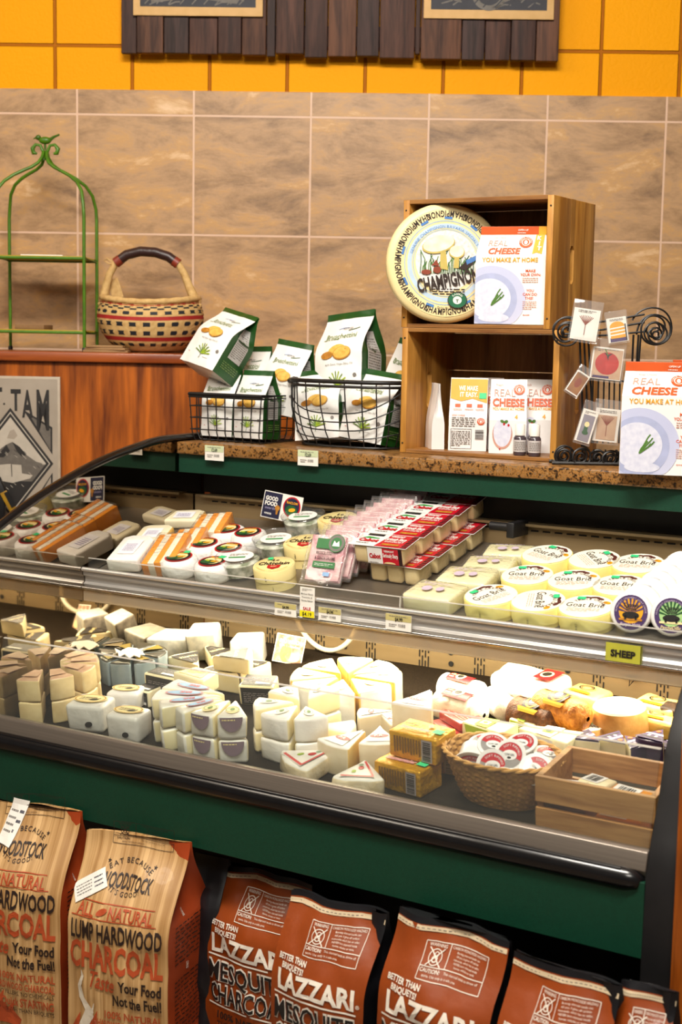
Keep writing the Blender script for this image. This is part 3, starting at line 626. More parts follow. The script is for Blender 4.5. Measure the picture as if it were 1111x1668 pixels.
mb.tube([(-.094, -.004, .222), (-.108, -.006, .232), (-.116, -.006, .227), (-.104, -.006, .22), (-.09, -.004, .218)], .0022, STRAW, 6); mb.build('handle', t)
mb = MB(); mb.tube(hp[3:9], .0125, LEATH, 12, rr=[.0125]*6); mb.build('grip', t)
mb = MB(); mb.tube([hp[3], tuple((hp[3][i]*.55+hp[4][i]*.45) for i in range(3))], .0133, LEA2, 12); mb.build('grip_binding', t); mb = MB(); mb.tube([tuple((hp[8][i]*.55+hp[7][i]*.45) for i in range(3)), hp[8]], .0133, LEA2, 12); mb.build('grip_binding', t)
mb = MB(); mb.box((-.014, 0, 0), (.014, .0008, .05), STRAW); mb.build('price_card', t, M=T(-.085, .02, .135) @ RY(-18))

# poster on the oak
PAPG = mat('grey_poster_paper', '#a79a8a', .65, col2='#978a7a', scale=14); FRM = mat('pale_frame', '#b7a792', .5); PINK = mat('poster_ink', '#262220', .6); PGR = mat('poster_grey', '#6d655c', .65, col2='#5a534b', scale=70); PLT = mat('poster_light', '#beb3a3', .65)
d = OD-.003; a = on_wall(99, 700, d); tp = on_wall(50, 613, d); cx = on_wall(18, 700, d).x; hw = a.x-cx; H = .40
M = wallM(d) @ T(cx, 0, tp.z-H/2); t = thing('poster', 'grey framed MT. TAM poster with a mountain and cheese, fixed to the oak half wall', 'poster', M)
mb = MB(); mb.box((-hw, -.006, -H/2), (hw, .0025, H/2), FRM, bev=.001); mb.build('frame', t)
mb = MB(); D = Dec(mb, lambda x, y, z: Vector((x, -.0061-z*LAY, y))); W = hw-.006; D.rect(-W, -H/2+.006, W, H/2-.006, PAPG)
def up(px, py): q = on_wall(px, py, d); return (q.x-cx, q.z-(tp.z-H/2))
for ch, px, py, hh, ww in (('M', -52, 655, .070, .046), ('T', -3, 648, .050, .024), ('.', 8, 652, .020, .007), ('T', 27, 651, .050, .025), ('A', 46, 657, .064, .027), ('M', 71, 667, .094, .031)):
    x, y = up(px, py); D.text(ch, x, y, hh, PINK, w=ww, bold=.03, z=3)
ap = up(18, 664); rt = up(88, 755); x0 = ap[0]; bt = (x0, 2*rt[1]-ap[1]); lf = (2*x0-rt[0], rt[1])
def dia(k, m, z):
    c = (x0, rt[1]); D.poly([(c[0]+(p[0]-c[0])*k, c[1]+(p[1]-c[1])*k) for p in (ap, rt, bt, lf)], m, z)
for s in (-1, 1):
    D.poly([(s*(rt[0]-x0)*.30+x0, ap[1]-.004), (s*(rt[0]-x0)*.98+x0, ap[1]-.046), (s*(rt[0]-x0)*.98+x0, rt[1]+.022)], PINK, 1.2); D.poly([(s*(rt[0]-x0)*.46+x0, ap[1]-.018), (s*(rt[0]-x0)*.94+x0, ap[1]-.05), (s*(rt[0]-x0)*.94+x0, rt[1]+.032)], PGR, 1.6)
    D.poly([(s*(rt[0]-x0)*.30+x0, bt[1]+.004), (s*(rt[0]-x0)*.98+x0, bt[1]+.046), (s*(rt[0]-x0)*.98+x0, rt[1]-.022)], PINK, 1.2); D.poly([(s*(rt[0]-x0)*.46+x0, bt[1]+.018), (s*(rt[0]-x0)*.94+x0, bt[1]+.05), (s*(rt[0]-x0)*.94+x0, rt[1]-.032)], PAPG, 1.6)
dia(1.07, PAPG, 2); dia(1.0, PINK, 2.4); dia(.93, PLT, 2.7); dia(.90, PINK, 3); dia(.83, PLT, 3.3)
c = (x0, rt[1]); hx = (rt[0]-x0)*.83; hy = (ap[1]-rt[1])*.83
def q(x, y): return (c[0]+x*hx, c[1]+y*hy)
D.poly([q(-.5, .10), q(-.30, .30), q(-.12, .40), q(.05, .46), q(.25, .36), q(.45, .18), q(.72, .04), q(.9, 0.0), q(.72, -.26), q(-.72, -.26), q(-.95, 0)], PGR, 3.6)
D.poly([q(.05, .46), q(.25, .36), q(.45, .18), q(.30, .15), q(.18, .25)], PINK, 3.9); D.poly([q(-.12, .40), q(-.02, .26), q(-.2, .12), q(-.4, .12)], PINK, 3.9); D.poly([q(-.02, .7), q(.1, .74), q(.2, .6), q(.1, .52), q(-.1, .54)], PAPG, 3.8)
D.poly([q(-.98, -.02), q(.98, -.02), q(.5, -.5), q(0, -1), q(-.5, -.5)], PGR, 3.8); D.poly([q(-.62, -.40), q(.62, -.40), q(0, -1)], PINK, 4.0)
D.poly([q(-.6, -.26), q(.1, -.20), q(.62, -.26), q(.55, -.33), q(.05, -.44), q(-.6, -.36)], PLT, 4.3)
D.poly([q(-.35, -.05), q(.0, -.02), q(.02, -.30), q(-.35, -.30)], PLT, 4.6); D.poly([q(.02, -.03), q(.3, -.04), q(.32, -.26), q(.04, -.30)], PLT, 4.8); D.line([q(.02, -.04), q(.03, -.30)], .002, PINK, 5)
r = random.Random(4)
for i in range(70):
    x = r.uniform(-.8, .8); y = r.uniform(-.75, .3)
    if abs(x)+abs(y) < .92 and not (abs(x) < .5 and -.42 < y < .0): D.line([q(x, y), q(x+.07, y-.05)], .0011, PINK if r.random() < .6 else PLT, 5)
mb.build('print', t)
# dark packet hanging before the poster
p = on_wall(8, 812, 3.42); MU = mat('mustard_tag', '#a8801a', .5, col2='#8a6410')
t = thing('hanging_packet', 'dark packet with a mustard tag, hanging at the left edge before the poster', 'packet', wallM(3.42) @ T(p.x, 0, p.z))
mb = MB(); mb.prism([(-.055, -.05), (-.02, -.055), (.0, -.05), (.004, .02), (-.012, .055), (-.05, .06)], -.008, .008, BLACKM, bev=.004, M=RX(90)); mb.tube([(-.03, 0, .055), (-.03, .012, .09), (-.03, .035, .10)], .0012, BLACKM, 6); mb.build('pouch', t)
mb = MB(); mb.box((-.008, -.002, -.026), (.010, .002, .026), MU, bev=.001, M=T(.010, -.010, -.006) @ RY(-28)); mb.box((-.006, -.0015, -.02), (.006, .0015, .02), BLACKM, M=T(.016, -.0125, 0) @ RY(-28)); mb.build('tag', t)
# ------------------------------------------------------------ goods on the granite
def gusset_bag(mb, w, d, h, front, side, back=None, p0=.55, nu=18, ns=6, nv=26, bulge=.006, wr=.0025, seed=1, band=None, bandm=None, top=.0022, foot=.0, fold=.8, wave=0):
    """a paper or film bag: rectangular foot, gusseted sides, sealed flat top; returns maps of its front and right side"""
    back = back or front
    def sm(t): t = max(0, min(1, t)); return t*t*(3-2*t)
    def dep(t): return (d/2)*(1-sm((t-p0)/(1-p0)))+top
    def wid(t): return w/2*(1-.03*math.sin(PI*min(1, t*1.1))*.5)
    def nz(x, y, z): return noise.noise(Vector((x*22+seed*3.1, y*22, z*17+seed)))*wr + noise.noise(Vector((x*60+seed, y*60, z*45)))*wr*.35
    def fr(x, z, off=0):
        t = z/h; u = max(-1, min(1, x/(w/2))); y = -(dep(t)+bulge*(1-u*u)*math.sin(PI*max(0, min(1, t*.95+.05)))**.7) + nz(x, 0, z)*(1-abs(u)**6*.5)*(1-sm((t-.94)/.06))
        k = sm((t-.7)/.3)*wave; n1 = noise.noise(Vector((x*14+seed*5.3, 1.7, seed))); n2 = noise.noise(Vector((x*11-seed*2.1, 4.2, seed)))
        return Vector((u*wid(t), y-off+n1*k*1.6, z+n2*k))
    def sd(s, z, sx, off=0): # s -1 front edge .. 1 back edge
        t = z/h; D = dep(t); ins = fold*math.sqrt(max(0, (d/2)**2-min(D, d/2)**2)); ins = min(ins, w*.32)
        x = wid(t)-ins*(1-abs(s)) + nz(.3*sx, s*d, z)*.6*(1-abs(s)); return Vector((sx*(x+off), s*D, z))
    rows = []; ms = []
    for j in range(nv+1):
        z = h*j/nv; row = []
        for i in range(nu+1): row.append(fr((-1+2*i/nu)*w/2, z))
        for i in range(1, ns): row.append(sd(-1+2*i/ns, z, 1))
        for i in range(nu+1):
            p = fr((1-2*i/nu)*w/2, z); q_ = noise.noise(Vector(((1-2*i/nu)*w/2*14+seed*5.3, 1.7, seed)))*sm((z/h-.7)/.3)*wave*1.6; row.append(Vector((p.x, -(p.y-q_)+q_, p.z)))
        for i in range(1, ns): row.append(sd(1-2*i/ns, z, -1))
        rows += row
    n = 2*(nu+1)+2*(ns-1)
    def seg(i):
        if i < nu: return front
        if i < nu+ns: return side
        if i < 2*nu+ns: return back
        return side
    mb.add(rows, [], front, True); o = len(mb.v)-len(rows)
    for j in range(nv):
        for i in range(n):
            a = j*n+i; b = j*n+(i+1) % n; mb.f.append([o+a, o+b, o+b+n, o+a+n]); mm = seg(i)
            if band and j >= nv*(1-band): mm = bandm
            mb.mi.append(mb._m(mm)); mb.sm.append(True)
    mb.f.append([o+i for i in range(n)][::-1]); mb.mi.append(mb._m(front)); mb.sm.append(False)
    mb.f.append([o+nv*n+i for i in range(n)]); mb.mi.append(mb._m(bandm or front)); mb.sm.append(False)
    return (lambda x, z, l: mb.M @ fr(x, z, .0012+l*.0004)), (lambda s, z, l: mb.M @ sd(s, z, 1, .0012+l*.0004))

# --- snack bags
BAGW = mat('white_snack_bag', '#efeeea', .32, col2='#e6e4de', scale=25, bump=.0008, bscale=35); BAGG = mat('green_snack_bag', '#1c4f1a', .35, col2='#163f15', scale=25, bump=.0008, bscale=35)
OLT = mat('olive_green_lettering', '#6f8b4a', .5); NUTR = mat('silver_grey_panel', '#b9b6b2', .4, col2='#a8a5a1')
def snack(label, M, w=.128, h=.215, d=.06, seed=1, group='white and green snack bags in the wire baskets', art='cracker', p0=.5):
    mb = MB(); fm, sm_ = gusset_bag(mb, w, d, h, BAGW, BAGG, seed=seed, band=.11, bandm=BAGG, p0=p0, wr=.004, bulge=.008)
    t = thing('snack_bag', label, 'snack bag', M, group); body = mb.build('pouch', t)
    mb = MB(); fm0 = fm
    # printing follows the film
    def fmap(x, y, l): return fm0(x, y, l)
    D = Dec(mb, fmap, .012)
    D.text('ASTURI', w*.08, h*.80, h*.026, GREYP, w=w*.42, bold=0); D.line([(w*.10, h*.775), (w*.22, h*.785), (w*.32, h*.80)], h*.008, GREEN); D.line([(-w*.12, h*.80), (w*.0, h*.812), (w*.10, h*.81)], h*.006, BLUE2)
    D.text('Bruschettini', 0, h*.715, h*.058, OLT, w=w*.80, bold=.004); D.tiny(-w*.36, h*.668, w*.30, h*.685, 1, OLT, seed=seed)
    D.ell(w*.00, h*.55, w*.17, h*.062, TOAST, 1, rot=8); D.ell(-w*.20, h*.50, w*.13, h*.040, GOLDP, 2, rot=5); D.ell(w*.11, h*.515, w*.18, h*.070, GOLDP, 3, rot=10); D.ell(w*.115, h*.52, w*.165, h*.061, TOAST, 4, rot=10)
    D.text('with Extra Virgin Olive Oil', w*.05, h*.40, h*.022, GREYP, w=w*.55, bold=0)
    for i, (dx, dy) in enumerate(((-.16, .10), (-.10, .14), (-.03, .155), (.04, .15), (.12, .12), (.19, .08), (-.2, .05), (.22, .03), (-.05, .09), (.09, .08))): D.line([(w*.02, h*.17), (w*(.02+dx*.55), h*(.17+dy*.62)), (w*(.02+dx), h*(.17+dy))], w*.022, LIME if i % 2 else OLT, 1+i*.3)
    D.line([(w*.02, h*.17), (w*.0, h*.10)], w*.012, GREEN); D.tiny(-w*.38, h*.15, -w*.22, h*.17, 1, RED, seed=2); D.tiny(w*.1, h*.12, w*.24, h*.135, 1, GREYP, seed=5); D.ell(w*.38, h*.27, w*.035, w*.035, GREYP, 1)
    D2 = Dec(mb, sm_, .02); D2.rect(-.55, h*.28, .55, h*.78, NUTR); D2.text('Nutrition Facts', 0, h*.74, h*.02, BLACK, w=.95, bold=.01); D2.tiny(-.48, h*.31, .48, h*.71, 14, GREYP, seed=seed); D2.tiny(-.7, h*.10, .7, h*.22, 4, OLT, seed=3)
    mb.build('printing', t)
    return t
WIRE = mat('black_wire', '#171413', .45, col2='#0f0d0c')
# rectangular wire basket at the left end
bx0, bx1, by0, by1 = -1.936, -1.742, 2.535, 2.715; bh = .104
t = thing('rectangular_wire_basket', 'rectangular black wire basket full of snack bags, at the left end of the granite', 'wire basket', T((bx0+bx1)/2, (by0+by1)/2, CZ))
a, b_ = (bx1-bx0)/2, (by1-by0)/2; bz = .002
mb = MB(); mb.tube([(-a, -b_, bh), (a, -b_, bh), (a, b_, bh), (-a, b_, bh)], .0042, WIRE, 8, closed=True); mb.tube([(-a-.001, -b_, bh-.006), (a+.001, -b_, bh-.006), (a, b_, bh-.006), (-a, b_, bh-.006)], .0022, WIRE, 6, closed=True); mb.build('rim', t)
mb = MB(); k = .93
for i in range(9):
    x = -a+2*a*i/8; mb.tube([(x, -b_, bh), (x*k, -b_*.98, .02), (x*k*.97, -b_*.9, bz), (x*k*.97, b_*.9, bz), (x*k, b_*.98, .02), (x, b_, bh)], .0015, WIRE, 5)
for i in range(1, 7):
    y = -b_+2*b_*i/7; mb.tube([(-a, y, bh), (-a*.98, y, .02), (-a*.9, y*.95, bz), (a*.9, y*.95, bz), (a*.98, y, .02), (a, y, bh)], .0015, WIRE, 5)
for z in (.026, .052, .078): f = .955+.045*z/bh; mb.tube([(-a*f, -b_, z), (a*f, -b_, z), (a*f, b_, z), (-a*f, b_, z)], .0015, WIRE, 5, closed=True)
mb.build('wire_mesh', t)
# rounded wire basket
rcx, rcy = -1.572, 2.672
t = thing('rounded_wire_basket', 'rounded black wire basket full of snack bags, between the rectangular basket and the crates', 'wire basket', T(rcx, rcy, CZ))
def rk(a, s, z): return (.150*s*math.copysign(abs(math.cos(a))**.75, math.cos(a)), .126*s*math.copysign(abs(math.sin(a))**.75, math.sin(a)), z)
bh = .142
mb = MB(); mb.tube([rk(2*PI*i/48, 1, bh) for i in range(48)], .0045, WIRE, 8, closed=True); mb.tube([rk(2*PI*i/48, .985, bh-.010) for i in range(48)], .0035, WIRE, 6, closed=True); mb.build('rim', t)
mb = MB()
for i in range(26):
    q = 2*PI*i/26; mb.tube([rk(q, 1, bh), rk(q+.02, .99, bh*.6), rk(q+.05, .92, bh*.25), rk(q+.07, .82, .006), rk(q+.07, .5, .002)], .0015, WIRE, 5)
for z, s in ((.03, .91), (.055, .955), (.08, .98), (.105, .99)): mb.tube([(lambda p: (p[0], p[1], p[2]-.03*max(0, -math.sin(2*PI*i/48))**2*(z/.105)+.03*abs(math.cos(2*PI*i/48))**3*(z/.105)))(rk(2*PI*i/48, s, z)) for i in range(48)], .0015, WIRE, 5, closed=True)
mb.tube([rk(2*PI*i/48, .82, .004) for i in range(48)], .0022, WIRE, 6, closed=True)
for yy in (-.06, -.03, 0, .03, .06): mb.tube([(-.10, yy, .002), (.10, yy, .002)], .0015, WIRE, 5)
mb.build('wire_mesh', t)
for sx in (-1,):
    mb = MB(); mb.tube([(sx*.143, -.05, bh), (sx*.158, -.045, bh-.004), (sx*.163, 0, bh-.010), (sx*.158, .045, bh-.004), (sx*.143, .05, bh)], .0058, WIRE, 10); mb.build('grip', t)
# bags of the rectangular basket
def bagM(x, y, z, rot, lean=0, side=0): return T(x, y, z) @ RZ(rot) @ RY(side) @ RX(lean)
snack('snack_bag', bagM(-1.886, 2.598, CZ+.0085, 2, -3, 0), w=.084, h=.150, d=.06, seed=2)['label'] = 'white snack bag in the rectangular wire basket, front left behind its wires'
snack('snack_bag', bagM(-1.796, 2.596, CZ+.0085, -4, -3, 0), w=.084, h=.150, d=.06, seed=3)['label'] = 'white snack bag in the rectangular wire basket, front right behind its wires'
snack('snack_bag', bagM(-1.772, 2.664, CZ+.060, -2, -6, 8), w=.096, h=.165, d=.06, seed=4)['label'] = 'snack bag with green band poking up at the right of the rectangular basket'
snack('snack_bag', bagM(-1.868, 2.680, CZ+.050, 4, -4, -2), w=.10, h=.16, d=.05, seed=5)['label'] = 'snack bag standing at the back of the rectangular basket, half hidden by the tilted bag'
snack('snack_bag', T(-1.915, 2.568, CZ+.150) @ RZ(-8) @ RX(-30) @ RY(13), w=.118, h=.160, d=.07, seed=6)['label'] = 'tilted snack bag lying on the others, leaning out at the left of the rectangular basket'
# bags of the rounded basket
snack('snack_bag', bagM(-1.640, 2.630, CZ+.0095, 6, -10, -7), w=.108, h=.158, d=.065, seed=7)['label'] = 'snack bag low in the rounded wire basket at left, partly under the tall bag'
snack('snack_bag', bagM(-1.524, 2.630, CZ+.0115, -8, -10, 6), w=.115, h=.155, d=.075, seed=8)['label'] = 'snack bag low in the rounded wire basket at right, showing its green side'
snack('snack_bag', bagM(-1.605, 2.678, CZ+.086, -4, -10, -7), w=.126, h=.208, d=.09, seed=9)['label'] = 'tallest snack bag with crackers printed large, standing up out of the rounded basket'
snack('snack_bag', bagM(-1.497, 2.716, CZ+.060, -6, -4, 10), w=.09, h=.172, d=.06, seed=11)['label'] = 'snack bag at the back right of the rounded basket, green top showing beside the crates'

# --- wooden crates
CR1 = wood('crate_pine_gold', '#a87c42', '#6a431c', 5, 2, .5, .15); CRE = wood('crate_pine_end', '#d39a48', '#96601f', 5, 2, .45, .2); CRI = wood('crate_pine_slat', '#a87638', '#70441a', 5, 0, .55, .1)
def crate(M, w, h, d, label):
    t = thing('wooden_crate', label, 'crate', M, 'stacked wooden crates'); tk = .013
    for sx in (-1, 1):
        mb = MB(); x0, x1 = (-w/2, -w/2+tk) if sx < 0 else (w/2-tk, w/2); yh = d*.46; sl = .010
        # end board with a hand slot
        mb.box((x0, 0, 0), (x1, yh-sl, h), CRE, bev=.001, smooth=False); mb.box((x0, yh+sl, 0), (x1, d, h), CRE, bev=.001, smooth=False)
        mb.box((x0, yh-sl, 0), (x1, yh+sl, h*.5-.04), CRE); mb.box((x0, yh-sl, h*.5+.04), (x1, yh+sl, h), CRE)
        for q in (-1, 1): # rounded slot ends
            P = [(yh-sl, h*.5+q*.04), (yh+sl, h*.5+q*.04), (yh+sl, h*.5+q*.030), (yh+sl*.5, h*.5+q*.037), (yh-sl*.5, h*.5+q*.037), (yh-sl, h*.5+q*.030)]
            yz(mb, P if q > 0 else P[::-1], x0, x1, CRE)
        for z in (.02, h-.02): mb.ball((sx*(w/2-.006), .0, z), .002, BLACKM)
        mb.build('end_board', t)
    mb = MB(); mb.box((-w/2+tk, .002, 0), (w/2-tk, d*.5-.001, .0075), CRI, bev=.0008, smooth=False); mb.box((-w/2+tk, d*.5+.001, 0), (w/2-tk, d, .0075), CRI, bev=.0008, smooth=False); mb.build('bottom_slats', t)
    mb = MB(); mb.box((-w/2-.001, .001, h-.0075), (w/2-tk, d*.5-.001, h+.0008), CRI, bev=.0008, smooth=False); mb.box((-w/2-.001, d*.5+.001, h-.0075), (w/2-tk, d, h+.0008), CRI, bev=.0008, smooth=False); mb.build('top_slats', t)
    mb = MB()
    for i in range(3): mb.box((-w/2+tk, d-.008, .0075+i*(h-.015)/3+.0008), (w/2-tk, d, .0075+(i+1)*(h-.015)/3-.0008), CR1)
    mb.build('back_slats', t)
    return t
p0_ = at_z(650, 738, CZ); p1_ = at_z(905, 752, CZ); CY_ = 2.572; cxl, cxr = at_y(651, 738, CY_).x, at_y(905, 752, CY_).x; cw = cxr-cxl; ch_ = at_y(652, 533, CY_).z-CZ-.002; ch2 = at_y(653, 325, CY_).z-CZ-ch_-.004
low = crate(T((cxl+cxr)/2, CY_, CZ+.0005), cw, ch_, .215, 'lower wooden crate standing on the granite, holding small cheese kits and bottles')
ux = (at_y(653, 530, CY_).x+at_y(895, 530, CY_).x)/2; uw = at_y(895, 530, CY_).x-at_y(653, 530, CY_).x
UZ = CZ+ch_+.002
upc = crate(T(ux, CY_+.001, UZ), uw, ch2, .215, 'upper wooden crate on top of the other, with the round mushroom cheese and a carton')

# --- big round cheese box
IVORY = mat('ivory_carton', '#eddca6', .45, col2='#e4d094', scale=18); BRN = BROWNP; STEMC = mat('pale_mushroom_stem', '#c9b45e', .5); CAPC = mat('cream_mushroom_cap', '#f6efdc', .5, col2='#e8d6a8', scale=60); GRS = mat('printed_grass', '#4f7a2c', .5); PALEG = mat('pale_print_ground', '#f0efe8', .5, col2='#cfcac4', scale=160, amt=.7); RUST = mat('rust_print', '#8a3a1c', .5); LBL = mat('light_blue_band', '#bcd3e6', .5)
r_ = .1195; pc = hit(722, 431, (0, 2.600, 0), Vector((0, 1, 0))); zc = UZ+.0085+r_
M = T(pc.x+.003, 2.600, zc+.0008) @ RZ(36) @ RX(-2)
t = thing('round_cheese_box', 'big round ivory CHAMPIGNON cheese box with printed mushrooms, standing in the upper crate', 'cheese', M)
mb = MB(); mb.lathe([(r_-.010, -.018), (r_-.003, -.015), (r_, -.008), (r_, .008), (r_-.004, .015), (r_-.012, .0175)], IVORY, 14*4, M=RX(90))
mb.build('box', t); mb = MB(); D = Dec(mb, lambda x, y, z: Vector((x, -.0183-z*LAY, y)))
Rr = r_-.012; D.ell(0, 0, Rr, Rr, IVORY, 0, n=60); D.ring(0, 0, .083, .0845, BLUE, 1); D.ring(0, 0, .0695, .0785, LBL, 1); D.ring(0, 0, .066, .0672, BLUE, 1); D.ell(0, .004, .062, .061, PALEG, .6)
for i in range(8): D.arc('CHAMPIGNON', 0, 0, .0975, -90+45*i, .0125, BRN, bold=.02, inward=True, sp=.5, sq=.66)
D.arc('GENUINE CHAMPIGNON BAVARIA SPECIALTY', 0, 0, .0725, 95, .0055, BLUE2, bold=.0)
for md in (88, 52, 120, 165, 205, 250, 300, 20): q = R(md); D.poly([(.0895*math.cos(q+dx)+dy*math.cos(q), .0895*math.sin(q+dx)+dy*math.sin(q)) for dx, dy in ((-.09, -.002), (.09, -.002), (.09, .003), (-.09, .003))], BLUE2, 2)
# mushrooms and grass
for i in range(34):
    rr = random.Random(i); x = -.052+.0027*i*1.2; h0 = .018+.03*rr.random(); D.line([(x, -.022), (x+.006*(rr.random()-.5), -.022+h0*.6), (x+.02*(rr.random()-.4), -.022+h0)], .0018, GRS if i % 3 else GREEN, 2+i*.05)
D.poly([(-.012, -.012), (.004, -.014), (-.002, .028), (-.012, .03)], STEMC, 5); D.ell(-.016, .036, .034, .017, STEMC, 5.4, rot=14); D.ell(-.016, .038, .032, .0155, CAPC, 5.8, rot=14)
D.poly([(.015, -.010), (.026, -.010), (.026, .018), (.017, .018)], STEMC, 5.5); D.ell(.021, .022, .016, .013, STEMC, 6); D.ell(.021, .0235, .0145, .0115, CAPC, 6.3)
D.ell(-.018, -.014, .008, .007, RUST, 6.6); D.ell(-.040, -.019, .010, .005, RUST, 6.6); D.poly([(.025, -.01), (.05, .012), (.055, .0), (.04, -.014)], BRN, 6.4); D.poly([(-.03, -.006), (-.02, .006), (-.014, -.006)], RUST, 6.4)
D.poly([(.040, .006), (.068, .020), (.068, .010), (.042, -.003)], BLUE2, 7)
D.text('CHAMPIGNON', .004, -.034, .026, BRN, w=.126, rot=12, bold=.035, z=7.5); D.tiny(-.026, -.064, .040, -.050, 3, BRN, seed=3, thick=.5)
D.ell(.024, -.074, .020, .0165, BRN, 8); D.ell(.024, -.074, .0185, .0150, mat('dark_green_seal', '#1c6b45', .45), 8.3); D.ell(.024, -.074, .009, .008, WHITE, 8.6); D.text('T', .024, -.0755, .006, GREEN, bold=.05, z=9); D.arc('KASEREI', .024, -.074, .0125, 90, .0036, WHITE, bold=.02, z=9)
D.arc('DOUBLE CREAM', 0, 0, .0905, -82, .005, BRN, bold=0, inward=True)
mb.build('printing', t)

# --- milk-carton shaped cheese kits
KBRN = mat('burnt_orange_side', '#a8431a', .45, col2='#983a15'); KORG = mat('burnt_orange_top', '#d0561a', .42, col2='#c44e16'); KWHT = mat('white_carton', '#eeebe8', .42, col2='#e6e2de', scale=12); PLATE = mat('pale_blue_plate', '#c6c9e0', .5, col2='#b4b9d6', scale=10); PLAT2 = mat('blue_plate_shade', '#aeb5d6', .5); CHS = mat('printed_white_cheese', '#dcdde8', .55, col2='#c2c4d8', scale=120); REALC = mat('pale_rose_print', '#cf9a86', .5)
def logo(D, cx, cy, r, z=2): D.ell(cx, cy, r, r*.92, ORANGE, z); D.ell(cx, cy, r*.62, r*.58, WHITE, z+.3); D.ell(cx, cy, r*.5, r*.5, ORANGE, z+.6); D.ell(cx, cy-.04*r, r*.26, r*.34, WHITE, z+.9); D.arc('CHEESE MAKING', cx, cy, r*.80, 90, r*.24, WHITE, bold=.0, z=z+.6)
def carton(M, label, w=.142, h=.200, d=.085, group='large white cheese making cartons'):
    t = thing('cheese_kit_carton', label, 'carton', M, group); z1, z2, z3 = h*.70, h*.915, h; dy = d*.40
    mb = MB(); F = [(-w/2, 0, 0), (w/2, 0, 0), (w/2, 0, z1), (-w/2, 0, z1)]
    a_ = [(-w/2, -d/2, 0), (w/2, -d/2, 0), (w/2, d/2, 0), (-w/2, d/2, 0), (-w/2, -d/2, z1), (w/2, -d/2, z1), (w/2, d/2, z1), (-w/2, d/2, z1), (-w*.47, -.002, z2), (w*.47, -.002, z2), (w*.47, .002, z2), (-w*.47, .002, z2)]
    mb.add(a_, [(0, 3, 2, 1), (0, 1, 5, 4), (2, 3, 7, 6), (4, 5, 9, 8), (6, 7, 11, 10)], KWHT); mb.add(a_, [(1, 2, 6, 5), (3, 0, 4, 7), (5, 6, 10, 9), (7, 4, 8, 11), (8, 9, 10, 11)], KBRN); mb.build('box', t)
    mb = MB(); mb.box((-w*.47, -.0022, z2), (w*.47, .0022, z3), KORG, bev=.0006, smooth=False); D = Dec(mb, lambda x, y, l: Vector((x, -.0024-l*LAY, y))); D.text('OPEN UP', w*.14, (z2+z3)/2+.001, h*.018, WHITE, w=w*.17, bold=.01); D.tiny(w*.06, z2+.002, w*.22, z2+.005, 1, WHITE); D.rect(w*.36, z2, w*.47, z3, YELLOW); mb.build('top_seal', t)
    mb = MB(); D = Dec(mb, lambda x, y, l: Vector((x, -d/2-.0003-l*LAY, y)))
    # plate with cheese on the flat front
    def clipell(cx, cy, rx, ry, m, z):
        pts = []
        for i in range(48):
            q = 2*PI*i/48; pts.append((max(-w/2+.0005, cx+rx*math.cos(q)), max(.0006, cy+ry*math.sin(q))))
        D.poly(pts, m, z)
    clipell(-w*.27, h*.26, w*.50, h*.335, PLATE, 1); clipell(-w*.27, h*.25, w*.38, h*.27, PLAT2, 1.5); clipell(-w*.29, h*.26, w*.31, h*.205, CHS, 2); clipell(-w*.22, h*.065, w*.22, h*.045, CHS, 2.3)
    for i, (x, y) in enumerate(((-.13, .36), (-.1, .33), (-.16, .30), (-.08, .30), (-.21, .26), (-.12, .28))): D.line([(-w*.26, h*.19), (w*(x-.03), h*(y-.03)), (w*x, h*y)], w*.018, GRS, 3+i*.2)
    D.text('YOU MAKE AT HOME', -w*.01, h*.655, h*.044, YELLOW, w=w*.80, bold=.02)
    D.text('MAKE', w*.29, h*.545, h*.028, ORANGE, w=w*.17, bold=.02); D.text('YOUR OWN:', w*.29, h*.505, h*.028, ORANGE, w=w*.29, bold=.02); D.tiny(w*.18, h*.42, w*.40, h*.48, 3, REALC, seed=3)
    D.text('YOU', w*.29, h*.345, h*.026, ORANGE, w=w*.13, bold=.02); D.text('CAN DO', w*.29, h*.307, h*.026, ORANGE, w=w*.24, bold=.02); D.text('THIS!', w*.28, h*.268, h*.026, ORANGE, w=w*.16, bold=.02); D.tiny(w*.19, h*.15, w*.39, h*.24, 5, REALC, seed=6); D.tiny(w*.2, h*.09, w*.38, h*.105, 1, ORANGE, seed=9)
    # sloping face
    L = math.hypot(z2-z1, d/2-.002); ty = (d/2-.002)/L; tz = (z2-z1)/L
    D = Dec(mb, lambda x, s, l: Vector((x*(1-.06*s/L), -d/2+s*ty-(.0003+l*LAY)*tz, z1+s*tz-(-.0003-l*LAY)*ty)))
    D.text('Goat Cheese', -w*.20, L*.86, L*.075, REALC, w=w*.36, bold=0, shear=.3); D.text('REAL', -w*.21, L*.58, L*.27, REALC, w=w*.44, bold=-.004, shear=.12); D.text('CHEESE', -w*.10, L*.20, L*.28, ORANGE, w=w*.66, bold=.04, shear=.15)
    logo(D, w*.20, L*.62, w*.10); D.poly([(w*.30, L*.05), (w*.36, L*.12), (w*.44, L*.05), (w*.48, L*1.0), (w*.35, L*1.0)], YELLOW, 1)
    for ch, s in (('K', .82), ('I', .56), ('T', .32)): D.text(ch, w*.40, L*s, L*.18, WHITE, bold=.05, z=3, rot=-8)
    mb.build('printing', t); return t
cb = at_z(1008, 772, CZ)
def rotv(x, y, d): return (x*math.cos(R(d))-y*math.sin(R(d)), x*math.sin(R(d))+y*math.cos(R(d)))
def place_fl(P, w, d, rot, z):  # the box whose front left foot is at P
    ox, oy = rotv(w/2, d/2, rot); return T(P.x+ox, P.y+oy, z) @ RZ(rot)
carton(place_fl(cb, .142, .085, 20, CZ+.0005), 'white REAL CHEESE carton at the right end of the granite, in front of its twin')
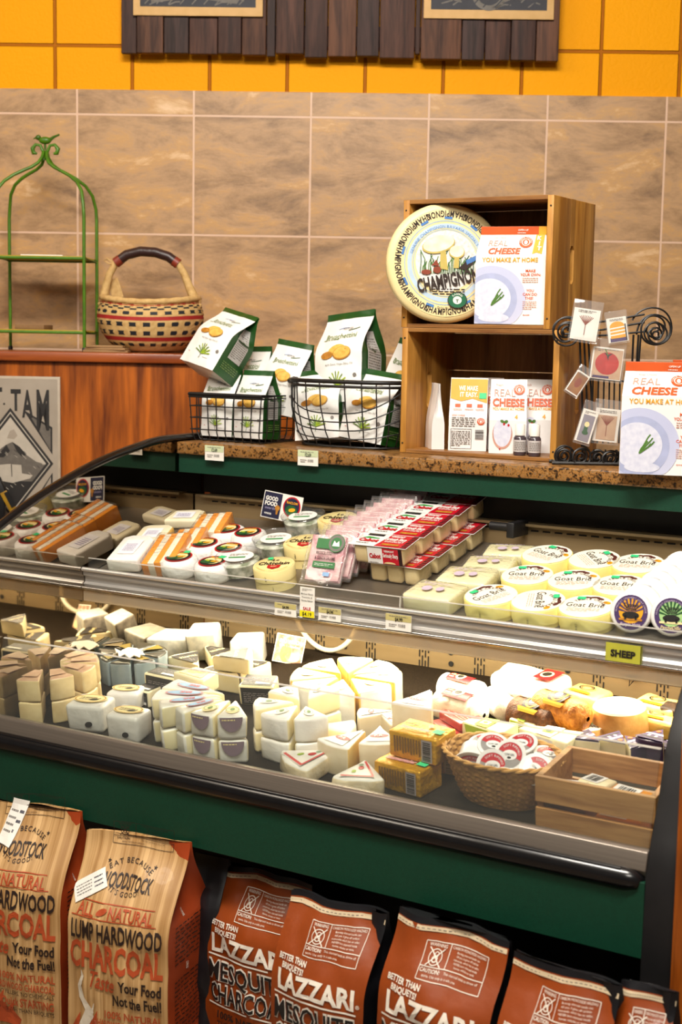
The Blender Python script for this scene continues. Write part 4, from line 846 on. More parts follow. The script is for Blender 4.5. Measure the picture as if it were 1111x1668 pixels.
p = at_z(1074, 745, CZ); carton(place_fl(Vector((p.x+.01, p.y+.02, 0)), .142, .085, 20, CZ+.0005), 'white cheese carton behind the front one at the right, only its orange top showing')
p = at_y(781, 524, 2.60); carton(place_fl(Vector((p.x, 2.576, 0)), .139, .050, 14, UZ+.0087), 'white REAL CHEESE carton in the upper crate, in front of the round cheese box', w=.139, h=.192, d=.050)

# --- small kits in the lower crate
FZ = CZ+.0085
def kit(M, label, kind, w=.078, h=.148, d=.046, group='small cheese kits in the lower crate'):
    t = thing('cheese_kit_pouch', label, 'kit box', M, group); mb = MB(); k = .62
    a_ = [(-w/2, -d/2, 0), (w/2, -d/2, 0), (w/2, d/2, 0), (-w/2, d/2, 0), (-w/2*.97, -.0012, h), (w/2*.97, -.0012, h), (w/2*.97, .0012, h), (-w/2*.97, .0012, h), (-w/2, -d/2*.92, h*.45), (w/2, -d/2*.92, h*.45), (w/2, d/2*.92, h*.45), (-w/2, d/2*.92, h*.45)]
    mb.add(a_, [(0, 3, 2, 1), (0, 1, 9, 8), (8, 9, 5, 4), (2, 3, 11, 10), (10, 11, 7, 6)], KWHT); mb.add(a_, [(1, 2, 10, 9), (9, 10, 6, 5), (3, 0, 8, 11), (11, 8, 4, 7), (4, 5, 6, 7)], KBRN); mb.build('box', t)
    mb = MB()
    def fm(x, y, l):
        yy = -d/2+(d*.04)*(y/(h*.45)) if y < h*.45 else -d/2*.92+(d/2*.92-.0012)*(y-h*.45)/(h*.55); return Vector((x, yy-.0006-l*LAY, y))
    D = Dec(mb, fm, .02)
    if kind == 'back':
        D.poly([(-w*.48, h*.72), (-w*.2, h*.68), (w*.1, h*.72), (w*.48, h*.66), (w*.48, h*.985), (-w*.48, h*.985)], YELLOW); D.text('WE MAKE', -w*.02, h*.86, h*.062, WHITE, w=w*.5, bold=.03); D.text('IT EASY.', w*.0, h*.775, h*.062, WHITE, w=w*.46, bold=.03); D.rect(w*.27, h*.72, w*.46, h*.80, LGREEN, 3)
        for x in (-.28, .02, .3): D.rect(w*(x-.07), h*.60, w*(x+.07), h*.645, ORANGE); D.tiny(w*(x-.11), h*.555, w*(x+.11), h*.585, 2, REALC, seed=4)
        D.text('GOAT CHEESE', -w*.25, h*.49, h*.022, ORANGE, w=w*.34); D.tiny(-w*.42, h*.33, w*.2, h*.47, 5, GREYP, seed=2); logo(D, w*.34, h*.41, w*.10); D.tiny(-w*.42, h*.06, w*.08, h*.28, 9, GREYP, seed=8); D.frame(-w*.44, h*.03, w*.10, h*.30, .0008, BLACK); D.bars(w*.2, h*.16, w*.42, h*.30, BLACK, horiz=True)
    else:
        D.text('Fresh', -w*.25, h*.925, h*.03, REALC, w=w*.2, bold=0); D.text('REAL', -w*.10, h*.82, h*.10, REALC, w=w*.56, bold=-.01); D.text('CHEESE', 0, h*.69, h*.10, ORANGE, w=w*.86, bold=.04); logo(D, w*.28, h*.865, w*.15); D.text('YOU MAKE AT HOME', 0, h*.605, h*.036, YELLOW, w=w*.86, bold=.02)
        D.ell(-w*.14, h*.26, w*.27, h*.20, REALC, 1); D.ell(-w*.14, h*.29, w*.24, h*.20, CHS, 1.5); D.ell(-w*.05, h*.43, w*.06, h*.022, GRS, 2, rot=40); D.ell(-w*.15, h*.435, w*.06, h*.02, GRS, 2, rot=-30); D.ell(-w*.10, h*.40, w*.03, h*.02, RED, 2.4); D.ell(w*.02, h*.385, w*.03, h*.018, RED, 2.4); D.text('4', w*.22, h*.5, h*.06, YELLOW, bold=.02); D.ell(-w*.2, h*.06, w*.02, h*.012, RED, 3)
    mb.build('printing', t); return t
def kp(px, py, Y): return at_y(px, py, Y)
kit(T(kp(762, 735, 2.638).x, 2.638, FZ) @ RZ(22), 'cheese kit with yellow WE MAKE IT EASY back turned out, in the lower crate', 'back', w=.078)
kit(T(kp(826, 735, 2.630).x, 2.630, FZ) @ RZ(24), 'REAL CHEESE kit with the brown right side, behind the small bottles in the lower crate', 'front', w=.074)
kit(T(kp(787, 735, 2.70).x+.004, 2.70, FZ) @ RZ(18), 'white cheese kit standing behind the yellow-backed kit in the lower crate', 'front', w=.074)
kit(T(kp(872, 735, 2.69).x, 2.69, FZ) @ RZ(20), 'white cheese kit at the back right of the lower crate, beside the end board', 'front', w=.074)
PINKP = mat('pale_pouch_print', '#d8b8a8', .4)
t = thing('slim_pouch', 'slim clear and white pouch standing edge on at the left inside the lower crate', 'pouch', T(kp(704, 733, 2.625).x, 2.635, FZ) @ RZ(-52))
mb = MB(); gusset_bag(mb, .075, .022, .135, KWHT, KWHT, p0=.3, seed=4, bulge=.002); mb.build('pouch', t)
DKB = mat('dark_liquid_bottle', '#4c4046', .22, col2='#3f353b', coat=.4); GLBL = mat('grey_bottle_label', '#cfc9c6', .5)
def bottle(M, label, h=.062):
    t = thing('small_bottle', label, 'bottle', M, 'small bottles in the lower crate'); r = .0125; mb = MB(); mb.lathe([(r*.9, 0), (r, .002), (r, h*.56), (r*.8, h*.62), (r*.6, h*.64)], DKB, 24); mb.build('bottle', t)
    mb = MB(); mb.lathe([(r*.66, h*.63), (r*.8, h*.64), (r*.8, h*.98), (r*.72, h)], WHITE, 24); mb.build('cap', t)
    mb = MB(); mb.lathe([(r+.0003, h*.12), (r+.0003, h*.50)], GLBL, 24, cap=False); D = Dec(mb, lambda x, y, l: Vector(((r+.0004+l*LAY)*math.sin(x), -(r+.0004+l*LAY)*math.cos(x), y)), .2); D.tiny(-.9, h*.16, .9, h*.46, 5, GREYP, seed=3, thick=.35); mb.build('label', t); return t
bottle(T(kp(846, 745, 2.592).x, 2.592, FZ) @ RZ(28), 'white-capped dark bottle, left of the pair at the front of the lower crate')
bottle(T(kp(870, 748, 2.590).x, 2.590, FZ) @ RZ(28), 'white-capped dark bottle, right of the pair at the front of the lower crate')
bottle(T(kp(868, 738, 2.622).x, 2.622, FZ) @ RZ(28), 'small bottle half hidden just behind the front pair in the lower crate')

# --- scrolled wire rack with clear card packets
rp0 = at_z(961, 757, CZ); RR = 31; RM = T(rp0.x, rp0.y, CZ) @ RZ(RR); rn = RM.to_3x3() @ Vector((0, -1, 0)); Ri = RM.inverted()
def rk_(px, py, dy=0):
    p = hit(px, py, RM @ Vector((0, dy, 0)), rn); q = Ri @ p; return Vector((q.x, dy, q.z))
t = thing('wire_card_rack', 'black wire card rack with big scrolls, right of the crates', 'display rack', RM)
def spiral(cx, cy, r, turns, dy=0, a0=0, sgn=1, k=1.0):
    c = rk_(cx, cy, dy); s = r/850; pts = []
    for i in range(int(turns*30)+1):
        q = i/(turns*30); a = R(a0)+sgn*2*PI*turns*q; rr = s*(1-.85*q**k); wob = 1+.06*math.sin(a*1.7+cx); pts.append((c.x+rr*wob*math.cos(a), dy+.003*math.sin(a*.7), max(.0035, c.z+rr*math.sin(a))))
    return pts
for grp in (((924, 542, 28, 3.2, 20, 1), (921, 540, 23, 2.5, 60, 1)), ((1066, 535, 37, 2.6, 160, -1), (1068, 540, 32, 2.3, 190, -1), (1069, 545, 20, 2.4, 120, -1))):
    mb = MB()
    for cx, cy, r, tn, a0, sg in grp: mb.tube(spiral(cx, cy, r, tn, 0, a0, sg, .8), .0019, WIRE, 6)
    mb.build('top_scroll', t)
mb = MB()
for dy in (0, .012):
    for (a_, b2) in (((915, 545), (1050, 525)), ((925, 530), (1050, 512)), ((930, 548), (1052, 540))): mb.tube([rk_(*a_, dy), rk_((a_[0]+b2[0])/2, (a_[1]+b2[1])/2+2, dy), rk_(*b2, dy)], .0022, WIRE, 6)
for x0, x1 in ((944, 950), (951, 958), (958, 966), (1032, 1021), (1040, 1026), (1044, 1027)): mb.tube([rk_(x0, 545), rk_((x0+x1)/2+1, 640), rk_(x1, 722)], .0021, WIRE, 6)
for x0 in (966, 975, 984, 993, 1001, 1010): mb.tube([rk_(x0, 612), rk_(x0-2, 722)], .0017, WIRE, 6)
mb.tube([rk_(950, 615), rk_(1025, 622)], .002, WIRE, 6); mb.build('wire_frame', t)
mb = MB(); sp = [(918, 742, 17, 2.6, 0, 1), (946, 744, 18, 2.6, 90, -1), (972, 745, 16, 2.4, 200, 1), (994, 747, 16, 2.4, 60, -1), (1016, 748, 14, 2.2, 60, 1)]
for i, a_ in enumerate(sp): mb.tube(spiral(*a_[:4], dy=-.012 if i % 2 else -.002, a0=a_[4], sgn=a_[5]), .0022, WIRE, 6); mb.tube(spiral(a_[0]+3, a_[1]+1, a_[2]*.9, 2.0, dy=.02, a0=a_[4]+80, sgn=a_[5]), .002, WIRE, 6)
q = rk_(955, 748); 
for dy in (-.014, .025): mb.tube([(-.075, dy, .0035), (.075, dy, .0035)], .0035, WIRE, 6)
for x in (-.07, -.03, .02, .07): mb.tube([(x, -.014, .0035), (x, .045, .0035)], .0025, WIRE, 6)
for x in (-.04, -.018, .004, .026, .048): mb.tube([(x, -.004, .005), (x+.002, -.004, .03)], .0018, WIRE, 6)
mb.build('base_scrolls', t)
CGREY = mat('grey_card', '#8d8892', .6, col2='#7d7884'); SAND = mat('sandy_card', '#c9a988', .6, col2='#b8957a', scale=60); TOM = mat('tomato_red_print', '#c22a22', .5, col2='#a01c18', scale=60); GOLDC = mat('gold_card', '#a56d2e', .55, col2='#6e3f1c', scale=40); PACK = film('clear_card_sleeve', .93, '#ffffff', rough=.06, bump=0)
def packet(quad, art, label, dy):
    P = [rk_(x, y, dy) for x, y in quad]; c = sum(P, Vector())/4; xa = ((P[1]-P[0])+(P[2]-P[3]))/2; ya = ((P[0]-P[3])+(P[1]-P[2]))/2; w, h = xa.length, ya.length
    M = RM @ frame(c, xa, xa.cross(ya)); t = thing('card_packet', label, 'card packet', M, 'card packets on the wire rack')
    mb = MB(); mb.box((-w*.44, -h*.44, -.0008), (w*.44, h*.30, .0004), PAPER); D = Dec(mb, flat(T(0, 0, .0004))); D.tiny(-w*.3, h*.2, w*.3, h*.27, 2, GREYP, seed=len(label))
    if art == 'tree': 
        D.rect(-w*.34, -h*.40, w*.34, h*.15, PAPER if 'tilted' in label else SAND, 1)
        for i in range(9): a = R(50+i*10); D.line([(-w*.0, -h*.32), (0, -h*.08), (w*.30*math.cos(a)*1.2, h*.13*math.sin(a)*1.1)], w*.022, RUST, 1.5+i*.1)
    elif art == 'dome':
        D.rect(-w*.36, -h*.42, w*.36, -h*.30, PURPLE, 1); D.rect(-w*.33, -h*.32, w*.33, h*.02, YELLOW, 1.3); D.ell(0, h*.02, w*.33, h*.16, YELLOW, 1.3, a0=0, a1=180)
        for i in range(3): D.poly([(-w*.33, -h*(.0+.10*i)), (w*.33, -h*(-.02+.10*i)), (w*.33, -h*(.02+.10*i)), (-w*.33, -h*(.04+.10*i))], WHITE, 1.8)
        D.line([(w*.36, h*.08), (w*.36, -h*.42)], w*.05, BLACK, 2)
    elif art == 'tomato': D.rect(-w*.40, -h*.42, w*.42, h*.26, SAND, 1); D.ell(0, -h*.07, w*.34, h*.26, TOM, 1.5); D.poly([(-w*.12, h*.18), (0, h*.14), (w*.14, h*.18), (w*.03, h*.10), (w*.02, h*.0), (-w*.03, h*.1)], BLACK, 2); D.line([(0, h*.12), (-w*.1, h*.26)], w*.03, GRS, 2.4); D.rect(-w*.38, -h*.41, w*.1, -h*.36, PURPLE, 2)
    elif art == 'gold': D.rect(-w*.38, -h*.40, w*.38, h*.24, GOLDC, 1); D.ell(0, -h*.05, w*.2, h*.16, RUST, 1.5)
    elif art == 'pot': D.rect(-w*.32, -h*.42, w*.34, h*.18, CGREY, 1); D.poly([(-w*.12, -h*.22), (w*.12, -h*.22), (w*.10, -h*.05), (-w*.10, -h*.05)], GREEN, 1.5); D.ell(w*.0, -h*.03, w*.14, h*.06, CREAMP, 2); D.ell(w*.02, -h*.22, w*.18, h*.05, GREEN, 2)
    mb.build('card', t)
    mb = MB(); mb.box((-w/2, -h/2, -.0025), (w/2, h/2, .0022), PACK, bev=.001); mb.build('sleeve', t)
packet([(938, 487), (988, 493), (969, 562), (922, 553)], 'tree', 'tilted clear packet with a pale tree card, topmost on the wire rack', -.026)
packet([(986, 509), (1023, 503), (1024, 558), (988, 563)], 'dome', 'clear packet with a yellow striped dome card, beside the right scroll of the rack', -.020)
packet([(962, 548), (1018, 556), (1017, 625), (960, 620)], 'tomato', 'clear packet with a big red tomato card in the middle of the rack', -.012)
packet([(934, 588), (958, 602), (950, 655), (930, 640)], 'gold', 'turned packet with a golden brown card at the left of the rack', -.018)
packet([(948, 650), (978, 656), (963, 730), (938, 720)], 'pot', 'grey card packet with a small green pot, low at the left of the rack', -.024)
packet([(964, 648), (1013, 654), (1010, 726), (968, 722)], 'tree', 'clear packet with a brown tree on a sandy card, low beside the big carton', -.014)
# ------------------------------------------------------------ cheeses on the shelf of the case
def thing_at(name, label, cat, M, group=None): return thing(name, label, cat, M, group)
CHED = mat('orange_cheddar', '#f0991c', .38, col2='#e58a12', scale=60, coat=.3); STIL = mat('white_layer_cheese', '#f2ead6', .45, col2='#e6dcc2', scale=120, coat=.3)
CRM = mat('cream_cheese_slab', '#efe6c8', .4, col2='#e4d8b2', scale=30, coat=.3); CRMY = mat('yellow_cheese_edge', '#e6b55a', .45, coat=.2); WHT = mat('white_wrapped_cheese', '#f3f0e8', .38, col2='#e9e5da', scale=24, bump=.0015, bscale=60, coat=.3)
PLBL = mat('faint_label', '#f0eef0', .5); LILAC = mat('lilac_print', '#a9a2c4', .5); LILP = mat('pale_lilac_print', '#cdbccd', .5)
def sliver(v, k=.0012, f=60, s=0): n = noise.noise_vector(Vector((v.x*f+s, v.y*f, v.z*f)))*k; return v+n
SLS = .092/.36
# layered orange and white blocks
def layered(px, py, w, l, h, rot, label, n=5, tilt=11):
    t = thing('layered_cheese_block', label, 'cheese', fit(shelf(px, py, h+l/2*math.sin(R(tilt)), rot) @ T(0, -.0, l/2*math.sin(R(tilt))) @ RX(tilt), rect4(w+.002, l+.002, h), 2.2075, SLS), 'orange and white layered cheese blocks'); mb = MB(); q = w/n
    for i in range(n): mb.box((-w/2+i*q, -l/2, 0), (-w/2+(i+1)*q, l/2, h*(.86+.14*(i/(n-1)))), CHED if i % 2 == 0 else STIL, M=Matrix.Identity(4), bev=.0008)
    mb.build('layers', t); mb = MB(); mb.box((-w/2-.001, -l/2-.001, -.0), (w/2+.001, l/2+.001, h+.0012), WRAP, bev=.003); mb.build('plastic_wrap', t)
    mb = MB(); D = Dec(mb, flat(T(0, 0, h+.0016))); D.tiny(-w*.22, -l*.3, -w*.02, l*.3, 5, GREYP, seed=int(px), thick=.12); mb.build('weight_label', t)
def slab(px, py, w, l, h, rot, label, white=False, name='cheese_slab', tilt=7):
    t = thing(name, label, 'cheese', fit(shelf(px, py, h+l/2*math.sin(R(tilt)), rot) @ T(0, 0, l/2*math.sin(R(tilt))) @ RX(tilt), rect4(w, l, h), 2.2075, SLS), 'cream cheese slabs'); mb = MB()
    top = WHT if white else CRM
    mb.solid([(-w/2, -l/2), (w/2, -l/2), (w/2, l*.36), (w*.3, l/2), (-w*.3, l/2), (-w/2, l*.36)], 0, h, lambda n, c: (CRMY if (n.x > .7 and not white) else top), .006, seg=3, warp=lambda v: sliver(v, .002, 25, px)); mb.build('slab', t)
    mb = MB(); D = Dec(mb, flat(T(0, -.002, h+.0012))); D.rect(-w*.26, -l*.28, w*.26, l*.26, PLBL); D.tiny(-w*.18, -l*.18, w*.18, l*.12, 5, LILAC, seed=int(px)); mb.build('label', t)
slab(188, 905, .072, .108, .032, 14, 'white wrapped cheese slab at the front left of the shelf, against the mirrored end', True)
layered(242, 906, .070, .110, .036, 15, 'layered orange and white cheese block at the shelf front, left of the white rounds')
slab(250, 867, .074, .078, .028, 14, 'cream cheese slab in the second row, left of the layered blocks')
slab(302, 838, .088, .054, .022, 14, 'flat cream cheese slab at the back left of the shelf')
layered(306, 873, .064, .080, .036, 15, 'layered orange and white block in the middle of the three, behind the white rounds')
layered(345, 847, .072, .078, .042, 14, 'layered orange and white block at the back, nearest the award card')
# white rounds with a red rimmed label
RINDW = mat('white_bloom_rind', '#efece4', .62, col2='#ddd8cc', scale=70, bump=.0012, bscale=110)
RNDW = mat('white_paper_wrap', '#f0eeea', .42, col2='#dedbd4', scale=26, bump=.003, bscale=70)
def roundcheese(px, py, r, h, rot, label, sticker=True):
    t = thing('white_cheese_round', label, 'cheese', fit(shelf(px, py, h, rot), disc8(r, h), 2.2075, SLS), 'white wrapped rounds with red rimmed labels'); mb = MB()
    mb.lathe([(r*.90, 0), (r, h*.15), (r*1.01, h*.6), (r*.95, h*.9), (r*.80, h), (0, h+.001)], RNDW, 30); mb.build('cheese', t); mb = MB(); D = Dec(mb, flat(T(0, 0, h+.0014)))
    D.ell(0, 0, r*.74, r*.70, RED); D.ell(0, 0, r*.66, r*.62, BLACK, 1.5); D.ell(0, r*.05, r*.5, r*.42, CREAMP, 2); D.ell(-r*.1, -r*.16, r*.46, r*.24, GREEN, 2.5, rot=12); D.ell(r*.2, -r*.02, r*.24, r*.10, YELLOW, 3, rot=20); D.ell(-r*.25, -r*.05, r*.16, r*.08, LIME, 3, rot=-20); D.text('RACLOM', r*.0, r*.40, r*.17, YELLOW, w=r*.72, bold=.03, z=3.5)
    if sticker: D.rect(r*.05, r*.40, r*.42, r*.72, LGREEN, 5)
    mb.build('label', t)
for px, py, rt, st, lb in ((291, 908, 8, 1, 'front left, with a green sticker'), (333, 885, 4, 0, 'second row left, above the front one'), (370, 862, 10, 0, 'third row left, beside the back layered block'), (337, 921, -6, 1, 'front right, touching the clear tub'), (372, 893, 0, 0, 'second row right, behind the front clear tub'), (404, 868, 14, 0, 'back right, between two clear tubs')):
    roundcheese(px, py, .0385, .036, rt, 'white cheese round with red rimmed label, '+lb, st)
# clear tubs of herbed cheese
HERB = mat('herbed_cheese', '#dfe2d2', .5, col2='#6f7d5c', scale=55, amt=.75)
def tub(px, py, r, h, label):
    t = thing('clear_cheese_tub', label, 'tub', fit(shelf(px, py, h, 20), disc8(r, h), 2.2075, SLS), 'clear tubs of herbed cheese'); mb = MB(); mb.lathe([(r*.84, .0005), (r*.86, .004), (r*.95, h*.9), (r*.99, h*.9), (r, h), (r*.96, h), (r*.94, h*.92), (r*.84, .006)], CLEAR, 36, cap=False); mb.lathe([(0, .0006), (r*.84, .0006)], CLEAR, 36, cap=False); mb.build('tub', t)
    mb = MB(); mb.lathe([(r*.80, .006), (r*.88, h*.70), (r*.80, h*.74), (0, h*.74)], HERB, 30); mb.build('cheese', t); mb = MB(); mb.lathe([(r*.93, h*.955), (r*.88, h*.90), (0, h*.90)], CLEAR, 36, cap=False); mb.tube([(r*.985*math.cos(2*PI*i/36), r*.985*math.sin(2*PI*i/36), h) for i in range(36)], .0012, CLEAR, 6, closed=True); mb.build('lid', t)
    mb = MB(); D = Dec(mb, flat(T(0, 0, h*.915))); D.ell(0, 0, r*.66, r*.60, WHITE); D.rect(-r*.40, -r*.20, r*.34, -r*.06, mat('green_label_bar', '#3b8f4c', .5) if 'green_label_bar' not in bpy.data.materials else bpy.data.materials['green_label_bar'], 2); D.tiny(-r*.4, r*.02, r*.4, r*.3, 3, GREYP, seed=4); mb.build('label', t)
tub(388, 904, .047, .042, 'clear tub of herbed cheese at the front, between a white round and the wooden-boxed cheese')
tub(449, 874, .049, .042, 'clear tub of herbed cheese in the middle row, behind the front tub')
tub(493, 838, .047, .042, 'clear tub of herbed cheese at the back, in front of the award card')
# le chatelain boxes
CHBX = mat('pale_yellow_box', '#efdf9e', .5, col2='#e6d28a', scale=20)
def boxround(px, py, r, h, rot, label):
    t = thing('round_wooden_box_cheese', label, 'cheese', fit(shelf(px, py, h, rot), disc8(r, h), 2.2075, SLS), 'pale yellow round boxes of camembert'); mb = MB(); mb.lathe([(r*.97, 0), (r*.97, h*.45), (r, h*.45), (r, h*.985), (r*.985, h), (0, h)], CHBX, 40); mb.build('box', t); mb = MB(); D = Dec(mb, flat(T(0, 0, h+.0003)))
    D.ring(0, 0, r*.90, r*.95, CREAMP); D.text('Le', 0, r*.52, r*.24, BRN, bold=.02, shear=.2); D.text('Châtelain', 0, r*.12, r*.34, BRN, w=r*1.5, bold=.02, shear=.15); D.poly([(-r*.26, -r*.12), (r*.38, -r*.12), (r*.36, -r*.42), (r*.06, -r*.62), (-r*.24, -r*.42)], RED, 2); D.text('AOC', r*.06, -r*.32, r*.14, CREAMP, w=r*.3, bold=.02, z=3); D.arc('CAMEMBERT DE NORMANDIE', 0, 0, r*.80, -90, r*.09, GOLDP, bold=0, inward=True)
    D = Dec(mb, lambda x, y, l: Vector(((r+.0004+l*LAY)*math.sin(x), -(r+.0004+l*LAY)*math.cos(x), y)), .15); D.text('Le Châtelain', -.2, h*.68, h*.24, BRN, w=1.5, bold=.015, z=1)
    D = Dec(mb, lambda x, y, l: Vector(((r*.97+.0004+l*LAY)*math.sin(x), -(r*.97+.0004+l*LAY)*math.cos(x), y)), .15); D.text('Châtelain', .1, h*.2, h*.2, BRN, w=1.2, bold=.01, z=1)
    if 'front' in label: D2 = Dec(mb, flat(T(0, 0, h+.0003))); D2.rect(-r*.42, r*.50, -r*.16, r*.78, LGREEN, 5)
    mb.build('printing', t)
boxround(446, 920, .041, .042, 20, 'pale yellow Le Châtelain box at the front, left of the sliced meat packs')
boxround(496, 883, .043, .042, 16, 'pale yellow Le Châtelain box in the middle, half hidden by the sliced meat packs')
boxround(550, 845, .043, .042, 14, 'pale yellow Le Châtelain box at the back, beside the clear tub')
# award card
p = at_y(459, 826, 2.515); t = thing('award_card', 'dark blue and white GOOD FOOD awards card standing at the back of the shelf', 'card', T(p.x, p.y, p.z) @ RZ(6) @ RX(-8) @ RY(7))
mb = MB(); mb.box((-.047, 0, -.029), (.047, .0015, .029), PAPER); mb.build('card', t); mb = MB(); D = Dec(mb, lambda x, y, l: Vector((x, -.0003-l*LAY, y)))
D.rect(-.045, -.027, -.002, .027, NAVY); D.text('GOOD', -.026, .014, .0085, WHITE, w=.030, bold=.04); D.text('FOOD', -.026, .003, .0085, WHITE, w=.030, bold=.04); D.text('awards', -.027, -.0065, .006, LILAC, w=.028, bold=0); D.text('WINNER', -.030, -.019, .004, WHITE, w=.018); D.ell(-.009, -.004, .006, .006, GOLDP, 3); D.poly([(-.012, -.008), (-.006, -.008), (-.007, -.018), (-.011, -.018)], GOLDP, 3)
D.ell(.024, .004, .021, .022, RED, 1); D.ell(.024, .004, .018, .019, NAVY, 2); D.ell(.024, -.003, .014, .011, GREEN, 3); D.text('RACLOM', .024, .013, .005, YELLOW, w=.026, bold=.03, z=3.5); D.ell(.026, -.002, .008, .004, YELLOW, 4, rot=15); mb.build('printing', t)
p_ = t
# trays of sliced meat
MEAT = mat('sliced_cured_meat', '#c9808a', .4, col2='#f0d2cc', scale=40, amt=.75, coat=.3); MEATD = mat('dark_cured_meat', '#b5404e', .4, col2='#8f2c3a', scale=45, coat=.3)
DKG2 = mat('label_green', '#3b7a45', .5)
def meat(M, label, front=False):
    t = thing('sliced_meat_tray', label, 'packaged meat', M, 'clear trays of sliced cured meat'); w, h, d = .090, .112, .016; mb = MB()
    mb.box((-w/2, -.001, 0), (w/2, .001, h), CLEAR, bev=.0008); mb.box((-w*.45, .0, .006), (w*.45, d, h-.006), WRAP, bev=.006, seg=3); mb.tube([(-w*.46, 0, .005), (w*.46, 0, .005), (w*.46, 0, h-.005), (-w*.46, 0, h-.005)], .0022, WRAP, 6, closed=True); mb.build('tray', t)
    mb = MB()
    for i in range(5): mb.box((-w*.40, .002+.0024*i, .010+.006*(i % 2)), (w*.40, .004+.0024*i, h-.012-.004*(i % 3)), (MEAT, MEATD)[i % 2], bev=.0008, M=T(0, 0, 0) @ RY((i % 3-1)*1.5))
    mb.build('meat', t)
    if front:
        mb = MB(); D = Dec(mb, lambda x, y, l: Vector((x, -.0016-l*LAY, y))); D.rect(-.024, .072, .026, .092, DKG2); D.rect(-.024, .034, .024, .046, DKG2); D.ell(.018, .084, .018, .018, DKG2, 2); D.ell(.018, .084, .0165, .0165, GREYP, 2.3); D.ell(.018, .084, .0115, .0115, DKG2, 2.6); D.poly([(.010, .078), (.013, .089), (.018, .084), (.023, .089), (.026, .078)], WHITE, 3); D.text('PROSCIUTTO', -.004, .063, .006, BRN, w=.034, bold=.02); D.text('& GENOA SALAME', 0, .053, .006, BRN, w=.044, bold=.02); D.tiny(-.02, .037, .02, .043, 2, WHITE, seed=2, thick=.3); D.rect(.002, .018, .016, .026, BLUE, 1)
        mb.build('label', t)
f0 = shelf(519, 966, 0, 0).translation; f0.y = max(f0.y, 2.208)
ordw = ['front', 'second', 'third', 'fourth', 'fifth', 'sixth', 'seventh', 'eighth', 'ninth', 'tenth', 'last']
for i in range(11):
    y = f0.y+.006+.0265*i; q = S0 + Vector((0, 1, SN.y*-1/SN.z))*(y-S0.y); M = T(f0.x+.003*i+(.002 if i % 2 else -.002), y, q.z+.0125) @ RZ((3, -2, 2, -3, 1)[i % 5]) @ RX(-24)
    meat(M, ('front tray of sliced meat with a green label, leaning back behind the sale ticket' if i == 0 else ordw[i]+' clear tray of sliced meat from the front of the leaning row'), i == 0)
# red and white cheese packs
CABW = mat('white_pack_card', '#f0eeea', .3, col2='#e8e5df', coat=.4); CABR = mat('red_pack_card', '#c8142a', .3, col2='#b81024', coat=.4); CABC = mat('ivory_block_cheese', '#eed9a2', .4, col2='#e6cd90', coat=.3); PLAID = mat('dark_plaid', '#2a1416', .4); CGRN = mat('bright_green_logo', '#2f9e3f', .45)
def cabot(M, label, front=False):
    t = thing('red_cheese_pack', label, 'packaged cheese', M, 'red and white packs of cheese blocks'); w, l, h = .124, .0592, .038; mb = MB()
    mb.box((-w/2, -l/2, h), (w/2, l/2, h+.0012), CABW, bev=.0004, smooth=False); D = Dec(mb, flat(T(0, 0, h+.0013))); xs_ = -w*.02
    D.poly([(xs_-.004, -l*.49), (w*.495, -l*.49), (w*.495, l*.49), (xs_+.006, l*.49)], CABR); D.rect(w*.40, -l*.49, w*.495, l*.49, PLAID, 2)
    for k in range(7): D.rect(w*.40, -l*.45+k*l*.135, w*.495, -l*.41+k*l*.135, CABR, 2.5)
    D.rect(-w*.36, l*.30, -w*.08, l*.44, BLACK, 2); D.text('Cabot', -w*.24, -l*.08, l*.22, RED, w=w*.34, bold=.05); D.poly([(-w*.40, l*.08), (-w*.30, l*.20), (-w*.10, l*.12), (-w*.10, l*.08)], CGRN, 2); D.tiny(-w*.40, -l*.38, -w*.1, -l*.28, 1, GREYP); D.text('VERMONT', w*.17, l*.33, l*.11, WHITE, w=w*.24, bold=.04, z=3); D.text('Seriously Sharp', w*.19, l*.12, l*.20, WHITE, w=w*.36, bold=.03, shear=.15, z=3); D.tiny(w*.04, -l*.16, w*.36, -l*.03, 2, WHITE, z=3, seed=5); D.rect(w*.05, -l*.40, w*.34, -l*.26, GOLDP, 3)
    mb.build('card', t); mb = MB()
    for k, x in enumerate((-w*.30, 0, w*.30)): mb.solid([(x-w*.13, -l*.44), (x+w*.13, -l*.44), (x+w*.13, l*.44), (x-w*.13, l*.44)], .001, h-.0005, lambda n, c: CABC, .006, seg=3)
    mb.build('cheese_blocks', t); mb = MB(); mb.box((-w*.45, -l*.46, 0), (w*.45, l*.46, h-.0002), WRAP, bev=.005); mb.build('tray', t)
    if front:
        mb = MB(); D = Dec(mb, lambda x, y, l_: Vector((x, -l*.46-.0006-l_*LAY, y))); D.rect(-w*.18, .004, w*.08, h*.94, CABW); D.rect(w*.08, .004, w*.42, h*.94, CABR); D.rect(w*.36, .004, w*.42, h*.94, PLAID, 2); D.text('Cabot', -w*.05, h*.5, h*.24, RED, w=w*.2, bold=.05); D.text('VERMONT', w*.2, h*.80, h*.10, WHITE, w=w*.18, bold=.03); D.text('Seriously Sharp', w*.22, h*.58, h*.2, WHITE, w=w*.26, bold=.03); D.tiny(-w*.16, h*.12, w*.06, h*.2, 1, GREYP); D.ell(w*.2, h*.14, w*.1, h*.10, CABC, 2, a0=0, a1=180); mb.build('front_label', t)
c0 = shelf(618, 952, 0, 0).translation; c0.y = max(c0.y, 2.218); ch = ['front', 'second', 'third', 'fourth', 'back']
def onshelf(x, y, lift): q = S0 + Vector((0, 1, -SN.y/SN.z))*(y-S0.y); return frame(Vector((x, y, q.z))+SN*lift, Vector((1, 0, 0)), SN)
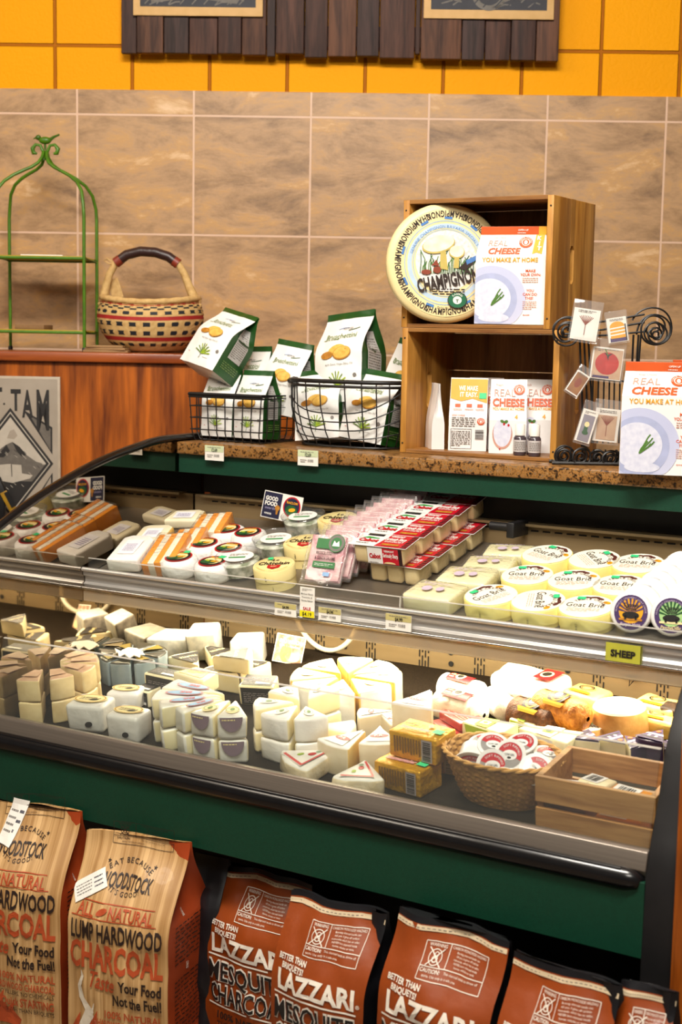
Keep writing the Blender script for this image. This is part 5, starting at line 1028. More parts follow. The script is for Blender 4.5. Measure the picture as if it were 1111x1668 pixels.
for i in range(4):
    cabot(onshelf(c0.x+.030+.006*i, c0.y+.034+.0612*i, .0006) @ RZ(-2), 'red cheese pack lying under the stepped row, '+('front', 'second from the front', 'third from the front', 'rearmost')[i])
for i in range(5):
    cabot(onshelf(c0.x+.006+.006*i, c0.y+.024+.0605*i, .0415) @ RX(.6), ('front red and white cheese pack of the upper row, its end label showing', 'second red and white cheese pack from the front of the upper row', 'third red and white cheese pack from the front of the upper row', 'fourth red and white cheese pack from the front of the upper row', 'rearmost red and white cheese pack of the upper row')[i], i == 0)
# cream blocks in plastic
PLC = mat('pale_yellow_cheese', '#efe9bf', .36, col2='#e4dba6', scale=26, coat=.4)
def creamblock(px, py, Y_, w, l, h, rot, label):
    t = thing('wrapped_cream_block', label, 'cheese', onshelf(at_y(px, py, Y_).x, Y_, .0005) @ RZ(rot), 'pale cheese blocks in clear wrap'); mb = MB(); mb.solid([(-w/2, -l/2), (w/2, -l/2), (w/2, l/2), (-w/2, l/2)], .001, h, lambda n, c: PLC, .006, seg=3, warp=lambda v: sliver(v, .002, 30, px)); mb.build('cheese', t)
    mb = MB(); mb.solid([(-w*.55, -l*.54), (w*.55, -l*.54), (w*.55, l*.54), (-w*.55, l*.54)], .0002, h+.002, lambda n, c: WRAP, .008, seg=2, sub=2, warp=lambda v: sliver(v, .003, 60, px)); mb.build('wrap', t)
    mb = MB(); D = Dec(mb, flat(T(0, 0, h+.0045))); D.ell(-w*.12, -l*.1, w*.10, l*.14, LILP); D.ell(w*.14, -l*.06, w*.08, l*.12, LILP); D.tiny(-w*.3, l*.1, w*.3, l*.24, 2, LILP); mb.build('label', t)
creamblock(712, 968, 2.2535, .098, .074, .034, -4, 'pale cheese block in clear wrap at the front, right of the red packs')
creamblock(764, 937, 2.3340, .100, .074, .032, 3, 'pale cheese block in clear wrap in the second row, left of the goat rounds')
creamblock(800, 912, 2.4080, .096, .064, .028, 8, 'pale cheese block in clear wrap in the third row')
creamblock(832, 888, 2.4740, .094, .056, .028, 10, 'pale cheese block in clear wrap at the back by the black bracket')
# goat brie boxes
GBX = mat('pale_butter_box', '#efe392', .5, col2='#e6d67c', scale=16); GLB = mat('cream_label_disc', '#f3efdf', .5, col2='#ebe5d0', scale=14); GBR = mat('goat_brown_print', '#5a2c22', .5)
def brie(px, py, rot, label):
    r, h = .0482, .034; Y_ = (2.2580, 2.3565, 2.455)[('front row' not in label)+('back row' in label)]; t = thing('goat_brie_box', label, 'cheese', onshelf(at_y(px, py, Y_).x, Y_, .0005) @ RZ(rot), 'round boxes of triple cream goat brie'); mb = MB(); mb.lathe([(r*.97, 0), (r*.98, h*.2), (r, h*.22), (r, h*.97), (r*.98, h), (0, h)], GBX, 44); mb.build('box', t); mb = MB(); D = Dec(mb, flat(T(0, 0, h+.0003)))
    D.ell(0, 0, r*.96, r*.96, GLB, n=44); D.arc('TRIPLE CREAM', 0, 0, r*.60, 78, r*.13, GBR, bold=.01); D.text('Goat Brie', -r*.05, r*.08, r*.34, BRN, w=r*1.36, bold=.0); D.tiny(-r*.62, -r*.50, r*.55, -r*.16, 4, REALC, seed=int(px), thick=.25)
    D.ell(-r*.1, r*.74, r*.16, r*.06, GBR, 2, rot=-10); D.ell(r*.14, r*.76, r*.18, r*.07, GBR, 2, rot=6); D.line([(-r*.2, r*.76), (-r*.3, r*.62)], r*.05, GBR, 2); D.ell(r*.36, r*.66, r*.16, r*.08, GBR, 2, rot=-30); D.ell(r*.66, r*.36, r*.15, r*.10, YELLOW, 2, rot=-30); D.ell(r*.60, r*.38, r*.06, r*.05, GOLDP, 3); D.rect(-r*.46, r*.52, -r*.16, r*.74, LGREEN, 4)
    D = Dec(mb, lambda x, y, l: Vector(((r+.0005+l*LAY)*math.sin(x), -(r+.0005+l*LAY)*math.cos(x), y)), .12)
    for a in (0, 2.1, 4.2): D.text('Goat Brie', a-R(rot), h*.52, h*.36, BRN, w=1.15, bold=.0, z=1)
    mb.build('printing', t)
for px, py, rt, lb in ((803, 979, 62, 'front row left, its lettering turned sideways'), (880, 981, -72, 'front row middle, its lettering reading upward'), (958, 991, 8, 'front row right, beside the standing rounds'), (862, 940, 12, 'middle row left'), (938, 950, 14, 'middle row centre'), (1012, 957, 6, 'middle row right, partly under glare'), (894, 907, -22, 'back row left, nearest the black bracket'), (971, 911, -48, 'back row middle'), (1042, 924, 4, 'back row right, against the clear tubes')):
    brie(px, py, rt, 'goat brie box, '+lb)
# two rows of rounds standing on edge
EDG = mat('white_goat_round', '#f2efea', .45, col2='#e4e0da', scale=40, coat=.3); VIO = mat('violet_label', '#4b3563', .45); PGRN = mat('pale_green_label', '#a9d18a', .5)
def standing(x, y, art, label):
    r, th = .0345, .026; q = onshelf(x, y, 0); M = T(q.translation.x, q.translation.y, q.translation.z+r*1.04+.006) @ RZ(14) @ RX(-8); t = thing('standing_goat_round', label, 'cheese', M, 'small goat cheese rounds standing on edge in two rows'); mb = MB()
    mb.lathe([(0, 0), (r*.90, 0), (r, .004), (r, th-.004), (r*.9, th), (0, th)], EDG, 32, M=RX(-90)); mb.build('cheese', t); mb = MB()
    D = Dec(mb, lambda a, b, l: Vector((a, -.0005-l*LAY, b)))
    if art:
        D.ell(0, 0, r*.80, r*.84, VIO); D.ell(0, r*.06, r*.58, r*.60, YELLOW if art == 1 else PGRN, 2)
        for k in range(9): a0 = 10+k*20; D.poly([(0, -r*.05), (r*.58*math.cos(R(a0)), r*.06+r*.6*math.sin(R(a0))), (r*.58*math.cos(R(a0+10)), r*.06+r*.6*math.sin(R(a0+10)))], PURPLE if art == 1 else GREEN, 3)
        D.ell(0, -r*.14, r*.40, r*.17, BLACK, 4); D.rect(-r*.3, -r*.36, -r*.2, -r*.16, BLACK, 4); D.rect(r*.2, -r*.36, r*.3, -r*.16, BLACK, 4); D.rect(-r*.55, -r*.40, r*.55, -r*.30, GOLDP if art == 1 else CREAMP, 3.6)
        D.text('Cypress', 0, r*.36, r*.18, BLACK, w=r*.7, bold=.02, z=5); D.text('Grove', 0, r*.18, r*.16, BLACK, w=r*.5, bold=.02, z=5); D.text('Purple Haze' if art == 1 else 'PsycheDillic', 0, -r*.58, r*.17, LILP if art == 1 else CREAMP, w=r*.95, bold=.01, shear=.15, z=5); D.arc('HUMBOLDT CREAMERY GOAT CHEESE', 0, 0, r*.70, 90, r*.08, LILP, bold=0, z=5)
        mb.build('label', t)
    else:
        D = Dec(mb, lambda x_, y_, l: Vector(((r+.0005+l*LAY)*math.sin(x_), y_, (r+.0005+l*LAY)*math.cos(x_))), .2); D.rect(-.5, .006, .5, .018, mat('blue_edge_print', '#55618f', .5) if 'blue_edge_print' not in bpy.data.materials else bpy.data.materials['blue_edge_print'], 1); mb.build('edge_print', t)
a0 = shelf(1024, 1040, 0, 0).translation; b0 = shelf(1090, 1046, 0, 0).translation
for k, (s0, nm, art) in enumerate(((a0, 'purple and yellow label', 1), (b0, 'purple and green label', 2))):
    for i in range(7):
        standing(s0.x+.004*i, max(2.222, s0.y)+.006+.031*i, art if i == 0 else 0, ('white goat round with a '+nm+' at the front of its row' if i == 0 else 'white goat round, '+('', 'second', 'third', 'fourth', 'fifth', 'sixth', 'rearmost')[i]+' behind the one with the '+nm))
# ------------------------------------------------------------ cheeses on the deck behind the front glass
SLD = .075/.63; YG = 1.9665
PASTE = mat('pale_cut_paste', '#f3e8c2', .4, col2='#ead9a4', scale=30, coat=.3); PASY = mat('golden_cut_paste', '#e8c77e', .4, col2='#dcb560', scale=30, coat=.25)
TANR = mat('tan_hard_rind', '#c7a57c', .5, col2='#a98255', scale=45, coat=.2); TANP = mat('tan_hard_paste', '#ead4a2', .42, col2='#cdb07c', scale=40, coat=.3); TANT = mat('rose_tan_top', '#d8b595', .45, col2='#ba9070', scale=30, coat=.2)
BLUR = mat('grey_mould_rind', '#b7b0a6', .55, col2='#6d6b68', scale=38, amt=.7, bump=.0012, coat=.15); BLUP = mat('blue_veined_paste', '#ece7d8', .45, col2='#9aa0a0', scale=60, amt=.35, coat=.3)
SLATE = mat('blue_grey_foil', '#8d9aa0', .38, col2='#6c7a80', scale=30, bump=.0012, coat=.3); DKTOP = mat('dark_herb_coat', '#2e2a16', .5, col2='#14120a', scale=70, bump=.002, coat=.3)
CARDT = mat('clear_card_white', '#ece8e2', .45); ASH = mat('ash_grey_print', '#9a8f8f', .5); MAUVE = mat('mauve_grey_print', '#8b7584', .5); OLV2 = mat('sage_print', '#8fa283', .5); NUTB = mat('nut_brown_coat', '#7a4a26', .6, col2='#3d2312', scale=130, amt=.6, bump=.003); NUTO = mat('orange_nut_coat', '#e0963a', .55, col2='#9c5516', scale=120, amt=.6, bump=.003)
HAYR = mat('washed_rind', '#e0ae6c', .5, col2='#c98f4c', scale=55, bump=.0012); ORNG = mat('orange_cheese', '#ea9a34', .4, coat=.2)
def arcpoly(r, ang, r0=.006, n=7):
    a = R(ang/2); k = r0/math.sin(max(a, .2)); return [(k, 0)] + [(r*math.cos(-a+2*a*i/n), r*math.sin(-a+2*a*i/n)) for i in range(n+1)]
def wedge(M, r, ang, h, label, rind, paste, top=None, art=None, group=None, name='cheese_wedge', bev=.004, r0=.004, wob=.0015, seed=0):
    top = top or rind; M = fit(M, [(x*1.01, y*1.01, z) for x, y in arcpoly(r, ang, r0) for z in (0, h)], YG, SLD); t = thing(name, label, 'cheese', M, group); mb = MB()
    mb.solid(arcpoly(r, ang, r0), 0, h, lambda n, c: top if n.z > .6 else (rind if n.x > .55 and abs(c.x*c.x+c.y*c.y) > (r*.85)**2 else paste), bev, seg=3, warp=lambda v: sliver(v, wob, 40, seed)); mb.build('cheese', t)
    if art:
        mb = MB(); art(Dec(mb, flat(T(0, 0, h+.0013)), .02), r, ang, h, mb); mb.build('label', t)
    return t
DIRW = ('facing the mirror', 'front left', 'front', 'front right', 'right', 'back right', 'back', 'back left')
def wheel(px, py, H, r, h, lift, spec, dz=0):
    """angles of the wedges in a cut wheel, all turned about one centre"""
    for a, fn in spec: fn(deck(px, py, H, 0) @ T(0, 0, lift) @ RZ(a))

# --- half wheels of tan hard cheese against the mirror: two layers
ta = at_y(84, 1088, 1); TAC = Vector((-1.934, 0, 0))
def deck_xy(x, y, lift=0): q = D0 + Vector((0, 1, -DN.y/DN.z))*(y-D0.y); return frame(Vector((x, y, q.z))+DN*(lift+.0004), Vector((1, 0, 0)), DN)
def tanart(D, r, ang, h, mb): D.poly([(r*.35, -r*.10), (r*.80, -r*.22), (r*.80, r*.16), (r*.4, r*.12)], TANT, 1)
for lay in (0, 1):
    for k, (a, w_) in enumerate(((-72, 'nearest the front glass'), (-32, 'second from the front'), (8, 'third from the front'), (46, 'second from the back'), (80, 'rearmost'))):
        if lay == 0 and k == 4: continue
        M = deck_xy(-1.934+.012*math.cos(R(a))+.004, 2.082+.012*math.sin(R(a)), lay*.0465) @ RZ(a)
        wedge(M, .088, 33, .0455, ('tan cheese wedge, upper layer of the round stack by the mirror, ', 'tan cheese wedge, lower layer of the round stack by the mirror, ')[1-lay]+w_, TANP, TANP, TANT if lay else TANP, tanart if lay else None, 'tan hard cheese wedges at the mirrored end', seed=k+9*lay)
        if lay == 1 and k in (0, 1): pass
# --- little white tubs of goat cheese
TUBW = mat('white_soft_pyramid', '#ebe8e4', .45, col2='#cfcac6', scale=22, bump=.002, bscale=50, coat=.35)
def whitetub(px, py, h, w, rot, label):
    M = fit(deck(px, py, h, rot), rect4(w*1.05, w*.9, h), YG, SLD); t = thing('soft_cheese_pack', label, 'cheese', M, 'soft white cheeses with oval labels'); mb = MB(); mb.solid([(-w/2, -w*.42), (w/2, -w*.42), (w*.45, w*.42), (-w*.45, w*.42)], 0, h, lambda n, c: TUBW, .009, seg=3, warp=lambda v: Vector((v.x*(1.0-.10*(1-v.z/h)), v.y*(1-.10*(1-v.z/h)), v.z))+noise.noise_vector(v*40)*.002); mb.build('cheese', t)
    mb = MB(); D = Dec(mb, flat(T(0, 0, h+.0022)), .02); D.ell(0, 0, w*.42, w*.26, CREAMP); D.ring(0, 0, w*.36, w*.385, GOLDP, 2, ky=.62); D.text('HUDSON', -w*.05, w*.04, w*.07, BRN, w=w*.46, bold=.02); D.tiny(-w*.26, -w*.10, w*.2, -w*.02, 1, GREYP); D.ell(w*.12, -w*.07, w*.11, w*.05, BLACK, 3, rot=10); D.line([(w*.2, -w*.05), (w*.26, w*.02)], w*.03, BLACK, 3)
    D2 = Dec(mb, lambda x, y, l: Vector((x, -w*.42*(1-.10*(1-y/h))-.0028-l*LAY, y)), .02); D2.ell(w*.12, h*.35, w*.10, h*.10, BLACK, 1, rot=20); mb.build('label', t)
whitetub(148, 1140, .056, .082, 14, 'oval labelled soft white cheese, left one of the front pair by the mirror')
whitetub(210, 1158, .054, .074, 8, 'oval labelled soft white cheese, right one of the front pair by the mirror')
whitetub(206, 1122, .042, .070, 16, 'soft white cheese with an oval label behind the front pair by the mirror')
# --- wheel in blue-grey foil with a dark top
for k, (a, w_) in enumerate(((-165, 'against the mirror'), (-120, 'front left'), (-75, 'front'), (-30, 'front right'), (15, 'right'), (60, 'back right'), (105, 'back'), (150, 'back left'))):
    M = deck(217, 1062, .058, 0) @ RZ(a) @ T(.003, 0, 0)
    def dark(D, r, ang, h, mb, k=k):
        if k % 2: D.poly([(r*.2, 0), (r*.85, -r*.24), (r*.85, r*.2)], mat('gold_fleck_%d' % k, '#7d6a1e', .45), 1)
    wedge(M, .068, 43, .056, 'wedge of the dark topped blue-grey wheel, '+w_+' piece', SLATE, SLATE, DKTOP, dark, 'wedges of the dark topped wheel', seed=k, bev=.005)
mb = MB(); FLW = mat('white_paper_frill', '#efe9dc', .6)
mb.solid([(.030*(1+.3*(i % 2))*math.cos(2*PI*i/18), .020*(1+.3*(i % 2))*math.sin(2*PI*i/18)) for i in range(18)], 0, .004, lambda n, c: FLW, .001, warp=lambda v: v+Vector((0, 0, .004*math.sin(v.x*300)))); tag(mb.build('paper_frill', M=deck(210, 1062, .066, 0) @ T(0, 0, .0612)), 'white paper frill lying on the dark topped blue-grey wheel', 'paper')
# --- big pale blocks at the back left, grey rind on their far sides
def block(px, py, h, w, l, rot, label, tilt=0, lift=0, rollv=0):
    M = deck(px, py, h+lift, rot) @ T(0, 0, lift) @ RX(tilt) @ RY(rollv); t = thing('blue_cheese_block', label, 'cheese', M, 'tall pale blue cheese blocks at the back'); mb = MB()
    mb.solid([(-w/2, -l/2), (w/2, -l*.36), (w*.46, l/2), (-w*.46, l*.44)], 0, h, lambda n, c: BLUR if (n.x < -.6 or n.y > .6) else BLUP, .006, seg=3, warp=lambda v: sliver(v, .003, 22, px)); mb.build('cheese', t)
block(281, 1032, .050, .092, .084, 14, 'pale blue cheese block, left of the three at the back, grey rind toward the mirror')
block(334, 1020, .066, .068, .062, 20, 'tallest pale cheese block at the back, its top tilted, between two others', tilt=12, lift=.006)
block(404, 1036, .060, .070, .072, 24, 'pale blue cheese block at the back, right of the three, above the black labelled wedges')
block(214, 1022, .040, .062, .055, 4, 'pale blue cheese block right in the mirrored corner at the back', lift=.016)
# --- cream wedges with black labels
CRW = mat('ivory_wedge', '#f1e6c4', .4, col2='#e6d7aa', scale=30, coat=.3)
def blk(D, r, ang, h, mb): D.poly([(r*.30, -r*.06), (r*.88, -r*.30), (r*.88, r*.30), (r*.30, r*.06)], BLACK, 1); D.text('TRUFFLE', r*.66, 0, r*.08, CREAMP, rot=90, w=r*.36, bold=.01); D.tiny(r*.4, -r*.05, r*.56, r*.05, 2, GREYP)
def lblk(px, py, h, r, ang, rot, label, lift=0, tilt=0): return wedge(deck(px, py, h+lift, rot) @ T(0, 0, lift) @ RX(tilt) @ T(-r*.62, 0, 0), r, ang, h, label, CRW, CRW, CRW, blk, 'ivory wedges with black labels', seed=px)
lblk(308, 1072, .040, .108, 38, 150, 'ivory wedge with black label, leftmost, pointing right below the left pale block')
lblk(366, 1090, .042, .106, 36, 160, 'ivory wedge with black label, in front of the tilted cluster', lift=.0)
lblk(352, 1060, .036, .098, 38, -20, 'ivory wedge with black label, resting between the tall pale blocks')
lblk(408, 1084, .046, .100, 38, 100, 'ivory wedge with black label, right of the cluster, below the right pale block')
lblk(382, 1066, .034, .096, 36, 30, 'ivory wedge with black label, upper one lying across the cluster', lift=.044, tilt=4)
# black labelled packs
def blackpack(px, py, w, l, h, rot, label, tilt=0, lift=0):
    M = deck(px, py, h+lift, rot) @ T(0, 0, lift) @ RX(tilt); t = thing('black_label_pack', label, 'cheese', M, 'cheese packs with black printed labels'); mb = MB(); mb.solid([(-w/2, -l/2), (w/2, -l/2), (w*.44, l/2), (-w*.44, l/2)], 0, h, lambda n, c: CRW, .004, seg=3); mb.build('cheese', t)
    mb = MB()
    for D, hh in ((Dec(mb, flat(T(0, 0, h+.0006))), l), (Dec(mb, lambda x, y, q: Vector((x, -l/2-.0006-q*LAY, y+h/2))), h)): D.rect(-w*.43, -hh*.42, w*.43, hh*.42, BLACK); D.tiny(-w*.36, -hh*.34, w*.36, hh*.2, 6, ASH, seed=px, thick=.3); D.rect(-w*.05, -hh*.32, w*.36, -hh*.16, CARDT, 2.5)
    mb.build('label', t)
blackpack(272, 1096, .088, .044, .042, -4, 'upright cheese pack with a black printed face, behind the fan of red labelled wedges', lift=.012)
blackpack(240, 1120, .045, .04, .034, -6, 'small black faced cheese pack between the soft white cheeses and the fan of wedges')
blackpack(424, 1106, .074, .048, .044, 16, 'black printed cheese pack leaning in front of the picture card', tilt=10, lift=.004)
YEL = mat('yellow_foil_label', '#efb41e', .4)
mb = MB(); t = thing('yellow_label_wedge', 'flat pale wedge with a yellow label behind the fan of red labelled wedges', 'cheese', deck(322, 1096, .076, -10) @ T(0, 0, .042)); mb.solid([(-.045, -.025), (.045, -.028), (.03, .028), (-.03, .025)], 0, .034, lambda n, c: CRW, .004, seg=3); mb.build('cheese', t); mb = MB(); D = Dec(mb, flat(T(0, 0, .0346))); D.poly([(-.036, -.02), (.03, -.02), (.02, .02), (-.024, .02)], YEL); D.tiny(-.02, -.01, .015, .01, 3, GOLDP); mb.build('label', t)
# picture card
p = deck(458, 1085, .0, 0).translation; t = thing('picture_card', 'small brown and white picture card standing among the cheeses behind the front glass', 'card', T(p.x, p.y+.02, p.z+.002) @ RZ(26) @ RX(-22) @ RY(8))
mb = MB(); mb.box((-.032, 0, 0), (.032, .0012, .062), PAPER); mb.build('card', t); mb = MB(); D = Dec(mb, lambda x, y, l: Vector((x, -.0003-l*LAY, y))); D.rect(-.030, .002, .030, .060, mat('brown_picture', '#8a5c44', .5, col2='#cfae92', scale=70, amt=.8)); D.ell(-.006, .022, .012, .020, TOAST, 2); D.ell(.010, .014, .016, .010, CREAMP, 2); D.text('RED WITCH', 0, .047, .008, WHITE, w=.046, bold=.03); D.text('from Switzerland', 0, .037, .005, WHITE, w=.046, bold=.02); mb.build('picture', t)
# --- wheel of white bloomy wedges: fan with red labels, then purple-grey labels, two layers
BLM = mat('white_bloomy_wrap', '#eeebe4', .42, col2='#d8d2ca', scale=30, bump=.0022, bscale=45, coat=.35)
def redlab(D, r, ang, h, mb): D.ell(r*.62, 0, r*.24, r*.085, mat('rose_label', '#c98a94', .5) if 'rose_label' not in bpy.data.materials else bpy.data.materials['rose_label']); D.ell(r*.62, 0, r*.21, r*.065, BLUE, 2); D.text('BRIE', r*.60, 0, r*.055, RED, w=r*.26, bold=.03, z=3); D.tiny(r*.25, -r*.02, r*.4, r*.02, 2, OLV2)
def maulab(D, r, ang, h, mb):
    D.ell(r*.72, 0, r*.17, r*.12, CREAMP); D.ring(r*.72, 0, r*.10, r*.115, OLV2, 2); D.ell(r*.72, 0, r*.06, r*.04, GRS, 2.5)
    D2 = Dec(mb, lambda x, y, l: Vector(((r+.0022+l*LAY)*math.cos(x), (r+.0022+l*LAY)*math.sin(x), y)), .05); w = R(ang)*.36; D2.poly([(-w, h*.97), (w, h*.97)]+[(w*math.cos(R(q)), h*.97-h*.62*math.sin(R(q))) for q in range(15, 170, 15)], MAUVE, 1); D2.tiny(-w*.8, h*.80, w*.8, h*.93, 1, CREAMP, z=2)
def sagelab(D, r, ang, h, mb): D.ell(r*.66, 0, r*.20, r*.11, CARDT); D.ring(r*.66, 0, r*.13, r*.145, OLV2, 2, ky=.6); D.ell(r*.66, 0, r*.07, r*.04, GRS, 2.5); D.tiny(r*.5, -r*.10, r*.8, -r*.06, 1, ASH)
G1 = 'white wedges of the cut bloomy wheel'
CWH = (386, 1132)
for lay in (0, 1):
    for k, (a, w_, art, rr_, an) in enumerate(((-180, 'leftmost', redlab, .155, 20), (-159, 'second from the left', redlab, .155, 20), (-138, 'third from the left', redlab, .140, 20), (-117, 'fourth from the left', redlab, .116, 20), (-91, 'fifth from the left, mauve half-round label', maulab, .106, 30), (-60, 'sixth from the left, mauve half-round label', maulab, .108, 30))):
        if lay == 0 and k in (0,): continue
        M = deck(CWH[0], CWH[1], .089, 0) @ T(0, 0, .0455*lay) @ RZ(a) @ T(.004, 0, 0)
        wedge(M, rr_, an, .044, 'white bloomy wedge, '+('upper', 'lower')[1-lay]+' layer of the fan, '+w_, BLM, PASTE, BLM, art if lay or art is maulab else None, G1, bev=.006, wob=.0022, seed=k+20*lay)
G2 = 'white wedges right of the fan'
for k, (a, w_) in enumerate(((-150, 'pointing to the fan'), (-95, 'front left, plain face'), (-48, 'front right, plain face'), (150, 'rear left, sage label'), (95, 'rear, sage oval label'))):
    M = deck(494, 1142, .086, 0) @ T(0, 0, .042) @ RZ(a) @ T(.004, 0, 0)
    wedge(M, .088, 44, .044, 'white wedge in the stack right of the fan, upper layer, '+w_, BLM, PASTE, BLM, sagelab, G2, bev=.006, wob=.002, seed=40+k)
for k, (a, w_) in enumerate(((-95, 'front left'), (-48, 'front right'), (-150, 'left'), (20, 'right'), (95, 'rear'))):
    M = deck(494, 1142, .086, 0) @ RZ(a) @ T(.004, 0, 0)
    wedge(M, .090, 44, .0412, 'white wedge in the stack right of the fan, lower layer, '+w_, BLM, PASTE, BLM, None, G2, bev=.006, wob=.002, seed=60+k)
# --- tall cream wheel in eight wedges
TALL = mat('pale_yellow_wheel_rind', '#f4eccb', .4, col2='#eadfb2', scale=26, coat=.4)
def blul(D, r, ang, h, mb): D.ell(r*.66, r*.06, r*.13, r*.08, CARDT); D.ell(r*.7, r*.06, r*.06, r*.035, LILAC, 2)
for k, (a, w_) in enumerate(((-160, 'left'), (-115, 'front left'), (-70, 'front'), (-25, 'front right'), (20, 'right'), (65, 'back right'), (110, 'back'), (155, 'back left'))):
    M = deck(563, 1098, .066, 0) @ RZ(a) @ T(.004, 0, 0); wedge(M, .106, 43, .065, 'tall pale yellow wedge of the big cut wheel in mid deck, '+w_+' piece', BLM if a < 0 else TALL, PASY, TALL, blul, 'wedges of the tall pale yellow wheel', bev=.006, wob=.002, seed=80+k)
# --- wedges with red oval labels
PALW = mat('pale_rind_wedge', '#ebddc0', .42, col2='#dcc9a4', scale=40, bump=.0012, coat=.35); CRIM = mat('crimson_oval', '#9b2436', .45)
def oval(D, r, ang, h, mb): D.poly([(r*.16, 0), (r*.90, -r*.24), (r*.90, r*.24)], CARDT, .5); D.ell(r*.66, 0, r*.075, r*.17, CRIM, 1.5, rot=0); D.text('P.R.', r*.66, 0, r*.08, CARDT, rot=90, w=r*.2, bold=.02, z=2.5)
G3 = 'pale wedges with red oval labels'
wedge(deck(686, 1136, .098, -88) @ T(0, 0, .034) @ T(-.055, 0, 0), .104, 46, .064, 'biggest pale wedge with a red oval label, standing tall above the gold blocks', PALW, PALW, CARDT, oval, G3, bev=.004, seed=101)
wedge(deck(655, 1152, .034, -60) @ T(-.05, 0, 0), .085, 40, .032, 'pale wedge under the biggest one, mostly hidden', PALW, PALW, CARDT, None, G3, bev=.004, seed=107)
wedge(deck(566, 1200, .056, -105) @ T(-.055, 0, 0), .100, 46, .055, 'pale wedge with a red oval label, left of the front pair beside the gold blocks', PALW, PASY, CARDT, oval, G3, bev=.004, seed=102)
wedge(deck(618, 1196, .056, -62) @ T(-.055, 0, 0), .098, 44, .055, 'pale wedge with a red oval label, right of the front pair beside the gold blocks', PALW, PASY, CARDT, oval, G3, bev=.004, seed=103)
wedge(deck(606, 1160, .050, -150) @ T(-.05, 0, 0), .078, 40, .05, 'pale wedge behind the front pair, pointing to the tall wheel', PALW, PALW, CARDT, oval, G3, bev=.004, seed=104)
wedge(deck(640, 1168, .050, -20) @ T(-.05, 0, 0), .078, 40, .048, 'pale wedge behind the upper gold block, red label turned right', PALW, PALW, CARDT, oval, G3, bev=.004, seed=105)
# --- flat rind wedges with a red stripe
RINDY = mat('wrinkled_rind', '#e9dcc2', .45, col2='#d3bd95', scale=50, bump=.003, bscale=60, coat=.35); REDST = mat('red_stripe', '#cf4a4a', .45)
def stripe(D, r, ang, h, mb): D.poly([(r*.2, -.0), (r*.92, -r*.32), (r*.92, r*.30)], CARDT, .6); D.line([(r*.88, -r*.30), (r*.88, r*.28)], r*.05, REDST, 1.5); D.line([(r*.26, r*.02), (r*.86, r*.26)], r*.04, REDST, 1.5); D.ell(r*.55, r*.0, r*.07, r*.05, RED, 2); D.ell(r*.7, -r*.1, r*.06, r*.04, LIME, 2); D.ell(r*.42, -r*.02, r*.05, r*.04, OLV2, 2)
wedge(deck(505, 1234, .036, -120) @ T(-.05, 0, 0), .112, 58, .033, 'flat rind wedge with a red striped label, left one at the front glass', RINDY, RINDY, CARDT, stripe, 'flat rind wedges with red striped labels', bev=.006, wob=.003, seed=110)
wedge(deck(580, 1254, .034, -70) @ T(-.045, 0, 0), .098, 58, .031, 'flat rind wedge with a red striped label, right one beside the lower gold block', RINDY, RINDY, CARDT, stripe, 'flat rind wedges with red striped labels', bev=.006, wob=.003, seed=111)
# --- gold foil blocks
GOLD = mat('gold_foil', '#e2ab1c', .3, .45, col2='#c28e10', scale=50, bump=.003, bscale=120); MAG = mat('rose_print_on_foil', '#d59a9a', .5); GBL = mat('brown_print_on_foil', '#6e4a0c', .5)
def gold(px, py, lift, rot, label):
    w, l, h = .096, .062, .046; M = deck(px, py, h+lift, rot) @ T(0, 0, lift); M = fit(M, rect4(w*1.03, l*1.05, h), YG, SLD); t = thing('gold_foil_block', label, 'cheese', M, 'gold foil wrapped cheese blocks'); mb = MB(); mb.solid([(-w/2, -l/2), (w/2, -l/2), (w/2, l/2), (-w/2, l/2)], 0, h, lambda n, c: GOLD, .003, seg=2, sub=3, warp=lambda v: sliver(v, .0012, 90, px)); mb.build('block', t)
    mb = MB(); D = Dec(mb, flat(T(0, 0, h+.0013))); D.text('Emmentaler', -w*.08, -l*.10, l*.18, MAG, w=w*.62, bold=.05, rot=4); D.text('e', w*.10, l*.26, l*.22, MAG, bold=.05); D.rect(w*.26, -l*.18, w*.46, l*.10, LGREEN, 3); D.tiny(-w*.4, l*.05, w*.0, l*.16, 1, GBL)
    D = Dec(mb, lambda x, y, q: Vector((x, -l/2-.0014-q*LAY, y)))
    for k in range(10): x = -w*.38+k*w*.058; D.rect(x, h*.22+.002*(k % 3), x+w*.034, h*.86, GBL, 1)
    D.rect(w*.20, h*.08, w*.42, h*.92, ASH, 1); D.bars(w*.23, h*.14, w*.39, h*.86, BLACK, 2, horiz=True, n=11); mb.build('printing', t)
gold(688, 1188, .0475, -6, 'gold foil cheese block with a barcode, upper one of the two')
gold(664, 1239, .0, -8, 'gold foil cheese block with a barcode, lower one nearest the front glass')
gold(720, 1208, .0, 2, 'gold foil cheese block under the upper one, hidden behind the wicker basket')
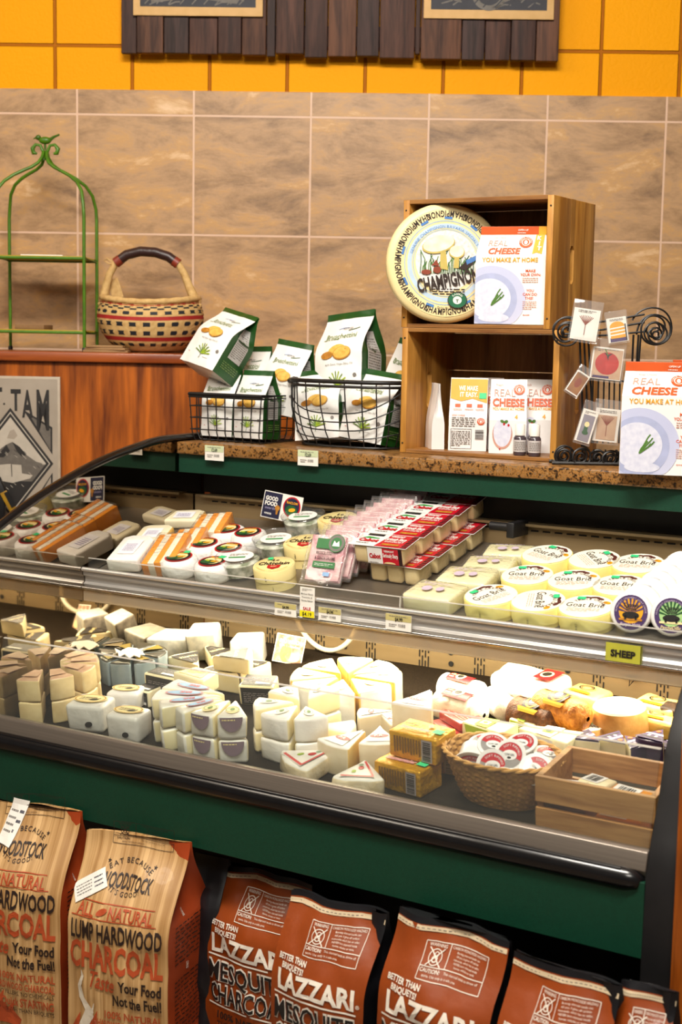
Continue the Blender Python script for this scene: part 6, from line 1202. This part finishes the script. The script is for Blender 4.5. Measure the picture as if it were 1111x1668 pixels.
# --- oval wicker basket with little cups
WICK = mat('wicker', '#dcab62', .6, col2='#b07c3c', scale=60); WICD = mat('dark_wicker', '#b98544', .6, col2='#8a5d2a', scale=60)
M = deck(819, 1227, .078, -3); BX, BY, BH = .104, .070, .078
t = thing('wicker_basket', 'oval wicker basket full of little white cheese cups, behind the front glass', 'basket', M)
def wk(u, v, o=0):
    a = 2*PI*u; k = .68+.32*v**.8; i = int(round(u*96)); j = int(round(v*16)); b = .0016*(1 if (i//3+j) % 2 else -1)
    return ((BX*k+b+o)*math.cos(a), (BY*k+b+o)*math.sin(a), .002+v*BH)
mb = MB(); mb.grid(lambda u, v: wk(u, v), 96, 16, WICK, wrap=True, mf=lambda i, j: WICD if (i//3+j) % 2 else WICK); mb.grid(lambda u, v: wk(u, v, -.004), 96, 16, WICK, wrap=True, mf=lambda i, j: WICD if (i//3+j) % 2 else WICK); mb.prism([(BX*.68*math.cos(2*PI*i/40), BY*.68*math.sin(2*PI*i/40)) for i in range(40)], .0008, .004, WICD); mb.build('body', t)
mb = MB(); n = 160
for ph in (0, PI): mb.tube([((BX+.002*math.cos(i*.55+ph))*math.cos(2*PI*i/n), (BY+.002*math.cos(i*.55+ph))*math.sin(2*PI*i/n), BH+.002+.0018*math.sin(i*.55+ph)) for i in range(n)], .0026, WICK, 6, closed=True)
mb.build('rim', t)
CUPW = mat('white_plastic_cup', '#ecebea', .35, col2='#e0dfde', scale=14, coat=.3); LIDG = mat('silver_lid', '#b9b6b6', .3, .5); LIDR = mat('red_lid_print', '#c02230', .4)
def cup(x, y, z, rx, ry, rz, label, r=.0245, h=.031, lid=True):
    t = thing('cheese_cup', label, 'cup', M @ T(x, y, z) @ RZ(rz) @ RX(rx) @ RY(ry), 'little white cheese cups in the wicker basket'); mb = MB(); mb.lathe([(r*.74, 0), (r*.78, .001), (r*.94, h*.9), (r*1.1, h*.93), (r*1.1, h)], CUPW, 32); mb.build('cup', t)
    mb = MB(); D = Dec(mb, flat(T(0, 0, h+.0004)), .03); D.ell(0, 0, r*1.07, r*1.07, CUPW, 0); D.ell(0, 0, r*.86, r*.86, LIDG, 1); D.poly([(r*.84*math.cos(R(q)), r*.84*math.sin(R(q))) for q in range(-20, 161, 12)], LIDR, 2); D.ell(0, 0, r*.5, r*.34, CUPW, 2.5); D.text('COW GIRL', 0, r*.02, r*.15, BLACK, w=r*.7, bold=.02, z=3.2); D.ell(0, -r*.18, r*.14, r*.08, BLACK, 3.4); D.arc('SOFT RIPENED', 0, 0, r*.66, 70, r*.15, CUPW, bold=0, z=3.2)
    mb.build('lid', t)
cup(-.056, .006, .074, 118, 0, 20, 'white cheese cup lying on its side at the left wicker rim, base outward', r=.027, h=.034)
cup(-.030, .014, .060, 28, 8, 30, 'white cup with red and grey lid tilted up, left of the basket middle')
cup(-.010, -.012, .058, 66, 0, 24, 'white cup on its side at the front of the wicker basket, lid facing out')
cup(.020, .006, .070, 58, 0, 8, 'white cup leaning highest in the wicker basket, red lid facing out')
cup(.022, .034, .062, 20, 0, 0, 'white cup at the back of the wicker basket, behind the highest one')
cup(.060, -.002, .052, 30, 40, -30, 'white cup at the right side of the wicker basket, partly under a white card')
cup(-.050, .034, .048, 8, 0, 0, 'white cup deep at the back left of the wicker basket')
cup(.058, .036, .046, 12, 10, 50, 'white cup deep at the back right of the wicker basket')
cup(-.036, -.012, .020, 10, -6, 0, 'white cup low in the wicker basket near the front left')
cup(.030, -.014, .020, 8, 6, 70, 'white cup low in the wicker basket near the front right')
mb = MB(); mb.box((-.022, -.015, 0), (.022, .015, .0012), PAPER); tag(mb.build('blank_card', M=M @ T(.036, -.034, .066) @ RX(20) @ RY(6)), 'blank white card lying on the cups at the front right of the wicker basket', 'card')
# --- small wooden crate with packs
SLAT = wood('raw_crate_slat', '#c49258', '#916233', 7, 0, .6, .05); fl = deck(876, 1255, .092, 0); fr = deck(1082, 1285, .092, 0); x0, x1 = fl.translation.x+.004, min(fr.translation.x, XR-.006); yf = 1.990; dd = .135; hh = .092
M = deck_xy((x0+x1)/2, yf, .0); cwid = x1-x0; t = thing('small_slatted_crate', 'small raw wood crate with two front slats, at the right end behind the glass', 'crate', M)
for z0, z1 in ((.001, .040), (.050, hh)): mb = MB(); mb.box((-cwid/2, 0, z0), (cwid/2, .008, z1), SLAT, bev=.0008, smooth=False); mb.build('front_slat', t)
for z0, z1 in ((.001, .040), (.050, hh)): mb = MB(); mb.box((-cwid/2, dd-.008, z0), (cwid/2, dd, z1), SLAT, bev=.0008, smooth=False); mb.build('rear_slat', t)
for sx in (-1, 1): mb = MB(); mb.box((sx*cwid/2-(.010 if sx > 0 else 0), .0084, .001), (sx*cwid/2+(.010 if sx < 0 else 0), dd-.0084, hh), SLAT, bev=.0008, smooth=False); mb.build('end_board', t)
mb = MB(); mb.box((-cwid/2+.011, .009, .001), (cwid/2-.011, dd-.009, .006), SLAT); mb.build('bottom', t)
def pk(x, y, z, w, l, h, rot, tilt, label, c1, c2):
    t = thing('wrapped_cheese_piece', label, 'cheese', M @ T(x, y, z) @ RZ(rot) @ RX(tilt), 'wrapped pieces in the small crate'); mb = MB(); mb.solid([(-w/2, -l/2), (w/2, -l/2), (w/2, l/2), (-w/2, l/2)], 0, h, lambda n, c: c1, .004, seg=2); mb.build('piece', t)
    mb = MB(); D = Dec(mb, flat(T(0, 0, h+.0005))); D.rect(-w*.42, -l*.4, w*.2, l*.4, c2); D.bars(-w*.3, -l*.3, w*.1, l*.3, BLACK if c2 is CARDT else GREYP, 2, n=8); mb.build('label', t)
pk(-.058, .045, .042, .056, .05, .022, 10, 5, 'white wrapped piece with barcode in the small crate, left of the orange one', CRW, CARDT)
pk(-.028, .085, .046, .05, .04, .018, -14, -4, 'second white wrapped piece in the small crate, behind the first', CRW, CARDT)
pk(.034, .058, .040, .070, .05, .024, -12, 4, 'orange cheese piece with white label in the small crate', ORNG, CARDT)
pk(-.05, .04, .0065, .06, .055, .034, 0, 0, 'wrapped piece seen through the gap of the small crate at left', mat('plum_pack', '#6a4450', .45), CARDT)
pk(.03, .04, .0065, .07, .055, .032, 0, 0, 'wrapped piece seen through the gap of the small crate at right', ORNG, CARDT)
# --- white cloth-wrapped logs with red labels
def log(px, py, r, l, rot, label, m, band=None, lift=0, name='cheese_log', group='white logs with red labels', ring=None):
    M = deck(px, py, 2*r+lift, rot) @ T(0, 0, r+lift); t = thing(name, label, 'cheese', M, group); mb = MB()
    def lf(u, v): a = 2*PI*u; x = (v-.5)*l; e = min(1, (1-abs(2*v-1))*5)**.5 if abs(2*v-1) > .8 else 1; rr = r*(.15+.85*e)+noise.noise(Vector((x*60, math.cos(a), math.sin(a))))*.0015; return (x, rr*math.cos(a), max(-r+.0004, rr*math.sin(a)))
    mb.grid(lf, 28, 26, m, wrap=True); mb.build('log', t)
    if band:
        mb = MB(); D = Dec(mb, lambda x, y, q: Vector((x, -(r+.0022+q*LAY)*math.sin(y), (r+.0022+q*LAY)*math.cos(y))), .2)
        if band == 'red': D.rect(-l*.26, -.5, l*.26, .6, RED); D.ell(0, .05, l*.10, .36, CREAMP, 2); D.ell(0, .05, l*.06, .22, BLACK, 3); D.tiny(-l*.22, -.4, -l*.12, .4, 3, CREAMP, z=2)
        else: D.ell(0, .1, l*.17, .8, BLACK, 1, n=30); D.ell(0, .1, l*.125, .58, band, 2, n=30); D.ell(0, .1, l*.10, .46, BLACK, 3); D.ell(0, .15, l*.05, .25, CARDT, 4); D.poly([(-l*.2, .7), (l*.2, .7), (l*.16, 1.0), (-l*.16, 1.0)], band, 2); D.rect(-l*.36, -.5, -l*.22, -.15, LGREEN, 4)
        mb.build('label', t)
CLOTH = mat('white_cloth_wrap', '#f1ece0', .55, col2='#e2dac8', scale=40, bump=.003, bscale=60)
log(752, 1104, .026, .110, -12, 'white log with a red label, rear one left of the big white bag', CLOTH, 'red')
log(748, 1130, .029, .120, -14, 'white log with a red label, front one above the red packs', CLOTH, 'red')
log(812, 1126, .025, .085, -40, 'white log without label, lying right of the red labelled pair', CLOTH, None)
BAGC = mat('white_cloth_bag', '#f3eee2', .6, col2='#e6dfce', scale=30, bump=.004, bscale=40)
t = thing('white_cheese_bag', 'big white bag at the back of the deck, red label at its right end', 'cheese', deck(868, 1100, .050, -10)); mb = MB(); mb.solid([(-.078, -.040), (.070, -.040), (.070, .040), (-.078, .040)], 0, .054, lambda n, c: BAGC, .014, seg=3, sub=2, warp=lambda v: sliver(v, .006, 26, 3)); mb.build('bag', t)
mb = MB(); D = Dec(mb, flat(T(0, 0, .0590)), .015); D.rect(.018, -.03, .058, .024, RED); D.ell(.036, -.004, .013, .016, CREAMP, 2); D.ell(.036, -.004, .009, .011, BLACK, 3); D.line([(-.05, -.02), (.015, -.026)], .002, RED, 2); mb.build('label', t)
# --- nut coated logs
log(872, 1144, .030, .118, -16, 'brown nut-coated cheese log with an orange and black round label', NUTB, YELLOW, name='nut_coated_log', group='nut-coated cheese logs')
log(914, 1133, .029, .125, -18, 'orange nut-coated cheese log with a yellow label, behind the brown one', NUTO, YELLOW, name='nut_coated_log', group='nut-coated cheese logs', lift=.022)
# --- round cheeses at right
t = thing('golden_round_cheese', 'thick round cheese with a white top and golden side, at the right of the deck', 'cheese', deck(1009, 1149, .060, 0)); r = .051; mb = MB(); mb.lathe([(r*.96, 0), (r*1.03, .010), (r, .036), (r*.93, .056), (r*.88, .0595)], HAYR, 40); mb.build('rind', t); mb = MB(); mb.lathe([(r*.93, .0565), (r*.88, .060), (0, .0605)], CRW, 40); mb.build('top', t)
t = thing('labelled_round_cheese', 'small round cheese with a P\'TIT BASQUE label, left of the golden round one', 'cheese', deck(957, 1182, .030, 4)); r = .034; mb = MB(); mb.lathe([(r*.94, 0), (r, .008), (r, .022), (r*.92, .0295), (0, .030)], HAYR, 36); mb.build('cheese', t); mb = MB(); D = Dec(mb, flat(T(0, 0, .0304))); D.ell(0, 0, r*.88, r*.86, CARDT); D.ell(0, r*.40, r*.5, r*.26, GRS, 2); D.ell(-r*.1, r*.48, r*.3, r*.16, BLUE2, 3); D.text("P'TIT BASQUE", 0, -r*.08, r*.26, BLACK, w=r*1.35, bold=.03, z=3); D.tiny(-r*.5, -r*.5, r*.5, -r*.34, 2, GREYP); mb.build('label', t)
YBAG = mat('yellow_cheese_bag', '#f0d488', .4, col2='#e2bd60', scale=50, bump=.002, coat=.4)
def ybag(px, py, rot, label, h=.036, lift=0):
    t = thing('yellow_wedge_pack', label, 'cheese', deck(px, py, h+lift, rot) @ T(0, 0, lift), 'yellow packs with black ring labels'); mb = MB(); mb.solid([(-.045, -.03), (.045, -.03), (.04, .03), (-.04, .03)], 0, h, lambda n, c: YBAG, .008, seg=3, sub=1, warp=lambda v: sliver(v, .003, 40, px)); mb.build('pack', t); mb = MB(); D = Dec(mb, flat(T(0, 0, h+.002)), .012); D.ring(-.005, .004, .013, .016, BLACK, 1, ky=.8); D.ring(-.005, .004, .010, .0115, BLACK, 1, ky=.8); D.poly([(-.03, -.024), (.02, -.026), (.016, -.016), (-.026, -.014)], YELLOW, 1); mb.build('label', t)
ybag(1074, 1142, -10, 'yellow pack with a black ring label at the back right, upper one', lift=.012)
ybag(1074, 1164, -6, 'yellow pack with a black ring label at the back right, lower front one')
ybag(958, 1124, -14, 'yellow pack with a black ring label behind the orange nut-coated log')
# --- green labelled wedges
PALB = mat('pale_ivory_block', '#ece2bf', .4, col2='#ded1a4', scale=50, bump=.001, coat=.35)
def lime(px, py, w, l, h, rot, label, two=False):
    t = thing('green_label_wedge', label, 'cheese', deck(px, py, h, rot), 'ivory wedges with lime green labels'); mb = MB(); mb.solid([(-w/2, -l*.3), (w/2, -l/2), (w/2, l/2), (-w*.46, l*.1)], 0, h, lambda n, c: PALB, .004, seg=3, warp=lambda v: sliver(v, .0015, 40, px)); mb.build('cheese', t); mb = MB(); D = Dec(mb, flat(T(0, 0, h+.0014)), .02)
    a = w*.02 if two else -w*.02; D.poly([(a-w*.16, -l*.36), (a+w*.16, -l*.42), (a+w*.16, l*.34), (a-w*.16, l*.26)], LIME if not two else CARDT, 1); D.rect(a-w*.10, -l*.2, a+w*.1, l*.05, LIME if two else CARDT, 2); D.ell(a, -l*.08, w*.05, l*.07, GREEN if two else LIME, 3)
    D2 = Dec(mb, lambda x, y, q: Vector((x, -l*.3-(x/w+.5)*l*.2-.0022-q*LAY, y))); D2.poly([(-w*.40, h*.95), (w*.26, h*.95), (w*.18, h*.1), (-w*.36, h*.55)], LIME if not two else CARDT, 1); D2.tiny(-w*.1, h*.45, w*.12, h*.8, 3, CARDT if not two else LIME, seed=2); mb.build('label', t)
lime(795, 1178, .092, .060, .038, -8, 'ivory wedge with a lime green label, left of the two behind the wicker basket')
lime(895, 1191, .106, .066, .042, -10, 'ivory wedge with a white and lime label, right of the two behind the wicker basket', True)
lime(856, 1172, .06, .04, .032, -14, 'ivory wedge with a lime label lying behind the other two')
# --- red packs
RPK = mat('red_foil_pack', '#c2362c', .4, col2='#a82a22', scale=30, coat=.3)
for px, py, lf, lb in ((738, 1180, 0, 'flat red pack at the bottom, behind the gold blocks'), (752, 1164, .017, 'flat red pack on top, behind the gold blocks')):
    t = thing('red_foil_pack', lb, 'cheese', deck(px, py, .016+lf, -34) @ T(0, 0, lf), 'flat red packs'); mb = MB(); mb.box((-.04, -.026, 0), (.04, .026, .0155), RPK, bev=.002); mb.build('pack', t); mb = MB(); D = Dec(mb, flat(T(0, 0, .0158))); D.tiny(-.03, -.016, .03, .016, 5, REALC, seed=px, thick=.35); mb.build('label', t)
# --- purple labelled wedges
VIOW = mat('violet_wrap', '#40305c', .4, col2='#33264c', coat=.2)
def purple(px, py, rot, label, lift=0, r=.064):
    def art(D, r, ang, h, mb): D.poly([(r*.14, 0), (r*.93, -r*.42), (r*.93, r*.42)], VIOW); D.poly([(r*.52, -r*.22), (r*.62, -r*.27), (r*.62, r*.27), (r*.52, r*.22)], LILAC, 2); D.line([(r*.80, -r*.3), (r*.80, r*.3)], r*.06, BLACK, 2); D.tiny(r*.66, -r*.2, r*.76, r*.2, 2, LILP, seed=px); D.ell(r*.38, 0, r*.07, r*.07, ORANGE, 3)
    wedge(deck(px, py, .040+lift, rot) @ T(0, 0, lift) @ T(-r*.62, 0, 0), r, 52, .039, label, VIOW, PALB, VIOW, art, 'wedges with purple labels', bev=.003, seed=px)
purple(956, 1200, 160, 'purple labelled wedge, leftmost of the row behind the small crate')
purple(1001, 1202, 150, 'purple labelled wedge, second from the left behind the small crate')
purple(1036, 1208, -30, 'purple labelled wedge, third from the left behind the small crate, turned the other way')
purple(1066, 1198, -100, 'purple labelled wedge standing out highest at the right behind the small crate', lift=.012)
purple(1096, 1212, -120, 'purple labelled wedge, rightmost, against the black end panel')
BRDK = mat('dark_seeded_crust', '#4a3420', .65, col2='#22160c', scale=90, amt=.6, bump=.003)
mb = MB(); mb.solid([(-.03, -.02), (.03, -.02), (.03, .02), (-.03, .02)], 0, .05, lambda n, c: BRDK, .006, seg=3, sub=1, warp=lambda v: sliver(v, .003, 40, 5)); tag(mb.build('dark_crust_cheese', M=deck(1106, 1148, .052, 0)), 'dark seeded block at the far right, touching the frame edge above the purple labels', 'cheese')
# ------------------------------------------------------------ charcoal bags on the floor
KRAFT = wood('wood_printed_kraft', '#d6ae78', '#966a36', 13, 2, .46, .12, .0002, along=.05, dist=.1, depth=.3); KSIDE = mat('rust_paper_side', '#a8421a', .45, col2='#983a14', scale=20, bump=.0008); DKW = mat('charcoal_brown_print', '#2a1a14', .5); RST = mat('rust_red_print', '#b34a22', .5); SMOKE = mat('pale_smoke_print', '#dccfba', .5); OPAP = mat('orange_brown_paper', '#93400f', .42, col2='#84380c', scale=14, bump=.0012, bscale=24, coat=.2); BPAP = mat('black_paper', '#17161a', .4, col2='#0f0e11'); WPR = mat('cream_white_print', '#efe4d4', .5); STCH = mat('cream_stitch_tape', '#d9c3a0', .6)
def warnbox(D, x0, y0, x1, y1, m, seed=1):
    w, h = x1-x0, y1-y0; D.frame(x0, y0, x1, y1, h*.022, m); D.line([(x0, y0+h*.34), (x1, y0+h*.34)], h*.022, m); D.line([(x0+w*.36, y0+h*.34), (x0+w*.36, y1)], h*.022, m); c = (x0+w*.18, y0+h*.60)
    D.ring(c[0], c[1], h*.19, h*.215, m, 2); D.line([(c[0]-h*.24, c[1]-h*.24), (c[0]+h*.24, c[1]+h*.24)], h*.03, m, 2); D.line([(c[0]-h*.24, c[1]+h*.24), (c[0]+h*.24, c[1]-h*.24)], h*.03, m, 2); D.ring(c[0], c[1]-h*.05, h*.06, h*.09, m, 2); D.ring(c[0]+h*.02, c[1]+h*.07, h*.05, h*.07, m, 2)
    D.text('WARNING', x0+w*.18, y1-h*.085, h*.09, m, w=w*.26, bold=.01); D.text('CARBON MONOXIDE HAZARD', x0+w*.68, y1-h*.08, h*.07, m, w=w*.58, bold=.0); 
    for i, s in enumerate(('Burning charcoal inside can', 'kill you. It gives off carbon', 'monoxide, which has no odor.', 'NEVER burn charcoal inside', 'homes, vehicles or tents.')): D.text(s, x0+w*.675, y1-h*(.185+.092*i), h*.055, m, w=w*.58, bold=.0)
    D.text('CAUTION:', x0+w*.17, y0+h*.25, h*.10, m, w=w*.30, bold=.02); D.text('This charcoal tends to throw off', x0+w*.66, y0+h*.25, h*.065, m, w=w*.60, bold=0); D.text('sparks. Use only in a safe area.', x0+w*.34, y0+h*.12, h*.065, m, w=w*.62, bold=0)
def hardwood(px, py, Yc, w, d, rot, label, seed, sticker, tilt=0):
    P = at_y(px, py, Yc); h = P.z; M = T(P.x, Yc, .0004) @ RZ(rot) @ RX(tilt); mb = MB(); fm, sd = gusset_bag(mb, w, d, h, KRAFT, KSIDE, p0=.62, nu=24, nv=40, bulge=.012, wr=.0055, seed=seed, top=.003, fold=.55, wave=.008)
    t = thing('hardwood_charcoal_bag', label, 'charcoal bag', M, 'kraft bags of hardwood charcoal'); mb.build('bag', t)
    mb = MB(); D = Dec(mb, fm, .016); z = lambda y: h-(y-1362-8-22*max(0, min(1, (y-1440)/70)))/930.0
    warnbox(D, -w*.24, z(1386), w*.34, z(1352), DKW, seed)
    D.arc('EAT BECAUSE', 0, z(1490), .073, 90, .0080, DKW, bold=.008, sp=1.3); D.text('WOODSTOCK', 0, z(1434), .021, DKW, w=w*.50, bold=.02); D.arc("IT'S GOOD!", 0, z(1393), .062, -90, .0068, DKW, bold=.008, inward=True, sp=1.3)
    for x in (-.22, .22): D.poly([(w*x+.004*math.cos(R(90+q*36))*(1 if q % 2 == 0 else .4), z(1410)+.004*math.sin(R(90+q*36))*(1 if q % 2 == 0 else .4)) for q in range(10)], DKW, 1)
    D.line([(-w*.46, z(1476)), (w*.34, z(1476))], .0016, RST); D.line([(-w*.46, z(1509)), (w*.38, z(1509))], .0016, RST); D.text('ALL', -w*.32, z(1493), .019, RST, w=w*.18, bold=.02); D.ell(-w*.15, z(1493), .011, .005, RST, 2, rot=25); D.text('NATURAL', w*.13, z(1493), .019, RST, w=w*.42, bold=.02)
    D.text('LUMP HARDWOOD', 0, z(1530), .031, DKW, w=w*.90, bold=.024); D.text('CHARCOAL', 0, z(1570), .044, RST, w=w*.92, bold=.034)
    D.text('Taste', -w*.12, z(1610), .028, RST, w=w*.26, bold=.02, shear=.3, rot=-3); D.text('Your Food', w*.25, z(1611), .019, DKW, w=w*.40, bold=.03); D.text('Not the Fuel!', w*.22, z(1636), .019, DKW, w=w*.46, bold=.03)
    D.text('100% NATURAL', w*.18, z(1662), .013, RST, w=w*.54, bold=.02); D.text('HARDWOOD CHARCOAL', w*.14, z(1679), .013, RST, w=w*.62, bold=.02); D.text('NO FILLERS, NO CHEMICALS', w*.16, z(1692), .008, DKW, w=w*.56, bold=.0); D.text('Quick STARTING', w*.18, z(1708), .016, RST, w=w*.52, bold=.02); D.text('LESS ASH THAN BRIQUETS', w*.17, z(1723), .008, DKW, w=w*.54, bold=0)
    # smoke and flames
    def rib(pts, wd, m, zz): 
        L = [(x-wd[i]/2, y) for i, (x, y) in enumerate(pts)]; Rr = [(x+wd[i]/2, y) for i, (x, y) in enumerate(pts)]
        for i in range(len(pts)-1): D.poly([L[i], Rr[i], Rr[i+1], L[i+1]], m, zz)
    sx = -w*.36
    rib([(sx+.012, .02), (sx, .05), (sx+.014, .08), (sx+.020, z(1665)), (sx+.004, z(1645)), (sx, z(1625)), (sx+.006, z(1608)), (sx+.004, z(1598))], [.02, .018, .020, .018, .010, .008, .005, .001], SMOKE, 1)
    rib([(sx+.03, .02), (sx+.022, .05), (sx+.034, z(1690)), (sx+.024, z(1668)), (sx+.030, z(1650))], [.012, .012, .010, .006, .001], SMOKE, 1.3)
    for k, (x, hh, wd) in enumerate(((-.30, .07, .03), (-.20, .10, .04), (-.08, .075, .035), (.02, .055, .03), (-.38, .09, .035))): rib([(w*x, .01), (w*x+.008, hh*.4), (w*x-.004, hh*.7), (w*x+.005, hh)], [wd, wd*.8, wd*.4, .001], RST, 1.6+k*.1)
    D2 = Dec(mb, sd, .03); D2.text('Eat BECAUSE', -.15, z(1500), .012, WPR, w=1.3, bold=.02); D2.text('GET Fired UP', -.15, z(1590), .012, WPR, w=1.2, bold=.02); D2.tiny(-.72, z(1580), .6, z(1512), 9, DKW, seed=3, thick=.3); D2.tiny(-.72, z(1700), .6, z(1602), 13, DKW, seed=8, thick=.3); mb.build('printing', t)
    mb = MB(); x, zz, w2, h2, rt = sticker; D = Dec(mb, lambda a, b, l: fm(x+a*math.cos(R(rt))-b*math.sin(R(rt)), zz+a*math.sin(R(rt))+b*math.cos(R(rt)), l+4), .014); D.rect(-w2/2, -h2/2, w2/2, h2/2, PAPER, 0); D.tiny(-w2*.42, -h2*.3, w2*.08, h2*.3, 4, GREYP, seed=seed, z=1, thick=.3); D.tiny(w2*.15, -h2*.3, w2*.42, h2*.34, 3, NAVY, seed=seed+2, z=1, thick=.3); mb.build('receipt_sticker', t)
    return t
hardwood(228, 1361, 1.872, .198, .150, 10, 'kraft charcoal bag, right of the two wood-printed ones, white sticker slanting across its name', 3, (-.068, at_y(150, 1446, 1.80).z, .064, .030, 30))
hardwood(52, 1312, 1.872, .205, .140, 12, 'kraft charcoal bag at the left edge with a white sticker near its top', 8, (-.028, at_y(30, 1352, 1.82).z, .030, .078, -14))
def lazzari(px, py, Yc, w, d, rot, label, seed, tilt=0, flip=False, droop=0):
    P = at_y(px, py, Yc); h = P.z; M = T(P.x, Yc, .0004) @ RZ(rot) @ RX(tilt); mb = MB(); fm, sd = gusset_bag(mb, w, d, h, OPAP, BPAP, back=BPAP, p0=.66, nu=24, nv=40, bulge=.014, wr=.0065, seed=seed, band=.028, bandm=BPAP, top=.003, fold=.5, wave=.011)
    t = thing('mesquite_charcoal_bag', label, 'charcoal bag', M, 'orange bags of mesquite charcoal'); mb.build('bag', t)
    mb = MB(); D = Dec(mb, fm, .018); D.rect(-w*.495, h-.0175, w*.495, h-.0105, STCH, 1)
    for k in range(24): x = -w*.48+k*w*.04; D.rect(x, h-.0145, x+w*.024, h-.0135, GREYP, 2)
    mb.build('sewn_strip', t)
    mb = MB(); D = Dec(mb, fm, .016); z = lambda q: h-q
    warnbox(D, -w*.18, z(.080), w*.36, z(.030), WPR, seed)
    D.text('BETTER THAN', -w*.27, z(.090), .0085, WPR, w=w*.32, bold=.03); D.text('BRIQUETS!', -w*.25, z(.102), .0085, WPR, w=w*.26, bold=.03)
    D.text('LAZZARI', 0, z(.124), .029, WPR, w=w*.84, bold=.035, shear=-.12); D.text('®', w*.45, z(.132), .006, WPR); D.line([(-w*.44, z(.146)), (w*.44, z(.146))], .0028, WPR)
    for s, q, hh, ww in (('MESQUITE', .171, .034, .86), ('CHARCOAL', .212, .034, .84)): D.text(s, 0, z(q), hh, WPR, w=w*ww, bold=.05, z=1); D.text(s, 0, z(q), hh*.96, BLACK, w=w*ww*.985, bold=.012, z=5)
    D.line([(-w*.44, z(.236)), (w*.44, z(.236))], .0028, WPR); D.text('100% NATURAL', 0, z(.252), .013, BLACK, w=w*.7, bold=.02); D.text('THE ORIGINAL LUMP', 0, z(.270), .010, BLACK, w=w*.66, bold=.01); mb.build('printing', t)
lazzari(438, 1421, 1.980, .195, .100, -2, 'orange charcoal bag at the left of its row, standing behind the second one', 5)
lazzari(552, 1468, 1.872, .180, .110, -3, 'orange charcoal bag in front, second from the left, its LAZZARI name in full view', 12)
lazzari(742, 1502, 1.862, .200, .115, -6, 'orange charcoal bag third from the left, its top sewn straight', 21)
lazzari(930, 1572, 1.836, .172, .100, -8, 'orange charcoal bag fourth from the left, slumped lower toward the right', 33, tilt=2)
lazzari(1058, 1606, 1.838, .078, .08, -4, 'narrow orange charcoal bag at the far right, squeezed against the oak panel', 41)
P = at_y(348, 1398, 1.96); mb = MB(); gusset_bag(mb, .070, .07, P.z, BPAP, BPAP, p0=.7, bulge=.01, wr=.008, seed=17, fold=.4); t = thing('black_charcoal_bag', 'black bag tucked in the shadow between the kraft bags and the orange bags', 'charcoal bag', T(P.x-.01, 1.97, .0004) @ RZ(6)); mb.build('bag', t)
